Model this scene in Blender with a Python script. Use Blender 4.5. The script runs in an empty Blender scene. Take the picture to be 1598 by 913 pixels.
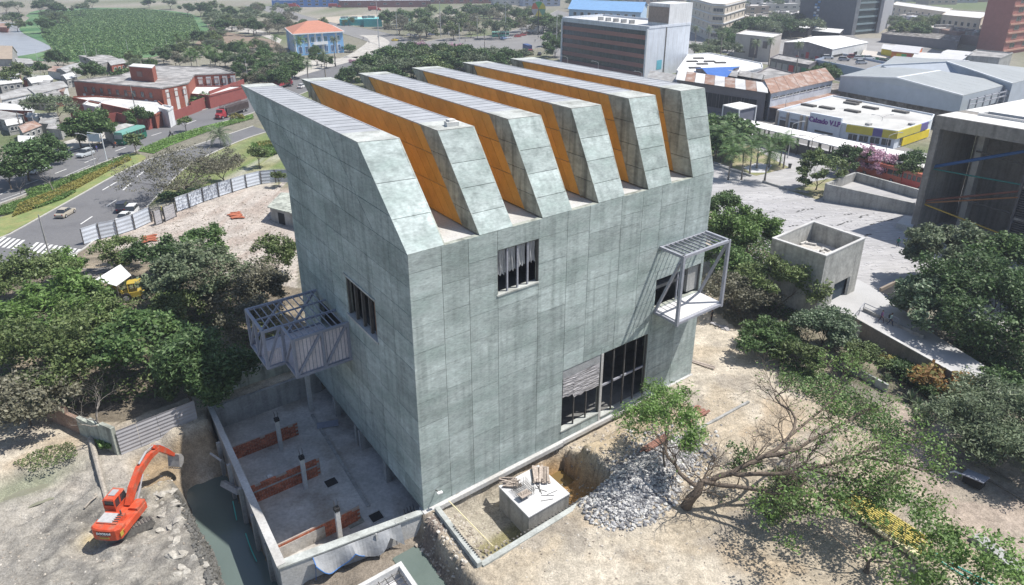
import bpy, bmesh, math, random
import numpy as np
from mathutils import Vector, Matrix, noise as mn
rnd = random.Random(7)
S = bpy.context.scene
COL = S.collection
R = math.radians
CAM_H = 42.0
FPX = 1150.0
TILT = math.atan(521 / 1150.0)
cam = bpy.data.cameras.new('camera')
camo = bpy.data.objects.new('camera', cam); COL.objects.link(camo)
cam.sensor_width = 36.0
cam.lens = 36.0 * FPX / 1598.0
cam.clip_start = 0.5
cam.clip_end = 9000
camo.location = (0, 0, CAM_H)
camo.rotation_euler = (math.pi / 2 - TILT, 0, 0)
S.camera = camo
S.render.resolution_x = 1024; S.render.resolution_y = 585
to_sun = Vector((0.550, 0.050, 1.0)).normalized()
elev = math.asin(to_sun.z)
azim = math.atan2(to_sun.x, to_sun.y)
w = bpy.data.worlds.new('World'); S.world = w; w.use_nodes = True
nt = w.node_tree; nt.nodes.clear()
sky = nt.nodes.new('ShaderNodeTexSky'); sky.sky_type = 'NISHITA'; sky.sun_disc = False
sky.sun_elevation = elev; sky.sun_rotation = azim
sky.air_density = 1.0; sky.dust_density = 1.2; sky.ozone_density = 1.0
bgn = nt.nodes.new('ShaderNodeBackground'); bgn.inputs[1].default_value = 0.115
wo = nt.nodes.new('ShaderNodeOutputWorld')
nt.links.new(sky.outputs[0], bgn.inputs[0]); nt.links.new(bgn.outputs[0], wo.inputs[0])
sun = bpy.data.lights.new('sun', 'SUN'); sun.energy = 5.0; sun.angle = R(0.53); sun.color = (1.0, 0.955, 0.89)
suno = bpy.data.objects.new('sun', sun); COL.objects.link(suno)
suno.rotation_euler = to_sun.to_track_quat('Z', 'Y').to_euler()
suno.location = (60, 40, 150)
S.view_settings.view_transform = 'Standard'
S.view_settings.look = 'None'
S.view_settings.exposure = 0.33
S.view_settings.gamma = 1.0
CT, ST = math.cos(TILT), math.sin(TILT)
def G(x, y, z=0.0):
 """place on the level z that the photograph shows at (x, y)"""
 u = (x - 799) / FPX; v = -(y - 456.5) / FPX
 d = (u, CT + v * ST, -ST + v * CT)
 t = (z - CAM_H) / d[2]
 return Vector((d[0] * t, d[1] * t, z))
A0 = G(661, 797)
UL = Vector((-0.5458450642, 0.8378773523, 0)); UR = Vector((0.7727244121, 0.6347614493, 0)); UZ = Vector((0, 0, 1))
def W(r, s, z): return A0 + UR * r + UL * s + UZ * z
_det = UR.x * UL.y - UR.y * UL.x
def RS(p):
 x, y = p[0] - A0.x, p[1] - A0.y
 return ((x * UL.y - y * UL.x) / _det, (UR.x * y - UR.y * x) / _det)
def nd(nt, t, **k):
 n = nt.nodes.new(t)
 for a, b in k.items(): setattr(n, a, b)
 return n
MATS = {}
def mat(name, col, rough=0.85, var=0.15, scale=0.6, bump=0.0, bscale=6.0, stretch=(1, 1, 1), metal=0.0,
  col2=None, c2scale=0.25, c2amt=0.5, obj=0.0, spec=0.3, stain=None, transl=0.0, alpha=None, fine=0.0, coords='pos'):
 if name in MATS: return MATS[name]
 m = bpy.data.materials.new(name); m.use_nodes = True
 nt = m.node_tree; b = nt.nodes['Principled BSDF']; L = nt.links.new
 b.inputs['Roughness'].default_value = rough
 b.inputs['Metallic'].default_value = metal
 b.inputs['Specular IOR Level'].default_value = spec
 if coords == 'pos': g = nd(nt, 'ShaderNodeNewGeometry').outputs['Position']
 else: g = nd(nt, 'ShaderNodeTexCoord').outputs['Object']
 mp = nd(nt, 'ShaderNodeMapping'); mp.inputs['Scale'].default_value = stretch; L(g, mp.inputs['Vector'])
 n1 = nd(nt, 'ShaderNodeTexNoise'); n1.inputs['Scale'].default_value = scale; n1.inputs['Detail'].default_value = 8; n1.inputs['Roughness'].default_value = 0.62
 L(mp.outputs[0], n1.inputs['Vector'])
 mr = nd(nt, 'ShaderNodeMapRange'); mr.inputs['From Min'].default_value = 0.25; mr.inputs['From Max'].default_value = 0.75
 mr.inputs['To Min'].default_value = 1 - var; mr.inputs['To Max'].default_value = 1 + var
 L(n1.outputs['Fac'], mr.inputs['Value'])
 base = nd(nt, 'ShaderNodeRGB'); base.outputs[0].default_value = (*col, 1)
 cur = base.outputs[0]
 if col2 is not None:
  n2 = nd(nt, 'ShaderNodeTexNoise'); n2.inputs['Scale'].default_value = c2scale; n2.inputs['Detail'].default_value = 6; n2.inputs['Roughness'].default_value = 0.6
  L(mp.outputs[0], n2.inputs['Vector'])
  r2 = nd(nt, 'ShaderNodeMapRange'); r2.inputs['From Min'].default_value = c2amt - 0.08; r2.inputs['From Max'].default_value = c2amt + 0.12
  L(n2.outputs['Fac'], r2.inputs['Value'])
  mx = nd(nt, 'ShaderNodeMix', data_type='RGBA'); mx.inputs[7].default_value = (*col2, 1)
  L(r2.outputs[0], mx.inputs[0]); L(cur, mx.inputs[6]); cur = mx.outputs[2]
 if stain is not None:  # vertical streaks of dirt
  n3 = nd(nt, 'ShaderNodeTexNoise'); n3.inputs['Scale'].default_value = 1.0; n3.inputs['Detail'].default_value = 6
  m3 = nd(nt, 'ShaderNodeMapping'); m3.inputs['Scale'].default_value = (1.5, 1.5, 0.12); L(g, m3.inputs['Vector']); L(m3.outputs[0], n3.inputs['Vector'])
  r3 = nd(nt, 'ShaderNodeMapRange'); r3.inputs['From Min'].default_value = 0.46; r3.inputs['From Max'].default_value = 0.70; r3.inputs['To Max'].default_value = 0.75
  L(n3.outputs['Fac'], r3.inputs['Value'])
  mx = nd(nt, 'ShaderNodeMix', data_type='RGBA'); mx.inputs[7].default_value = (*stain, 1)
  L(r3.outputs[0], mx.inputs[0]); L(cur, mx.inputs[6]); cur = mx.outputs[2]
 fac = mr.outputs[0]
 if obj > 0:
  oi = nd(nt, 'ShaderNodeObjectInfo')
  ro = nd(nt, 'ShaderNodeMapRange'); ro.inputs['To Min'].default_value = 1 - obj; ro.inputs['To Max'].default_value = 1 + obj
  L(oi.outputs['Random'], ro.inputs['Value'])
  mm = nd(nt, 'ShaderNodeMath', operation='MULTIPLY'); L(fac, mm.inputs[0]); L(ro.outputs[0], mm.inputs[1]); fac = mm.outputs[0]
 if fine > 0:
  n4 = nd(nt, 'ShaderNodeTexNoise'); n4.inputs['Scale'].default_value = bscale; n4.inputs['Detail'].default_value = 4
  L(mp.outputs[0], n4.inputs['Vector'])
  r4 = nd(nt, 'ShaderNodeMapRange'); r4.inputs['From Min'].default_value = 0.3; r4.inputs['From Max'].default_value = 0.7
  r4.inputs['To Min'].default_value = 1 - fine; r4.inputs['To Max'].default_value = 1 + fine
  L(n4.outputs['Fac'], r4.inputs['Value'])
  mm = nd(nt, 'ShaderNodeMath', operation='MULTIPLY'); L(fac, mm.inputs[0]); L(r4.outputs[0], mm.inputs[1]); fac = mm.outputs[0]
 vm = nd(nt, 'ShaderNodeVectorMath', operation='SCALE'); L(cur, vm.inputs[0]); L(fac, vm.inputs['Scale'])
 L(vm.outputs[0], b.inputs['Base Color'])
 if bump > 0:
  nb = nd(nt, 'ShaderNodeTexNoise'); nb.inputs['Scale'].default_value = bscale; nb.inputs['Detail'].default_value = 7
  L(mp.outputs[0], nb.inputs['Vector'])
  bp = nd(nt, 'ShaderNodeBump'); bp.inputs['Strength'].default_value = 1.0; bp.inputs['Distance'].default_value = bump
  L(nb.outputs['Fac'], bp.inputs['Height']); L(bp.outputs[0], b.inputs['Normal'])
 if transl > 0:
  out = nt.nodes['Material Output']; tr = nd(nt, 'ShaderNodeBsdfTranslucent'); ms = nd(nt, 'ShaderNodeMixShader')
  ms.inputs[0].default_value = transl; L(vm.outputs[0], tr.inputs['Color'])
  L(b.outputs[0], ms.inputs[1]); L(tr.outputs[0], ms.inputs[2]); L(ms.outputs[0], out.inputs['Surface'])
 m.diffuse_color = (*col, 1)
 MATS[name] = m
 return m
class MB:
 def __init__(s): s.v = []; s.f = []
 def add(s, vs, fs):
  o = len(s.v); s.v.extend([tuple(v) for v in vs]); s.f.extend([tuple(i + o for i in f) for f in fs]); return s
 def hexa(s, b, t):   # four bottom points, four top points (counter-clockwise seen from above)
  return s.add(list(b) + list(t), [(3, 2, 1, 0), (4, 5, 6, 7), (0, 1, 5, 4), (1, 2, 6, 5), (2, 3, 7, 6), (3, 0, 4, 7)])
 def box(s, c, d, rz=0.0, ry=0.0):
  M = Matrix.Rotation(rz, 3, 'Z') @ Matrix.Rotation(ry, 3, 'Y'); c = Vector(c)
  x, y, z = d[0] / 2, d[1] / 2, d[2] / 2
  P = [M @ Vector(p) + c for p in ((-x, -y, -z), (x, -y, -z), (x, y, -z), (-x, y, -z), (-x, -y, z), (x, -y, z), (x, y, z), (-x, y, z))]
  return s.hexa(P[:4], P[4:])
 def prism(s, pts, z0, z1):
  n = len(pts); vs = [(p[0], p[1], z0) for p in pts] + [(p[0], p[1], z1) for p in pts]
  ar = sum(pts[i][0] * pts[(i + 1) % n][1] - pts[(i + 1) % n][0] * pts[i][1] for i in range(n))
  idx = list(range(n))
  if ar < 0: idx.reverse()
  fs = [tuple(reversed(idx)), tuple(i + n for i in idx)]
  for k in range(n):
   a, b = idx[k], idx[(k + 1) % n]; fs.append((a, b, b + n, a + n))
  return s.add(vs, fs)
 def quad(s, a, b, c, d): return s.add([a, b, c, d], [(0, 1, 2, 3)])
 def tube(s, path, rad, n=6, cap=True):
  path = [Vector(p) for p in path]
  if not hasattr(rad, '__len__'): rad = [rad] * len(path)
  rings = []; vs = []
  up = Vector((0, 0, 1))
  for i, p in enumerate(path):
   t = (path[min(i + 1, len(path) - 1)] - path[max(i - 1, 0)])
   if t.length < 1e-6: t = Vector((0, 0, 1))
   t.normalize()
   a = t.cross(up)
   if a.length < 0.05: a = t.cross(Vector((1, 0, 0)))
   a.normalize(); b = t.cross(a)
   for k in range(n):
    th = 2 * math.pi * k / n; vs.append(p + (a * math.cos(th) + b * math.sin(th)) * rad[i])
  fs = []
  for i in range(len(path) - 1):
   for k in range(n):
    k2 = (k + 1) % n; fs.append((i * n + k, i * n + k2, (i + 1) * n + k2, (i + 1) * n + k))
  if cap: fs.append(tuple(reversed(range(n)))); fs.append(tuple((len(path) - 1) * n + k for k in range(n)))
  return s.add(vs, fs)
 def beam(s, a, b, w_, h_=None, roll=0.0):
  a, b = Vector(a), Vector(b); h_ = h_ or w_; t = (b - a).normalized()
  x = t.cross(Vector((0, 0, 1)))
  if x.length < 0.05: x = t.cross(Vector((UR.x, UR.y, 0)))
  x.normalize(); y = x.cross(t); x = x * w_ / 2; y = y * h_ / 2
  P = [a - x - y, a + x - y, a + x + y, a - x + y, b - x - y, b + x - y, b + x + y, b - x + y]
  return s.add(P, [(3, 2, 1, 0), (4, 5, 6, 7), (0, 1, 5, 4), (1, 2, 6, 5), (2, 3, 7, 6), (3, 0, 4, 7)])
 def mesh(s, name, m, off=(0, 0, 0), smooth=False):
  me = bpy.data.meshes.new(name)
  if any(off): s.v = [(v[0] - off[0], v[1] - off[1], v[2] - off[2]) for v in s.v]
  me.from_pydata(s.v, [], s.f); me.update()
  bm = bmesh.new(); bm.from_mesh(me); bmesh.ops.recalc_face_normals(bm, faces=bm.faces); bm.to_mesh(me); bm.free()
  if m: me.materials.append(m)
  if smooth: me.polygons.foreach_set('use_smooth', [True] * len(me.polygons))
  return me
 def build(s, name, m, parent=None, smooth=False, local=False, label=None, kind=None):
  off = (0, 0, 0)
  if parent is not None and not local: off = root_loc(parent)
  o = bpy.data.objects.new(name, s.mesh(name, m, off, smooth)); COL.objects.link(o)
  if parent is not None: o.parent = parent
  if label: o['label'] = label
  if kind: o['kind'] = kind
  return o
def root_loc(o):
 while o.parent: o = o.parent
 return tuple(o.location)
def tag(o, label=None, cat=None, group=None, kind=None):
 if label: o['label'] = label
 if cat: o['category'] = cat
 if group: o['group'] = group
 if kind: o['kind'] = kind
 return o
def thing(name, label, cat, loc=(0, 0, 0), rz=0.0, group=None):
 o = bpy.data.objects.new(name, None); COL.objects.link(o); o.empty_display_size = 0.2
 o.location = loc; o.rotation_euler = (0, 0, rz)
 return tag(o, label, cat, group)
KIDS = {}
def copy_tree(o, parent=None):
 c = o.copy(); COL.objects.link(c)
 if parent is not None: c.parent = parent
 for ch in list(o.children): copy_tree(ch, c)
 return c
def place(proto, used, loc, rz=0.0, label=None, scale=1.0, group=None):
 """first use takes the prototype itself, later uses copy it with its parts"""
 o = proto if not used else copy_tree(proto)
 o.location = loc; o.rotation_euler = (0, 0, rz); o.scale = (scale,) * 3 if not hasattr(scale, '__len__') else scale
 if label: o['label'] = label
 if group: o['group'] = group
 return o
def structure(mb, name, m, smooth=False, label=None):
 return mb.build(name, m, kind='structure', smooth=smooth, label=label)
def instance(src, parent):   # another copy of one piece, sharing its mesh
 c = bpy.data.objects.new(src.name.split('.')[0], src.data); COL.objects.link(c); c.parent = parent
 return c
# ================================================================== MATERIALS
def concrete_mat(name, col, stain, hgrain=True, obj=0.07):
 m = mat(name, col, 0.9, 0.22, 0.35, bump=0.02, bscale=3.0, obj=obj, fine=0.10, stain=stain, stretch=(1, 1, 1.0))
 return m
M_conc = mat('green_grey_board_concrete', (0.375, 0.43, 0.42), 0.88, 0.30, 0.8, bump=0.016, bscale=3.0, stretch=(1, 1, 3), obj=0.14, fine=0.16, stain=(0.22, 0.26, 0.25), col2=(0.26, 0.315, 0.30), c2scale=0.2, c2amt=0.52)
M_conc_left = M_conc
M_finside = mat('stained_grey_concrete', (0.35, 0.37, 0.325), 0.9, 0.36, 0.5, bump=0.03, bscale=2.5, stretch=(1, 1, 1.5), fine=0.14, stain=(0.09, 0.095, 0.085), obj=0.08)
M_cap = mat('pale_cap_concrete', (0.42, 0.44, 0.42), 0.9, 0.25, 0.8, bump=0.02, bscale=6, fine=0.12, col2=(0.27, 0.28, 0.26), c2scale=0.5, c2amt=0.55)
M_plain = mat('plain_grey_concrete', (0.34, 0.34, 0.33), 0.9, 0.25, 0.6, bump=0.02, bscale=5, fine=0.14, stain=(0.2, 0.2, 0.19))
M_plain_pale = mat('pale_grey_concrete', (0.50, 0.50, 0.49), 0.9, 0.22, 0.6, bump=0.02, bscale=5, fine=0.12, col2=(0.38, 0.37, 0.35), c2scale=0.3, c2amt=0.52)
M_dirtconc = mat('dirty_floor_concrete', (0.48, 0.465, 0.44), 0.92, 0.28, 0.35, bump=0.03, bscale=4, fine=0.15, col2=(0.31, 0.275, 0.235), c2scale=0.22, c2amt=0.56)
M_orange = mat('orange_yellow_panel', (0.57, 0.325, 0.085), 0.6, 0.18, 0.5, obj=0.10, fine=0.05, bscale=6, col2=(0.62, 0.34, 0.10), c2scale=0.35, c2amt=0.6, spec=0.3)
M_sheet = mat('grey_metal_roof_sheet', (0.36, 0.37, 0.385), 0.5, 0.16, 0.8, obj=0.07, metal=0.0, spec=0.4, fine=0.05)
M_steel = mat('grey_painted_steel', (0.30, 0.31, 0.35), 0.55, 0.15, 1.5, fine=0.1, spec=0.4)
M_steel_dark = mat('dark_rusted_steel', (0.10, 0.095, 0.09), 0.7, 0.25, 2.0, fine=0.15)
M_black = mat('dark_interior', (0.025, 0.026, 0.028), 0.9, 0.3, 0.6)
M_room = mat('grey_room_plaster', (0.16, 0.16, 0.155), 0.95, 0.3, 0.8, fine=0.1)
M_cloth = mat('pale_protective_sheet', (0.36, 0.35, 0.36), 0.8, 0.4, 1.6, bump=0.10, bscale=1.5, stretch=(0.5, 0.5, 5.0), fine=0.35)
M_plastic = mat('grey_plastic_sheet', (0.30, 0.31, 0.32), 0.5, 0.2, 1.5, bump=0.05, bscale=2.5)
# ================================================================== MAIN BUILDING
museum = thing('concrete_museum', 'large unfinished green grey concrete building with six slanting roof fins and orange panels', 'building', A0)
HW = 22.9; WR = 35.3; DL = 27.5
def rs_box(mb, r0, r1, s0, s1, z0, z1):
 return mb.hexa([W(r0, s0, z0), W(r1, s0, z0), W(r1, s1, z0), W(r0, s1, z0)], [W(r0, s0, z1), W(r1, s0, z1), W(r1, s1, z1), W(r0, s1, z1)])
# openings: right (sunny) face (r0, r1, z0, z1) ; left (shady) face (s0, s1, z0, z1)
OPR = [(8.1, 12.4, 17.45, 21.25), (15.6, 20.6, 1.05, 7.6), (20.95, 27.35, 0.45, 7.6), (27.9, 34.9, 10.15, 13.3)]
OPL = [(7.0, 13.4, 12.85, 16.6), (14.2, 22.0, 8.2, 11.0)]
def cells(a0, a1, z0, z1, holes):
 """rectangles that fill a wall and leave its openings free"""
 xs = sorted({a0, a1, *[h[0] for h in holes], *[h[1] for h in holes]})
 out = []
 for x0, x1 in zip(xs, xs[1:]):
  zs = [(z0, z1)]
  for h in holes:
   if h[0] <= x0 + 1e-6 and h[1] >= x1 - 1e-6:
    nz = []
    for a, b in zs:
     if h[2] > a: nz.append((a, min(b, h[2])))
     if h[3] < b: nz.append((max(a, h[3]), b))
     if h[2] >= b or h[3] <= a: nz.append((a, b)) if (a, b) not in nz else None
    zs = [q for q in nz if q[1] - q[0] > 1e-4]
  out += [(x0, x1, a, b) for a, b in zs]
 return out
mb = MB()
T = 0.5
for (a, b, z0, z1) in cells(0.03, WR - 0.03, 0, HW - 0.02, OPR): rs_box(mb, a, b, 0.035, T, z0, z1)
for (a, b, z0, z1) in cells(T, DL - 0.03, 0, HW - 0.02, OPL): rs_box(mb, 0.035, T, a, b, z0, z1)
rs_box(mb, WR - T, WR - 0.02, T, DL - 0.03, 0, HW - 0.02); rs_box(mb, T, WR - T, DL - T, DL - 0.03, 0, HW - 0.02)
mb.build('core_wall', M_finside, museum)
# wall slabs with open joints between them
def clip_cells(x0, x1, zc, holes):
 out = []
 for a, b in zip(zc, zc[1:]):
  segs = [(x0, x1, a, b)]
  for h in holes:
   ns = []
   for (p, q, c, d) in segs:
    if h[0] >= q - 1e-3 or h[1] <= p + 1e-3 or h[2] >= d - 1e-3 or h[3] <= c + 1e-3: ns.append((p, q, c, d)); continue
    if h[0] > p: ns.append((p, h[0], c, d))
    if h[1] < q: ns.append((h[1], q, c, d))
    pp, qq = max(p, h[0]), min(q, h[1])
    if h[2] > c: ns.append((pp, qq, c, h[2]))
    if h[3] < d: ns.append((pp, qq, h[3], d))
   segs = ns
  out += segs
 return [q for q in out if q[1] - q[0] > 0.12 and q[3] - q[2] > 0.12]
g = 0.02
rr = random.Random(3)
colsR = [0, 2.85, 5.3, 8.1, 12.4, 15.6, 18.2, 22.2, 25.0, 27.6, 31.5, WR]
for i, (a, b) in enumerate(zip(colsR, colsR[1:])):
 st = 2.27 if i % 3 else 2.2
 off = [0.0, 0.0, 1.1, 0.35, 0.35, 0.9, 0.0, 1.3, 0.5, 0.5, 1.0][i]
 zc = [0.0]; z = 1.6 + off
 while z < HW - 0.9: zc.append(z); z += st * rr.choice([1, 1, 1, 1.0, 0.5 if rr.random() < .3 else 1])
 zc.append(HW)
 for (p, q, c, d) in clip_cells(a, b, zc, OPR):
  t = rr.uniform(-0.006, 0.006); mb = MB()
  rs_box(mb, p + g, q - g, t, 0.035, c + g, d - g); mb.build('wall_slab', M_conc, museum)
colsL = [0, 3.4, 7.0, 10.2, 13.4, 17.0, 20.5, 24.0, DL]
for i, (a, b) in enumerate(zip(colsL, colsL[1:])):
 zc = [0.0]; z = 1.9 + (0.0 if i % 2 else 0.0)
 while z < HW - 0.9: zc.append(z); z += 2.3
 zc.append(HW)
 for (p, q, c, d) in clip_cells(a, b, zc, OPL):
  t = rr.uniform(-0.006, 0.006); mb = MB()
  rs_box(mb, t, 0.035, p + g, q - g, c + g, d - g); mb.build('wall_slab', M_conc, museum)
# roof deck between the fins, floors inside, base ledge and footing
mb = MB(); rs_box(mb, T, WR - T, T, DL - T, HW - 0.5, HW - 0.12); mb.build('roof_deck', M_plain_pale, museum)
mb = MB()
for z in (0.0, 8.0, 12.3, 16.9):
 rs_box(mb, T + .01, WR - T - .01, T + .01, DL - T - .01, z - 0.32, z + (0.02 if z else 0.3))
mb.build('floor_slab', M_room, museum)
mb = MB()
for a, b in ((7.0, 7.2), (13.5, 13.7), (21.5, 21.7), (28.5, 28.7)): rs_box(mb, a, b, 6.0, DL - T - .02, 0.31, HW - .52)
rs_box(mb, T + .02, WR - T - .02, 7.5, 7.7, 0.31, HW - .52)
mb.build('partition_wall', M_room, museum)
mb = MB(); rs_box(mb, -0.12, 15.6, -0.42, 0.6, -0.42, -0.003); rs_box(mb, 15.6, WR, -0.30, 0.6, -0.40, -0.003); mb.build('base_ledge', M_plain_pale, museum)
mb = MB(); rs_box(mb, 0.05, WR - .1, -0.05, 0.9, -3.2, -0.425); mb.build('footing', M_plain, museum)
mb = MB(); rs_box(mb, 0.05, WR - .1, 14, 14.5, -3.2, -0.425); rs_box(mb, WR - .8, WR - .1, 0.91, DL, -3.2, -0.425); mb.build('footing', M_plain, museum)
mb = MB()
for s_ in (26.8, 21.0, 15.0, 8.0): mb = MB(); rs_box(mb, 0.1, 0.7, s_, s_ + 0.6, -3.2, -0.33); mb.build('basement_pier', M_plain, museum)
# fins : top edges fan out a little from the first fin to the last
def fin_front(r): return 7.6 - 5.4 * r / 35.2 if r > 3.3 else 7.7 - 0.25 * r
def fin_s(r): return 7.7 + (2.3 - 7.7) * min(1, (r / 35.2) ** 0.75)
def fin_b(r): return 40.8 + (31.4 - 40.8) * (r / 35.2) ** 0.9
def fin_z(r): return 29.35 + 1.25 * min(1, r / 30)
def lerp(a, b, t): return a + (b - a) * t
for k in range(6):
 r0 = 6.4 * k; r1 = min(r0 + 3.25, WR)
 fin = None
 fs0, fs1 = fin_s(r0), fin_s(r1); fb0, fb1 = fin_b(r0), fin_b(r1); z0_, z1_ = fin_z(r0), fin_z(r0 + 0.01)
 zt = fin_z(r0 + 1.6)
 wt = 0.3
 def side(rv, s, z):   # a point on the fin side: s measured along the top, 0 front .. 1 back, z as a share of height
  return W(rv, lerp(lerp(0, DL, s), lerp(fin_s(rv), fin_b(rv), s), z), lerp(HW, zt, z))
 mb = MB()
 ins = 0.12
 # solid body, a little inside the outer skins
 f = [side(r0 + ins, 0.008, 0), side(r1 - ins, 0.008, 0), side(r1 - ins, 0.996, 0), side(r0 + ins, 0.996, 0)]
 t = [side(r0 + ins, 0.008, .992), side(r1 - ins, 0.008, .992), side(r1 - ins, 0.996, .992), side(r0 + ins, 0.996, .992)]
 mb.hexa(f, t); fin = mb.build('roof_fin', M_finside, museum)
 def skin(name, m, rv, inward, s0, s1, za, zb, prt=0.0):
  b_ = MB(); d = inward
  q = [side(rv, s0, za), side(rv, s1, za), side(rv, s1, zb), side(rv, s0, zb)]
  o = UR * d; pr = UR * (-prt)
  b_.hexa([q[0] + pr, q[1] + pr, q[1] + o, q[0] + o], [q[3] + pr, q[2] + pr, q[2] + o, q[3] + o])
  return b_.build(name, m, fin)
 e = 0.0016
 fr_end = 2.9 / 30; bk_end = 1 - 2.6 / 30
 for rv, inw in ((r0, ins), (r1, -ins)):
  leftside = inw > 0
  if k == 0 and leftside:      # first fin: bare concrete, cast in level lifts
   lifts = [0, .33, .66, 1.0]
   for za, zb in zip(lifts, lifts[1:]):
    cuts = [0, .22, .45, .7, 1]
    for sa, sb in zip(cuts, cuts[1:]): skin('wall_slab', M_conc, rv, inw, sa + e, sb - e, za + .0035, zb - .0035, rr.uniform(-.004, .004))
   continue
  for za, zb in zip((0, .22, .48, .74), (.22, .48, .74, 1)):
   skin('side_slab', M_finside, rv, inw, 0.0, fr_end - e, za + .003, zb - .003, rr.uniform(0, .006))
  skin('side_slab', M_finside, rv, inw, bk_end + e, 1.0, 0, 1)
  n = 16
  for j in range(n):
   sa = lerp(fr_end, bk_end, j / n); sb = lerp(fr_end, bk_end, (j + 1) / n)
   for za, zb in ((0.0, .36), (.36, .70), (.70, 1.0)):
    skin('orange_panel', M_orange, rv, inw * .6, sa + .0007, sb - .0007, za + .0035, zb - .0035, (-0.045 if leftside else 0.045) + rr.uniform(-.006, .006))
 # front face in lifts
 cuts = [0, .2, .44, .68, 1.0] if k else [0, .3, .62, 1.0]
 for za, zb in zip(cuts, cuts[1:]):
  b_ = MB(); za += .003; zb -= .003 if zb < 1 else 0
  def fp(rv, z, d): return side(rv, 0, z) + UL * d
  tt = rr.uniform(-.008, .004)
  b_.hexa([fp(r0, za, tt), fp(r1, za, tt), fp(r1, za, .13), fp(r0, za, .13)], [fp(r0, zb, tt), fp(r1, zb, tt), fp(r1, zb, .13), fp(r0, zb, .13)])
  b_.build('front_slab', M_conc, fin)
 b_ = MB()
 b_.hexa([side(r0, 1, 0) - UL * .1, side(r1, 1, 0) - UL * .1, side(r1, 1, 0) + UL * .02, side(r0, 1, 0) + UL * .02],
   [side(r0, 1, 1) - UL * .1, side(r1, 1, 1) - UL * .1, side(r1, 1, 1) + UL * .02, side(r0, 1, 1) + UL * .02]); b_.build('back_slab', M_conc, fin)
 # top: concrete caps at both ends, metal sheets between, each with a lapped edge
 def topq(sa, sb, z, th, name, m, inset=0.0):
  b_ = MB(); zz = UZ * z
  lo = [side(r0 + inset, sa, 1), side(r1 - inset, sa, 1), side(r1 - inset, sb, 1), side(r0 + inset, sb, 1)]
  b_.hexa([p + zz for p in lo], [p + zz + UZ * th for p in lo]); return b_.build(name, m, fin)
 topq(0, .105, -.08, .14, 'concrete_cap', M_cap); topq(.935, 1.0, -.08, .13, 'concrete_cap', M_cap)
 n = 20
 for j in range(n):
  sa = lerp(.105, .935, j / n); sb = lerp(.105, .935, (j + 1) / n)
  b_ = MB(); i_ = .10
  lo = [side(r0 + i_, sa + .0012, 1), side(r1 - i_, sa + .0012, 1), side(r1 - i_, sb - .0002, 1), side(r0 + i_, sb - .0002, 1)]
  za = .012; zb = .034
  b_.hexa([lo[0] - UZ * .06, lo[1] - UZ * .06, lo[2] - UZ * .06, lo[3] - UZ * .06],
    [lo[0] + UZ * zb, lo[1] + UZ * zb, lo[2] + UZ * za, lo[3] + UZ * za])
  m_ = (lo[0] + lo[3]) / 2; n_ = (lo[1] + lo[2]) / 2
  b_.build('roof_sheet', M_sheet, fin)
 b_ = MB()
 for rv, sg in ((r0 + .05, 1), (r1 - .05, -1)):
  b_.beam(side(rv, .105, 1) + UZ * .01, side(rv, .935, 1) + UZ * .01, .1, .1)
 b_.build('edge_flashing', M_sheet, fin)
# glass-less openings: mullions, sheets, sills
def opening_r(h, name, posts, cloth=None, sill=True, beam_z=None, pw=.07, pm=None):
 r0, r1, z0, z1 = h
 fr = MB()
 for a in (r0 + .04, r1 - .04): fr.box((0, 0, 0), (0, 0, 0)) if False else rs_box(fr, a - .04, a + .04, .1, .25, z0, z1)
 rs_box(fr, r0 + .08, r1 - .08, .1, .25, z1 - .08, z1)
 f = fr.build('window_frame', M_steel_dark, museum)
 for i in range(1, posts):
  p = MB(); x = lerp(r0, r1, i / posts); rs_box(p, x - pw, x + pw, .12, .28, z0, z1 - .08); p.build('mullion', pm or M_steel, f)
 if beam_z:
  p = MB(); rs_box(p, r0 + .08, r1 - .08, .30, .45, beam_z, beam_z + .2); p.build('transom', M_steel, f)
 if sill:
  p = MB(); rs_box(p, r0 - .1, r1 + .05, -.07, .6, z0 - .12, z0 + .01); p.build('sill', M_cap, f)
 return f
f = opening_r(OPR[0], 'w', 4)
b_ = MB()
n = 24
for i in range(4):
 a = lerp(8.2, 12.3, i / 4) + .09; b = lerp(8.2, 12.3, (i + 1) / 4) - .09; base = 18.9 + .12 * i + rr.uniform(-.1, .1)
 cl = MB(); N = 8
 top = [W(lerp(a, b, j / N), .33 + .04 * math.sin(j * 1.7 + i), 21.15) for j in range(N + 1)]
 mid = [W(lerp(a, b, j / N), .33 + .09 * math.sin(j * 2.3 + i), lerp(21.15, base, .6)) for j in range(N + 1)]
 bot = [W(lerp(a, b, j / N), .30 + .06 * math.sin(j * 2.9 + i * 2), base + .12 * math.sin(j * 1.9 + i)) for j in range(N + 1)]
 for j in range(N): cl.quad(top[j], top[j + 1], mid[j + 1], mid[j]); cl.quad(mid[j], mid[j + 1], bot[j + 1], bot[j])
 cl.build('torn_sheet', M_plastic, f)
f = opening_r(OPR[1], 'w', 3, beam_z=None, pw=.05, pm=M_steel_dark)
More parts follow.
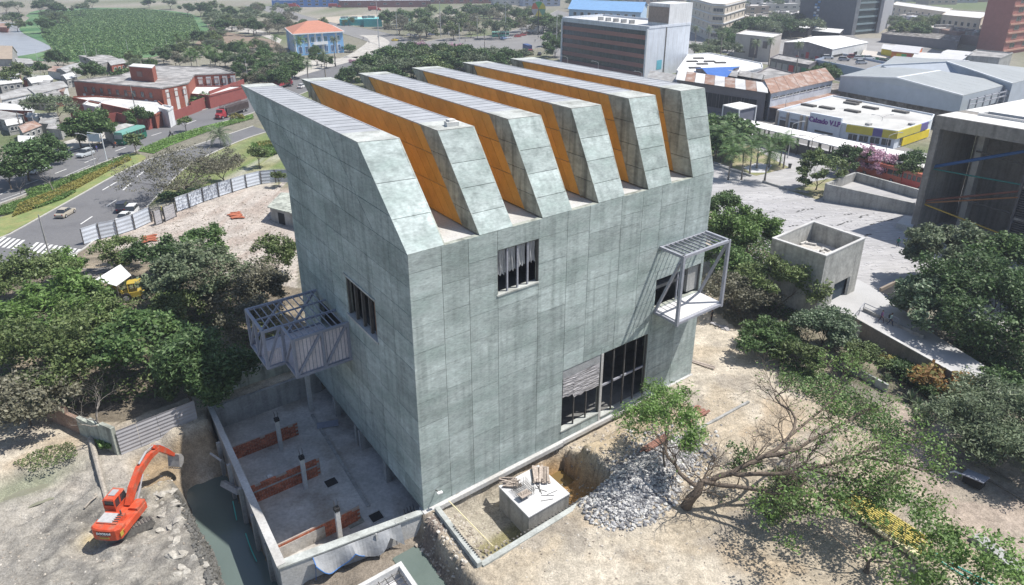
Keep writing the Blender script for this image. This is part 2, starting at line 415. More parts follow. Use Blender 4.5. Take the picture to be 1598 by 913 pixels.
# draped shutter cloth of the big lower opening
cl = MB(); NR, NZ = 26, 22
gv = [[W(lerp(15.7, 20.5, i / NR), .03 + .05 * mn.noise(Vector((i * .13, j * .9, 1.7))) + .015 * rr.random(), lerp(6.75, 4.15 + .45 * (i < 8) + .25 * mn.noise(Vector((i * .35, 0, 3))), j / NZ)) for i in range(NR + 1)] for j in range(NZ + 1)]
for j in range(NZ):
 for i in range(NR): cl.quad(gv[j][i], gv[j][i + 1], gv[j + 1][i + 1], gv[j + 1][i])
cl.build('draped_cloth', M_cloth, f); mb = MB(); rs_box(mb, 15.65, 20.55, .04, .09, 6.7, 7.55); mb.build('header_panel', M_plastic, f)
f = opening_r(OPR[2], 'w', 4, beam_z=3.6, pw=.06, pm=M_steel_dark)
mb = MB(); rs_box(mb, 20.62, 20.93, -.03, .4, 0, 7.6); mb.build('concrete_post', M_plain_pale, museum)
f = opening_r(OPR[3], 'w', 2, sill=False)
mb = MB(); rs_box(mb, 33.2, 34.9, .3, 3.2, 10.4, 13.2); mb.build('door_reveal', M_plain, museum)
# left window
s0, s1, z0, z1 = OPL[0]
fr = MB()
for a in (s0 + .05, s1 - .05): rs_box(fr, .1, .3, a - .05, a + .05, z0, z1)
rs_box(fr, .1, .3, s0 + .1, s1 - .1, z1 - .3, z1)
f = fr.build('window_frame', M_steel_dark, museum)
for i in range(1, 4):
 p = MB(); x = lerp(s0, s1, i / 4); rs_box(p, .12, .4, x - .1, x + .1, z0, z1 - .3); p.build('mullion', M_steel_dark, f)
p = MB(); rs_box(p, -.14, .6, s0 - .2, s1 + .3, z0 - .16, z0 + .01); p.build('sill', M_plain_pale, f)
p = MB(); rs_box(p, -.10, .1, s0 - .2, s1 + .3, z1 + .01, z1 + .16); p.build('lintel', M_cap, f)
mb = MB(); rs_box(mb, .42, .5, s0, s0 + 1.2, z0, z1 - .1); mb.build('inner_panel', mat('brown_board', (.2, .12, .08), .8), f)
def steel(b, p, q, w_=.26): b.beam(p, q, w_, w_)
bal = thing('steel_balcony', 'grey steel cage balcony with slatted top on the sunny right wall', 'balcony', W(31.4, -1.5, 10.1))
r0, r1, so, zb, zt = 27.95, 34.95, -3.15, 10.1, 16.75
fr = MB()
for rv in (r0, r1):
 steel(fr, W(rv, -.05, zt), W(rv, so, zt)); fr.beam(W(rv, so, zb - .5), W(rv, so, zt + .13), .3, .3)
steel(fr, W(r0, so, zt), W(r1, so, zt)); steel(fr, W(r0, -.12, zt), W(r1, -.12, zt), .14)
steel(fr, W(r0, so, zb - .25), W(r1, so, zb - .25)); steel(fr, W(r0, 0, zb - .25), W(r0, so, zb - .25)); steel(fr, W(r1, 0, zb - .25), W(r1, so, zb - .25))
fr.build('frame', M_steel, bal)
for rv in (r0, r1):
 d = MB(); d.beam(W(rv, -.1, zb - .1), W(rv, so + .1, zt - .1), .24, .24); d.build('brace', M_steel, bal)
for i in range(1, 10):
 s_ = MB(); x = lerp(r0, r1, i / 10); s_.beam(W(x, -.2, zt + .02), W(x, so + .13, zt + .02), .07, .14); s_.build('roof_slat', M_steel, bal)
p = MB(); rs_box(p, r0 + .13, r1 - .13, so + .13, -.03, zb - .3, zb); p.build('deck', mat('white_deck_concrete', (.62, .61, .60), .9, .1, 1, fine=.08), bal)
M_blu = mat('blue_grey_steel', (.25, .27, .33), .55, .15, 1.2, fine=.08, spec=.4)
M_board = mat('pale_bay_cladding', (.58, .54, .56), .8, .15, 1.0, obj=.08, fine=.08)
bay = thing('steel_bay', 'two part blue grey steel truss bay hanging on the shaded left wall', 'steel bay', W(-3, 18, 8.2))
zb, zt = 8.05, 11.75
parts_ = [(13.4, 18.4, -6.9), (18.4, 27.6, -9.6)]
sA0, sA1, rA = 13.8, 17.0, -5.4
sB0, sB1, rB = 17.0, 22.4, -7.15
fr = MB()
for z in (zb, zt):
 fr.beam(W(0, sA0, z), W(rA, sA0, z), .25, .25); fr.beam(W(rA, sA0, z), W(rA, sA1, z), .22, .22)
 fr.beam(W(rA, sA1, z), W(rB, sA1, z), .25, .25); fr.beam(W(rB, sA1, z), W(rB, sB1, z), .25, .25); fr.beam(W(rB, sB1, z), W(0, sB1, z), .22, .22)
fr.beam(W(0, sA1, zt), W(rA, sA1, zt), .2, .2); fr.beam(W(rB, (sA1 + sB1) / 2, zt), W(0, (sA1 + sB1) / 2, zt), .14, .14)
for (r_, s_) in ((rA, sA0), (rA, sA1), (rB, sA1), (rB, sB1), (-.15, sA0), (rA * .5, sA0), (rB, (sA1 + sB1) / 2)): fr.beam(W(r_, s_, zb - .1), W(r_, s_, zt + .1), .24, .24)
fr.build('frame', M_blu, bay)
for (a, b) in (((rA, sA0, zb), (rA * .5, sA0, zt)), ((rA * .5, sA0, zb), (-.2, sA0, zt)), ((rA, sA1, zb), (rA, sA0 + .2, zt)), ((rB, sB1, zb), (rB, (sA1 + sB1) / 2, zt)), ((rB, (sA1 + sB1) / 2, zb), (rB, sA1, zt)), ((rB, sA1, zb), (rA - .2, sA1, zt)), ((rB, sB1, zb), (rB * .5, sB1, zt)), ((rB * .5, sB1, zb), (-.2, sB1, zt))):
 d = MB(); d.beam(W(a[0], a[1], a[2]), W(b[0], b[1], b[2]), .2, .2); d.build('brace', M_blu, bay)
for i in range(1, 10):
 d = MB(); x = lerp(0, rA, i / 10); d.beam(W(x, sA0, zt + .03), W(x, sA1, zt + .03), .07, .1); d.build('roof_bar', M_blu, bay)
for i in range(1, 11):
 d = MB(); x = lerp(0, rB, i / 11); d.beam(W(x, sA1, zt + .03), W(x, sB1, zt + .03), .07, .1); d.build('roof_bar', M_blu, bay)
for i in range(14):
 d = MB(); x0 = lerp(-.2, rA + .15, i / 14); x1 = lerp(-.2, rA + .15, (i + 1) / 14) + .07; rs_box(d, x1, x0, sA0 + .14, sA0 + .2, zb + .15, zt - .15); d.build('cladding_board', M_board, bay)
 d = MB(); rs_box(d, x1 - .07, x1, sA0 + .13, sA0 + .22, zb + .13, zt - .13); d.build('stud', M_blu, bay)
d = MB(); rs_box(d, rA, -.02, sA0, sA1, zb - .15, zb); rs_box(d, rB, -.02, sA1, sB1, zb - .15, zb); d.build('deck', M_board, bay)
for i in range(6):
 d = MB(); x0 = lerp(rA - .3, rB + .15, i / 6); x1 = lerp(rA - .3, rB + .15, (i + 1) / 6) + .05; rs_box(d, x1, x0, sA1 + .14, sA1 + .18, zb + .1, zb + 1.6); d.build('cladding_board', M_board, bay)
# small things on the roof
t = thing('sheet_bundle', 'small white bundle left on the cap of the second fin', 'bundle', side(8.0, .05, 1) if False else W(8.2, 7.0, 29.68))
mb = MB(); mb.box(W(8.2, 7.0, 29.9), (1.0, .8, .4), .4); mb.box(W(8.15, 7.05, 30.15), (.6, .5, .25), .7); mb.build('bundle', mat('white_cloth', (.6, .6, .58), .9, .2, 3), t)
# wall lamp arm near the corner
t = thing('flood_lamp', 'small flood lamp on an arm low on the sunny wall near the corner', 'lamp', W(1.3, -.3, 1.6))
mb = MB(); mb.beam(W(1.3, 0, 1.5), W(1.3, -.7, 1.7), .07, .07); mb.build('arm', M_steel_dark, t)
mb = MB(); mb.box(W(1.3, -.75, 1.72), (.45, .25, .12), .5); mb.build('lamp_head', mat('white_paint', (.75, .75, .74), .6), t)
# ================================================================== TERRAIN
def inside(P, poly):
 x, y = P[:, 0], P[:, 1]; r = np.zeros(len(P), bool); n = len(poly)
 for i in range(n):
  x0, y0 = poly[i][:2]; x1, y1 = poly[(i + 1) % n][:2]
  c = ((y0 > y) != (y1 > y)) & (x < (x1 - x0) * (y - y0) / ((y1 - y0) if y1 != y0 else 1e-9) + x0); r ^= c
 return r
def gp(pts, z=0): return [G(x, y, z) for x, y in pts]
def vnoise(x, y, sc, seed=0, octv=4):
 tot = np.zeros_like(x); amp = 1; s = 0
 for o in range(octv):
  X = x / sc * 2 ** o + seed * 17.3; Y = y / sc * 2 ** o - seed * 9.1
  xi = np.floor(X).astype(np.int64); yi = np.floor(Y).astype(np.int64); fx = X - xi; fy = Y - yi
  fx = fx * fx * (3 - 2 * fx); fy = fy * fy * (3 - 2 * fy)
  def h(a, b):
   n = (a * 374761393 + b * 668265263 + seed * 69069 + o * 1013) & 0x7fffffff
   n = ((n ^ (n >> 13)) * 1274126177) & 0x7fffffff
   return ((n ^ (n >> 16)) & 0xffff) / 65535.0
  v = (h(xi, yi) * (1 - fx) + h(xi + 1, yi) * fx) * (1 - fy) + (h(xi, yi + 1) * (1 - fx) + h(xi + 1, yi + 1) * fx) * fy
  tot += v * amp; s += amp; amp *= 0.5
 return tot / s
def smooth(a, b, x): t = np.clip((x - a) / (b - a), 0, 1); return t * t * (3 - 2 * t)
def axis(lo, hi, st, far):
 a = list(np.arange(lo, hi + st / 2, st)); s = st; up = [a[-1]]
 while up[-1] < far: s *= 1.22; up.append(up[-1] + s)
 s = st; dn = [a[0]]
 while dn[-1] > -far: s *= 1.22; dn.append(dn[-1] - s)
 return np.array(list(reversed(dn[1:])) + a + up[1:])
gx = axis(-52, 58, .36, 5500); gy = axis(34, 104, .36, 7000)
NX, NY = len(gx), len(gy)
XX, YY = np.meshgrid(gx, gy); X = XX.ravel(); Y = YY.ravel()
RR = ((X - A0.x) * UL.y - (Y - A0.y) * UL.x) / _det; SS = (UR.x * (Y - A0.y) - UR.y * (X - A0.x)) / _det
n_big = vnoise(X, Y, 9, 1); n_mid = vnoise(X, Y, 2.5, 2); n_fin = vnoise(X, Y, .9, 3, 3)
def bandw(v, a, b, soft): return smooth(a - soft, a, v) * (1 - smooth(b, b + soft, v))
near = (1 - smooth(105, 125, Y)) * (1 - smooth(60, 75, np.abs(X)))
Z = -0.04 + near * ((n_mid - .5) * .22 + (n_fin - .5) * .12)
# left digging area: lower, rough
dig = (1 - smooth(-16.8, -15.2, RR)) * (1 - smooth(24, 29, SS)) * smooth(-45, -34, RR)
Z += dig * (-1.0 + (n_big - .5) * 1.0 + (n_mid - .5) * .9 + (n_fin - .5) * .5)
# bank and channel
bank = bandw(RR + (n_mid - .5) * 1.2, -15.3, -12.0, 1.7) * (1 - smooth(19.5, 24.5, SS + (n_mid - .5) * 2))
Z = Z * (1 - bank) + (-5.2) * bank
hollow = bandw(RR, -18.5, -12.0, 1.6) * bandw(SS, 20, 24.2, 1.2) * (1 - bank)
Z -= hollow * 1.3
pud = np.exp(-(((RR + 28.5) / 4) ** 2 + ((SS - 26.5) / 1.3) ** 2)); Z -= pud * .9
court = (RR > -11.9) & (RR < 34.7) & (SS > .3 + (-RR) * .13 * (RR < 0)) & (SS < 27.2)
Z[court] = -3.6
# front trench beside the courtyard wall, pool, tank pit
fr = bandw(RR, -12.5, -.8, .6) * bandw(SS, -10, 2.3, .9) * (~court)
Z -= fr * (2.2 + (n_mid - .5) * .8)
pool = bandw(RR, -3.3, -1.6, .5) * bandw(SS, -7, -1.2, .6); Z = Z * (1 - pool) - 2.9 * pool
# pit with the concrete block
pit = bandw(RR, 1.35, 15.6, .5) * bandw(SS, -7.3, -.35, .25); Z = Z * (1 - pit) + (-2.5 + (n_mid - .5) * .5 - .55 * smooth(9.5, 12, RR) + 1.5 * (1 - smooth(1.5, 5, RR)) * (1 - smooth(-6, -2, -SS - 6))) * pit
pitw = pit
# sand ridge and the low soil in front of the sunny wall
rid = np.exp(-(((SS + 4.2 + (RR - 22) * .1) / 1.7) ** 2)) * bandw(RR, 16.5, 29, 2.0); Z += rid * (1.1 + (n_mid - .5) * .3)
Z -= bandw(RR, 15.5, 27, 1.0) * bandw(SS, -2.2, -.2, .6) * .9
# rubble heap ground
heap = np.exp(-(((RR - 15.8) / 3.8) ** 2 + ((SS + 9.8) / 2.7) ** 2)) + .5 * np.exp(-(((RR - 20.3) / 2.6) ** 2 + ((SS + 9.4) / 2.2) ** 2))
Z += heap * 1.5
# gentle bank where the garden wall stands on the right
me = bpy.data.meshes.new('ground')
V = np.stack([X, Y, Z], 1)
idx = np.arange(NX * NY).reshape(NY, NX)
F = np.stack([idx[:-1, :-1].ravel(), idx[:-1, 1:].ravel(), idx[1:, 1:].ravel(), idx[1:, :-1].ravel()], 1)
me.vertices.add(len(V)); me.vertices.foreach_set('co', V.astype(np.float32).ravel())
me.loops.add(F.size); me.loops.foreach_set('vertex_index', F.ravel().astype(np.int32))
me.polygons.add(len(F)); me.polygons.foreach_set('loop_start', np.arange(0, F.size, 4, dtype=np.int32)); me.polygons.foreach_set('loop_total', np.full(len(F), 4, np.int32))
me.polygons.foreach_set('use_smooth', np.ones(len(F), bool))
me.update()
# soil colours
def C(*c): return np.array(c)
col = np.tile(C(.20, .19, .15), (len(V), 1)).astype(float)
def paint(w_, c):
 global col
 w_ = np.clip(w_, 0, 1)[:, None]; col = col * (1 - w_) + np.array(c)[None] * w_
nb = vnoise(X, Y, 60, 5); paint(smooth(.45, .6, nb), (.27, .25, .21))
nb2 = vnoise(X, Y, 25, 6); paint(smooth(.52, .62, nb2) * (Y > 130), (.12, .15, .07))
P2_ = V[:, :2]
site = inside(P2_, gp([(-900, 1200), (-500, 640), (60, 640), (190, 655), (330, 560), (470, 560), (700, 300), (1110, 300), (1150, 400), (1120, 470), (1230, 545), (1370, 650), (1500, 700), (1640, 780), (2600, 1200)]))
paint(site * 1.0, (.42, .36, .275))
paint(site * smooth(.5, .62, n_big), (.49, .44, .36)); paint(site * smooth(.62, .74, vnoise(X, Y, 5, 8)) * .55, (.40, .31, .21)); paint(site * smooth(.55, .65, n_fin) * .4, (.33, .29, .23))
paint(site * smooth(.60, .72, vnoise(X, Y, 3, 9)) * .7, (.30, .27, .23))
rightdry = inside(P2_, gp([(1330, 640), (1500, 600), (1900, 760), (2300, 1100), (1560, 900)])); paint(rightdry * .9, (.36, .30, .25)); paint(rightdry * smooth(.5, .6, n_mid) * .5, (.27, .25, .20))
north = inside(P2_, gp([(130, 385), (160, 350), (300, 305), (450, 272), (470, 350), (460, 480), (300, 440), (180, 420)])); paint(north * 1.0, (.43, .39, .35)); paint(north * smooth(.5, .6, n_mid) * .7, (.33, .27, .23))
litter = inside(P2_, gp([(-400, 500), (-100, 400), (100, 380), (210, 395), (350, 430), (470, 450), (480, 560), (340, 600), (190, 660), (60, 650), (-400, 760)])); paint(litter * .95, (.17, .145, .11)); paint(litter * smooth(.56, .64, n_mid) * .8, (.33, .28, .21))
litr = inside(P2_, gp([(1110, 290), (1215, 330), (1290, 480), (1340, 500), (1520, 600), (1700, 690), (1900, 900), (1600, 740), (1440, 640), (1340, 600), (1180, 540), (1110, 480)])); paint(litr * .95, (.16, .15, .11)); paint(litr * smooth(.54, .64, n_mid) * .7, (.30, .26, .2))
paint(dig * 1.0, (.33, .31, .275)); n_st = vnoise(RR * .5 + SS * .5, (SS - RR) * 1.6, 2.2, 14); ds = dig * smooth(-31, -26, RR); paint(ds * smooth(.47, .52, n_mid) * .9, (.23, .22, .2)); paint(ds * smooth(.5, .56, n_st) * .85, (.16, .152, .138)); paint(ds * smooth(.53, .58, n_fin) * .7, (.33, .31, .27)); paint(dig * smooth(.55, .66, n_big) * .5, (.47, .42, .36))
yel = np.exp(-(((RR + 23.6) / 1.1) ** 2 + ((SS - 15.8) / 1.0) ** 2)) + .8 * np.exp(-(((RR + 17.8) / 1.2) ** 2 + ((SS - 20.5) / 2.6) ** 2)); paint(yel, (.46, .37, .21))
paint(hollow, (.30, .23, .15)); paint(pud * 1.3, (.25, .26, .19))
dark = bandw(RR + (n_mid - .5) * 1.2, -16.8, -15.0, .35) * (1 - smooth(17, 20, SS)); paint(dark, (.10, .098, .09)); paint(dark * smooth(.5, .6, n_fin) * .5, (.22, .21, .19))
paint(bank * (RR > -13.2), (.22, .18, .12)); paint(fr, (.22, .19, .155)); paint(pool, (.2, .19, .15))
paint(pitw, (.36, .33, .27)); paint(pitw * smooth(9.5, 11.5, RR), (.33, .2, .085)); paint(pitw * bandw(RR, 3.2, 8, .8) * (1 - smooth(-4.5, -3.4, SS)), (.22, .2, .11))
paint(rid, (.42, .345, .24))
mudr = bandw(RR, -3.2, .9, .5) * bandw(SS, -5.5, -1, .8) * (1 - pool); paint(mudr * smooth(.42, .55, n_mid), (.24, .195, .165))
grass = inside(P2_, gp([(222, 262), (300, 240), (400, 200), (440, 196), (452, 265), (440, 290), (330, 300), (250, 330), (232, 300)])); paint(grass * 1.0, (.155, .20, .075)); paint(grass * smooth(.5, .6, n_mid) * .6, (.28, .26, .14)); paint(grass * smooth(.55, .6, vnoise(X, Y, 6, 12)) * .8, (.42, .40, .36))
wet = inside(P2_, gp([(0, 18), (60, 12), (330, 12), (420, 40), (400, 70), (250, 88), (100, 95), (0, 110)]));
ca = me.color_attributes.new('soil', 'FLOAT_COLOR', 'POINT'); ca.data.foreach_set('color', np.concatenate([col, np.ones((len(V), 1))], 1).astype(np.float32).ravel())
def soil_material():
 m = bpy.data.materials.new('soil'); m.use_nodes = True; nt = m.node_tree; L = nt.links.new; b = nt.nodes['Principled BSDF']
 b.inputs['Roughness'].default_value = .95; b.inputs['Specular IOR Level'].default_value = .15
 at = nd(nt, 'ShaderNodeVertexColor'); at.layer_name = 'soil'; g = nd(nt, 'ShaderNodeNewGeometry').outputs['Position']
 cur = None
 for sc, lo, hi in ((.35, .86, 1.14), (1.7, .82, 1.18), (7.0, .78, 1.2), (26., .80, 1.18)):
  n = nd(nt, 'ShaderNodeTexNoise'); n.inputs['Scale'].default_value = sc; n.inputs['Detail'].default_value = 5; L(g, n.inputs['Vector'])
  r = nd(nt, 'ShaderNodeMapRange'); r.inputs['From Min'].default_value = .32; r.inputs['From Max'].default_value = .68; r.inputs['To Min'].default_value = lo; r.inputs['To Max'].default_value = hi; L(n.outputs['Fac'], r.inputs['Value'])
  if cur is None: cur = r.outputs[0]
  else:
   mm = nd(nt, 'ShaderNodeMath', operation='MULTIPLY'); L(cur, mm.inputs[0]); L(r.outputs[0], mm.inputs[1]); cur = mm.outputs[0]
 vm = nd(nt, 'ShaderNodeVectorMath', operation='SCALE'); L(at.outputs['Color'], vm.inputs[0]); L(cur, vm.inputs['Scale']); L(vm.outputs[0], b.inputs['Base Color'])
 nb_ = nd(nt, 'ShaderNodeTexNoise'); nb_.inputs['Scale'].default_value = 3.5; nb_.inputs['Detail'].default_value = 9; nb_.inputs['Roughness'].default_value = .68; L(g, nb_.inputs['Vector'])
 bp = nd(nt, 'ShaderNodeBump'); bp.inputs['Distance'].default_value = .2; bp.inputs['Strength'].default_value = .9; L(nb_.outputs['Fac'], bp.inputs['Height']); L(bp.outputs[0], b.inputs['Normal'])
 return m
me.materials.append(soil_material())
ground = bpy.data.objects.new('ground', me); COL.objects.link(ground); ground['kind'] = 'structure'
GH = {}
def ground_z(x, y):
 i = int(np.clip(np.searchsorted(gx, x) - 1, 0, NX - 2)); j = int(np.clip(np.searchsorted(gy, y) - 1, 0, NY - 2))
 tx = (x - gx[i]) / (gx[i + 1] - gx[i]); ty = (y - gy[j]) / (gy[j + 1] - gy[j]); z = Z.reshape(NY, NX)
 return float((z[j, i] * (1 - tx) + z[j, i + 1] * tx) * (1 - ty) + (z[j + 1, i] * (1 - tx) + z[j + 1, i + 1] * tx) * ty)
def sheet(pts, z, name, m, world=True):
 mb = MB(); n = len(pts); mb.add([(p[0], p[1], z) for p in pts], [tuple(range(n))]);
 me_ = bpy.data.meshes.new(name); me_.from_pydata(mb.v, [], mb.f)
 bm = bmesh.new(); bm.from_mesh(me_); bmesh.ops.triangulate(bm, faces=bm.faces);
 for f_ in bm.faces:
  if f_.normal.z < 0: f_.normal_flip()
 bm.to_mesh(me_); bm.free(); me_.materials.append(m)
 o = bpy.data.objects.new(name, me_); COL.objects.link(o); o['kind'] = 'structure'; return o
def densify(pts, n=10):
 P = [Vector(p) for p in pts]; out = []
 for i in range(len(P) - 1):
  a = P[max(i - 1, 0)]; b = P[i]; c = P[i + 1]; d = P[min(i + 2, len(P) - 1)]
  for k in range(n):
   t = k / n; out.append(.5 * ((2 * b) + (c - a) * t + (2 * a - 5 * b + 4 * c - d) * t * t + (3 * b - a - 3 * c + d) * t ** 3))
 out.append(P[-1]); return out
def water_mat(name, col, rough=.12):
 m = mat(name, col, rough, .12, .3, bump=.012, bscale=2.5, spec=.5, col2=tuple(c * .8 for c in col), c2scale=.15); return m
M_chan = water_mat('murky_green_water', (.125, .16, .145)); M_lag = water_mat('grey_lagoon_water', (.33, .34, .36), .3)
M_brownw = water_mat('brown_pit_water', (.19, .13, .05))
sheet([W(-16.6, 1, 0), W(-16.6, 24, 0), W(-11.95, 24, 0), W(-11.95, -4, 0), W(-16.6, -4, 0)], -4.15, 'channel_water', M_chan)
sheet([W(-3.6, -8, 0), W(-3.6, -.8, 0), W(-1.2, -.8, 0), W(-1.2, -8, 0)], -2.35, 'pool_water', M_chan)
sheet([W(9.4, -7.2, 0), W(9.4, -.5, 0), W(15.4, -.5, 0), W(15.4, -7.2, 0)], -3.02, 'pit_water', M_brownw)
sheet([W(2.5, -7.2, 0), W(2.5, -3.5, 0), W(8, -3.5, 0), W(8, -7.2, 0)], -2.62, 'pit_water', mat('olive_pit_water', (.17, .16, .07), .15, .3, .8, spec=.5))
sheet([W(-33, 23.5, 0), W(-33, 29.5, 0), W(-23.5, 29.5, 0), W(-23.5, 23.5, 0)], -1.35, 'puddle_water', water_mat('muddy_puddle', (.25, .25, .19)))
sheet(gp([(-500, 30), (-300, 20), (30, 36), (42, 50), (75, 68), (80, 76), (40, 88), (15, 90), (-40, 96), (-500, 120)]), .0, 'lagoon_water', M_lag)
_h = random.Random(3)
hy = sheet(densify([G(x + _h.uniform(-9, 9), y + _h.uniform(-2, 2)) for x, y in [(45, 25), (60, 16), (130, 14), (220, 12), (300, 22), (318, 45), (310, 56), (262, 70), (250, 84), (200, 92), (120, 98), (60, 95), (18, 93), (40, 85), (78, 76), (66, 66), (40, 52), (32, 40), (45, 25)]], 3)[:-1], .06, 'water_hyacinth', mat('water_hyacinth', (.05, .13, .045), .7, .35, .05, fine=.5, bscale=.7, col2=(.13, .21, .09), c2scale=.03, bump=.5))
M_asph = mat('grey_asphalt', (.155, .155, .16), .9, .14, .12, fine=.10, bscale=3, col2=(.115, .115, .12), c2scale=.12, c2amt=.55)
M_asph2 = mat('old_asphalt', (.20, .195, .19), .9, .14, .1, fine=.10, bscale=3)
M_kerb = mat('pale_kerb', (.42, .41, .38), .9, .15, 1, fine=.1)
M_walk = mat('pale_pavement', (.44, .42, .38), .9, .18, .3, fine=.12, bscale=3, col2=(.36, .34, .31), c2scale=.2)
M_line = mat('road_paint', (.62, .62, .60), .8, .2, 2)
def strip(edgeA, edgeB, z, name, m, kerb=False):
 a = densify(gp(edgeA)); b = densify(gp(edgeB)); n = min(len(a), len(b)); mb = MB()
 vs = [(p.x, p.y, z) for p in a[:n]] + [(p.x, p.y, z) for p in b[:n]]
 mb.add(vs, [(i, i + 1, n + i + 1, n + i) for i in range(n - 1)])
 o = structure(mb, name, m)
 if kerb:
  for e in (a, b):
   k = MB()
   for i in range(len(e) - 1): k.beam(Vector((e[i].x, e[i].y, z + .05)), Vector((e[i + 1].x, e[i + 1].y, z + .05)), .3, .16)
   structure(k, 'kerb', M_kerb)
 return o
upA = [(-500, 345), (-100, 300), (0, 270), (60, 250), (130, 232), (200, 208), (260, 186), (330, 168), (380, 152), (430, 132), (480, 112), (525, 94), (560, 80), (585, 70)]
upB = [(-600, 470), (-130, 365), (0, 318), (75, 290), (150, 258), (215, 235), (275, 212), (340, 193), (395, 176), (450, 155), (505, 132), (560, 108), (610, 88), (650, 78)]
strip(upA, upB, .02, 'road', M_asph, True)
loA = [(-500, 560), (-150, 430), (0, 372), (26, 360), (80, 330), (130, 302), (180, 274), (230, 250), (290, 232), (350, 212), (395, 197)]
loB = [(-500, 900), (-150, 560), (0, 425), (110, 400), (165, 362), (215, 335), (250, 302), (290, 262), (330, 240), (380, 218), (420, 205)]
strip(loA, loB, .024, 'road', M_asph, True)
strip([(0, 372), (60, 340), (130, 302), (190, 268), (222, 252), (228, 246)], [(0, 340), (65, 318), (125, 282), (165, 255), (205, 240), (226, 244)], .10, 'median_grass', mat('median_turf', (.17, .22, .08), .95, .2, .5, fine=.2, col2=(.24, .24, .10), c2scale=.3))
strip([(215, 236), (262, 215), (320, 197), (395, 178)], [(240, 240), (270, 226), (330, 204), (395, 184)], .10, 'verge_grass', mat('verge_turf', (.10, .19, .04), .95, .25, .5, fine=.2))
strip([(0, 268), (60, 248), (130, 230), (200, 206), (260, 184), (330, 166), (380, 150)], [(0, 248), (60, 232), (130, 214), (200, 196), (250, 176), (330, 158), (380, 146)], .12, 'pavement', M_walk)
# junction and roads going away
strip([(600, 74), (560, 60), (520, 48), (470, 34), (430, 22), (380, 8)], [(690, 84), (640, 62), (585, 48), (530, 38), (480, 26), (430, 10)], .03, 'road', M_asph2, True)
strip([(600, 84), (680, 62), (760, 56), (800, 48), (835, 34), (850, 26), (870, 16)], [(650, 96), (720, 84), (800, 78), (850, 72), (860, 50), (880, 36), (900, 24)], .034, 'road', M_asph2, True)
strip([(835, 34), (850, 70), (880, 98), (950, 125)], [(862, 36), (885, 70), (930, 98), (980, 120)], .04, 'road', M_asph2)
strip([(470, 34), (520, 26), (600, 22), (660, 20)], [(540, 42), (580, 36), (620, 32), (670, 26)], .01, 'bare_lot', mat('sandy_lot', (.40, .35, .28), .95, .15, .1))
strip([(440, 110), (470, 96), (520, 92), (560, 88)], [(430, 132), (470, 118), (520, 104), (555, 94)], .05, 'pavement', M_walk)
strip([(540, 88), (560, 76), (575, 62), (560, 55)], [(560, 92), (590, 80), (608, 66), (590, 55)], .05, 'pavement', M_walk)
strip([(330, 38), (400, 46), (440, 62)], [(330, 44), (400, 54), (436, 68)], .05, 'footpath', M_walk)
sheet(gp([(330, 46), (435, 64), (440, 78), (300, 72)]), .02, 'bare_soil', mat('brown_soil', (.22, .17, .13), .95, .2, .1))
# crosswalk bars and lane dashes
cw = MB()
for i in range(17):
 a = G(8 + i * 7.3, 370 + i * 1.2); b = G(-22 + i * 7.6, 392 + i * 1.6)
 if 5 <= i <= 6: continue
 d = (b - a); nrm = Vector((-d.y, d.x, 0)).normalized() * .24
 if d.length > 4.2: d = d.normalized() * 4.2; b = a + d
 cw.add([(a + nrm) + UZ * .034, (a - nrm) + UZ * .034, (b - nrm) + UZ * .034, (b + nrm) + UZ * .034], [(0, 1, 2, 3)])
structure(cw, 'crosswalk', M_line)
dz = MB()
def dash(p, q, w_=.14, z=.034):
 a, b = G(*p), G(*q); d = b - a; nn = Vector((-d.y, d.x, 0)).normalized() * w_
 dz.add([a + nn + UZ * z, a - nn + UZ * z, b - nn + UZ * z, b + nn + UZ * z], [(0, 1, 2, 3)])
for p, q in [((126, 350), (144, 338)), ((166, 322), (182, 312)), ((192, 297), (206, 284)), ((172, 290), (182, 284)), ((160, 297), (170, 291)), ((214, 276), (224, 268)), ((30, 398), (50, 388)), ((40, 288), (60, 281)), ((86, 271), (104, 264)), ((132, 254), (150, 247)), ((180, 236), (196, 230)), ((236, 212), (252, 207)), ((290, 194), (306, 188)), ((0, 304), (14, 298))]: dash(p, q)
dash((2, 312), (70, 288), .08); dash((75, 287), (140, 258), .08)
structure(dz, 'lane_marking', M_line)
M_plaza = mat('plaza_paving', (.36, .355, .355), .9, .18, .12, fine=.18, bscale=1.2, col2=(.33, .325, .33), c2scale=.15, c2amt=.55, stretch=(.35, 1.6, 1))
pz = MB(); pz.prism(gp([(1100, 262), (1140, 232), (1165, 205), (1300, 235), (1460, 280), (1700, 330), (1700, 470), (1560, 520), (1455, 470), (1400, 458), (1372, 505), (1330, 492), (1300, 470), (1215, 420), (1190, 372), (1110, 330)], 0), -.3, .06); structure(pz, 'plaza', M_plaza)
# paving slabs that have sunk or risen, dark open joints
pl = MB(); pr_ = random.Random(12)
ux = (G(1400, 400) - G(1200, 330)).normalized(); ux.z = 0; uy = Vector((-ux.y, ux.x, 0))
for i in range(620):
 px = pr_.uniform(1150, 1440); py = pr_.uniform(300, 430); p = G(px, py)
 w_ = pr_.choice([.5, .9, 1.4]); h_ = pr_.choice([.35, .5]); t_ = pr_.uniform(.005, .05)
 pl.hexa([p - UZ * .0 + uy * 0, p + uy * w_, p + uy * w_ + ux * h_, p + ux * h_], [p + UZ * (.065 + t_), p + uy * w_ + UZ * (.065 + t_ * .4), p + uy * w_ + ux * h_ + UZ * (.065 + t_ * .4), p + ux * h_ + UZ * (.065 + t_)])
pl.build('paving_slab', mat('raised_paving', (.39, .385, .39), .9, .2, .8, fine=.1), kind='stuff')
tag(bpy.data.objects['paving_slab'], kind='stuff')
hl = MB()
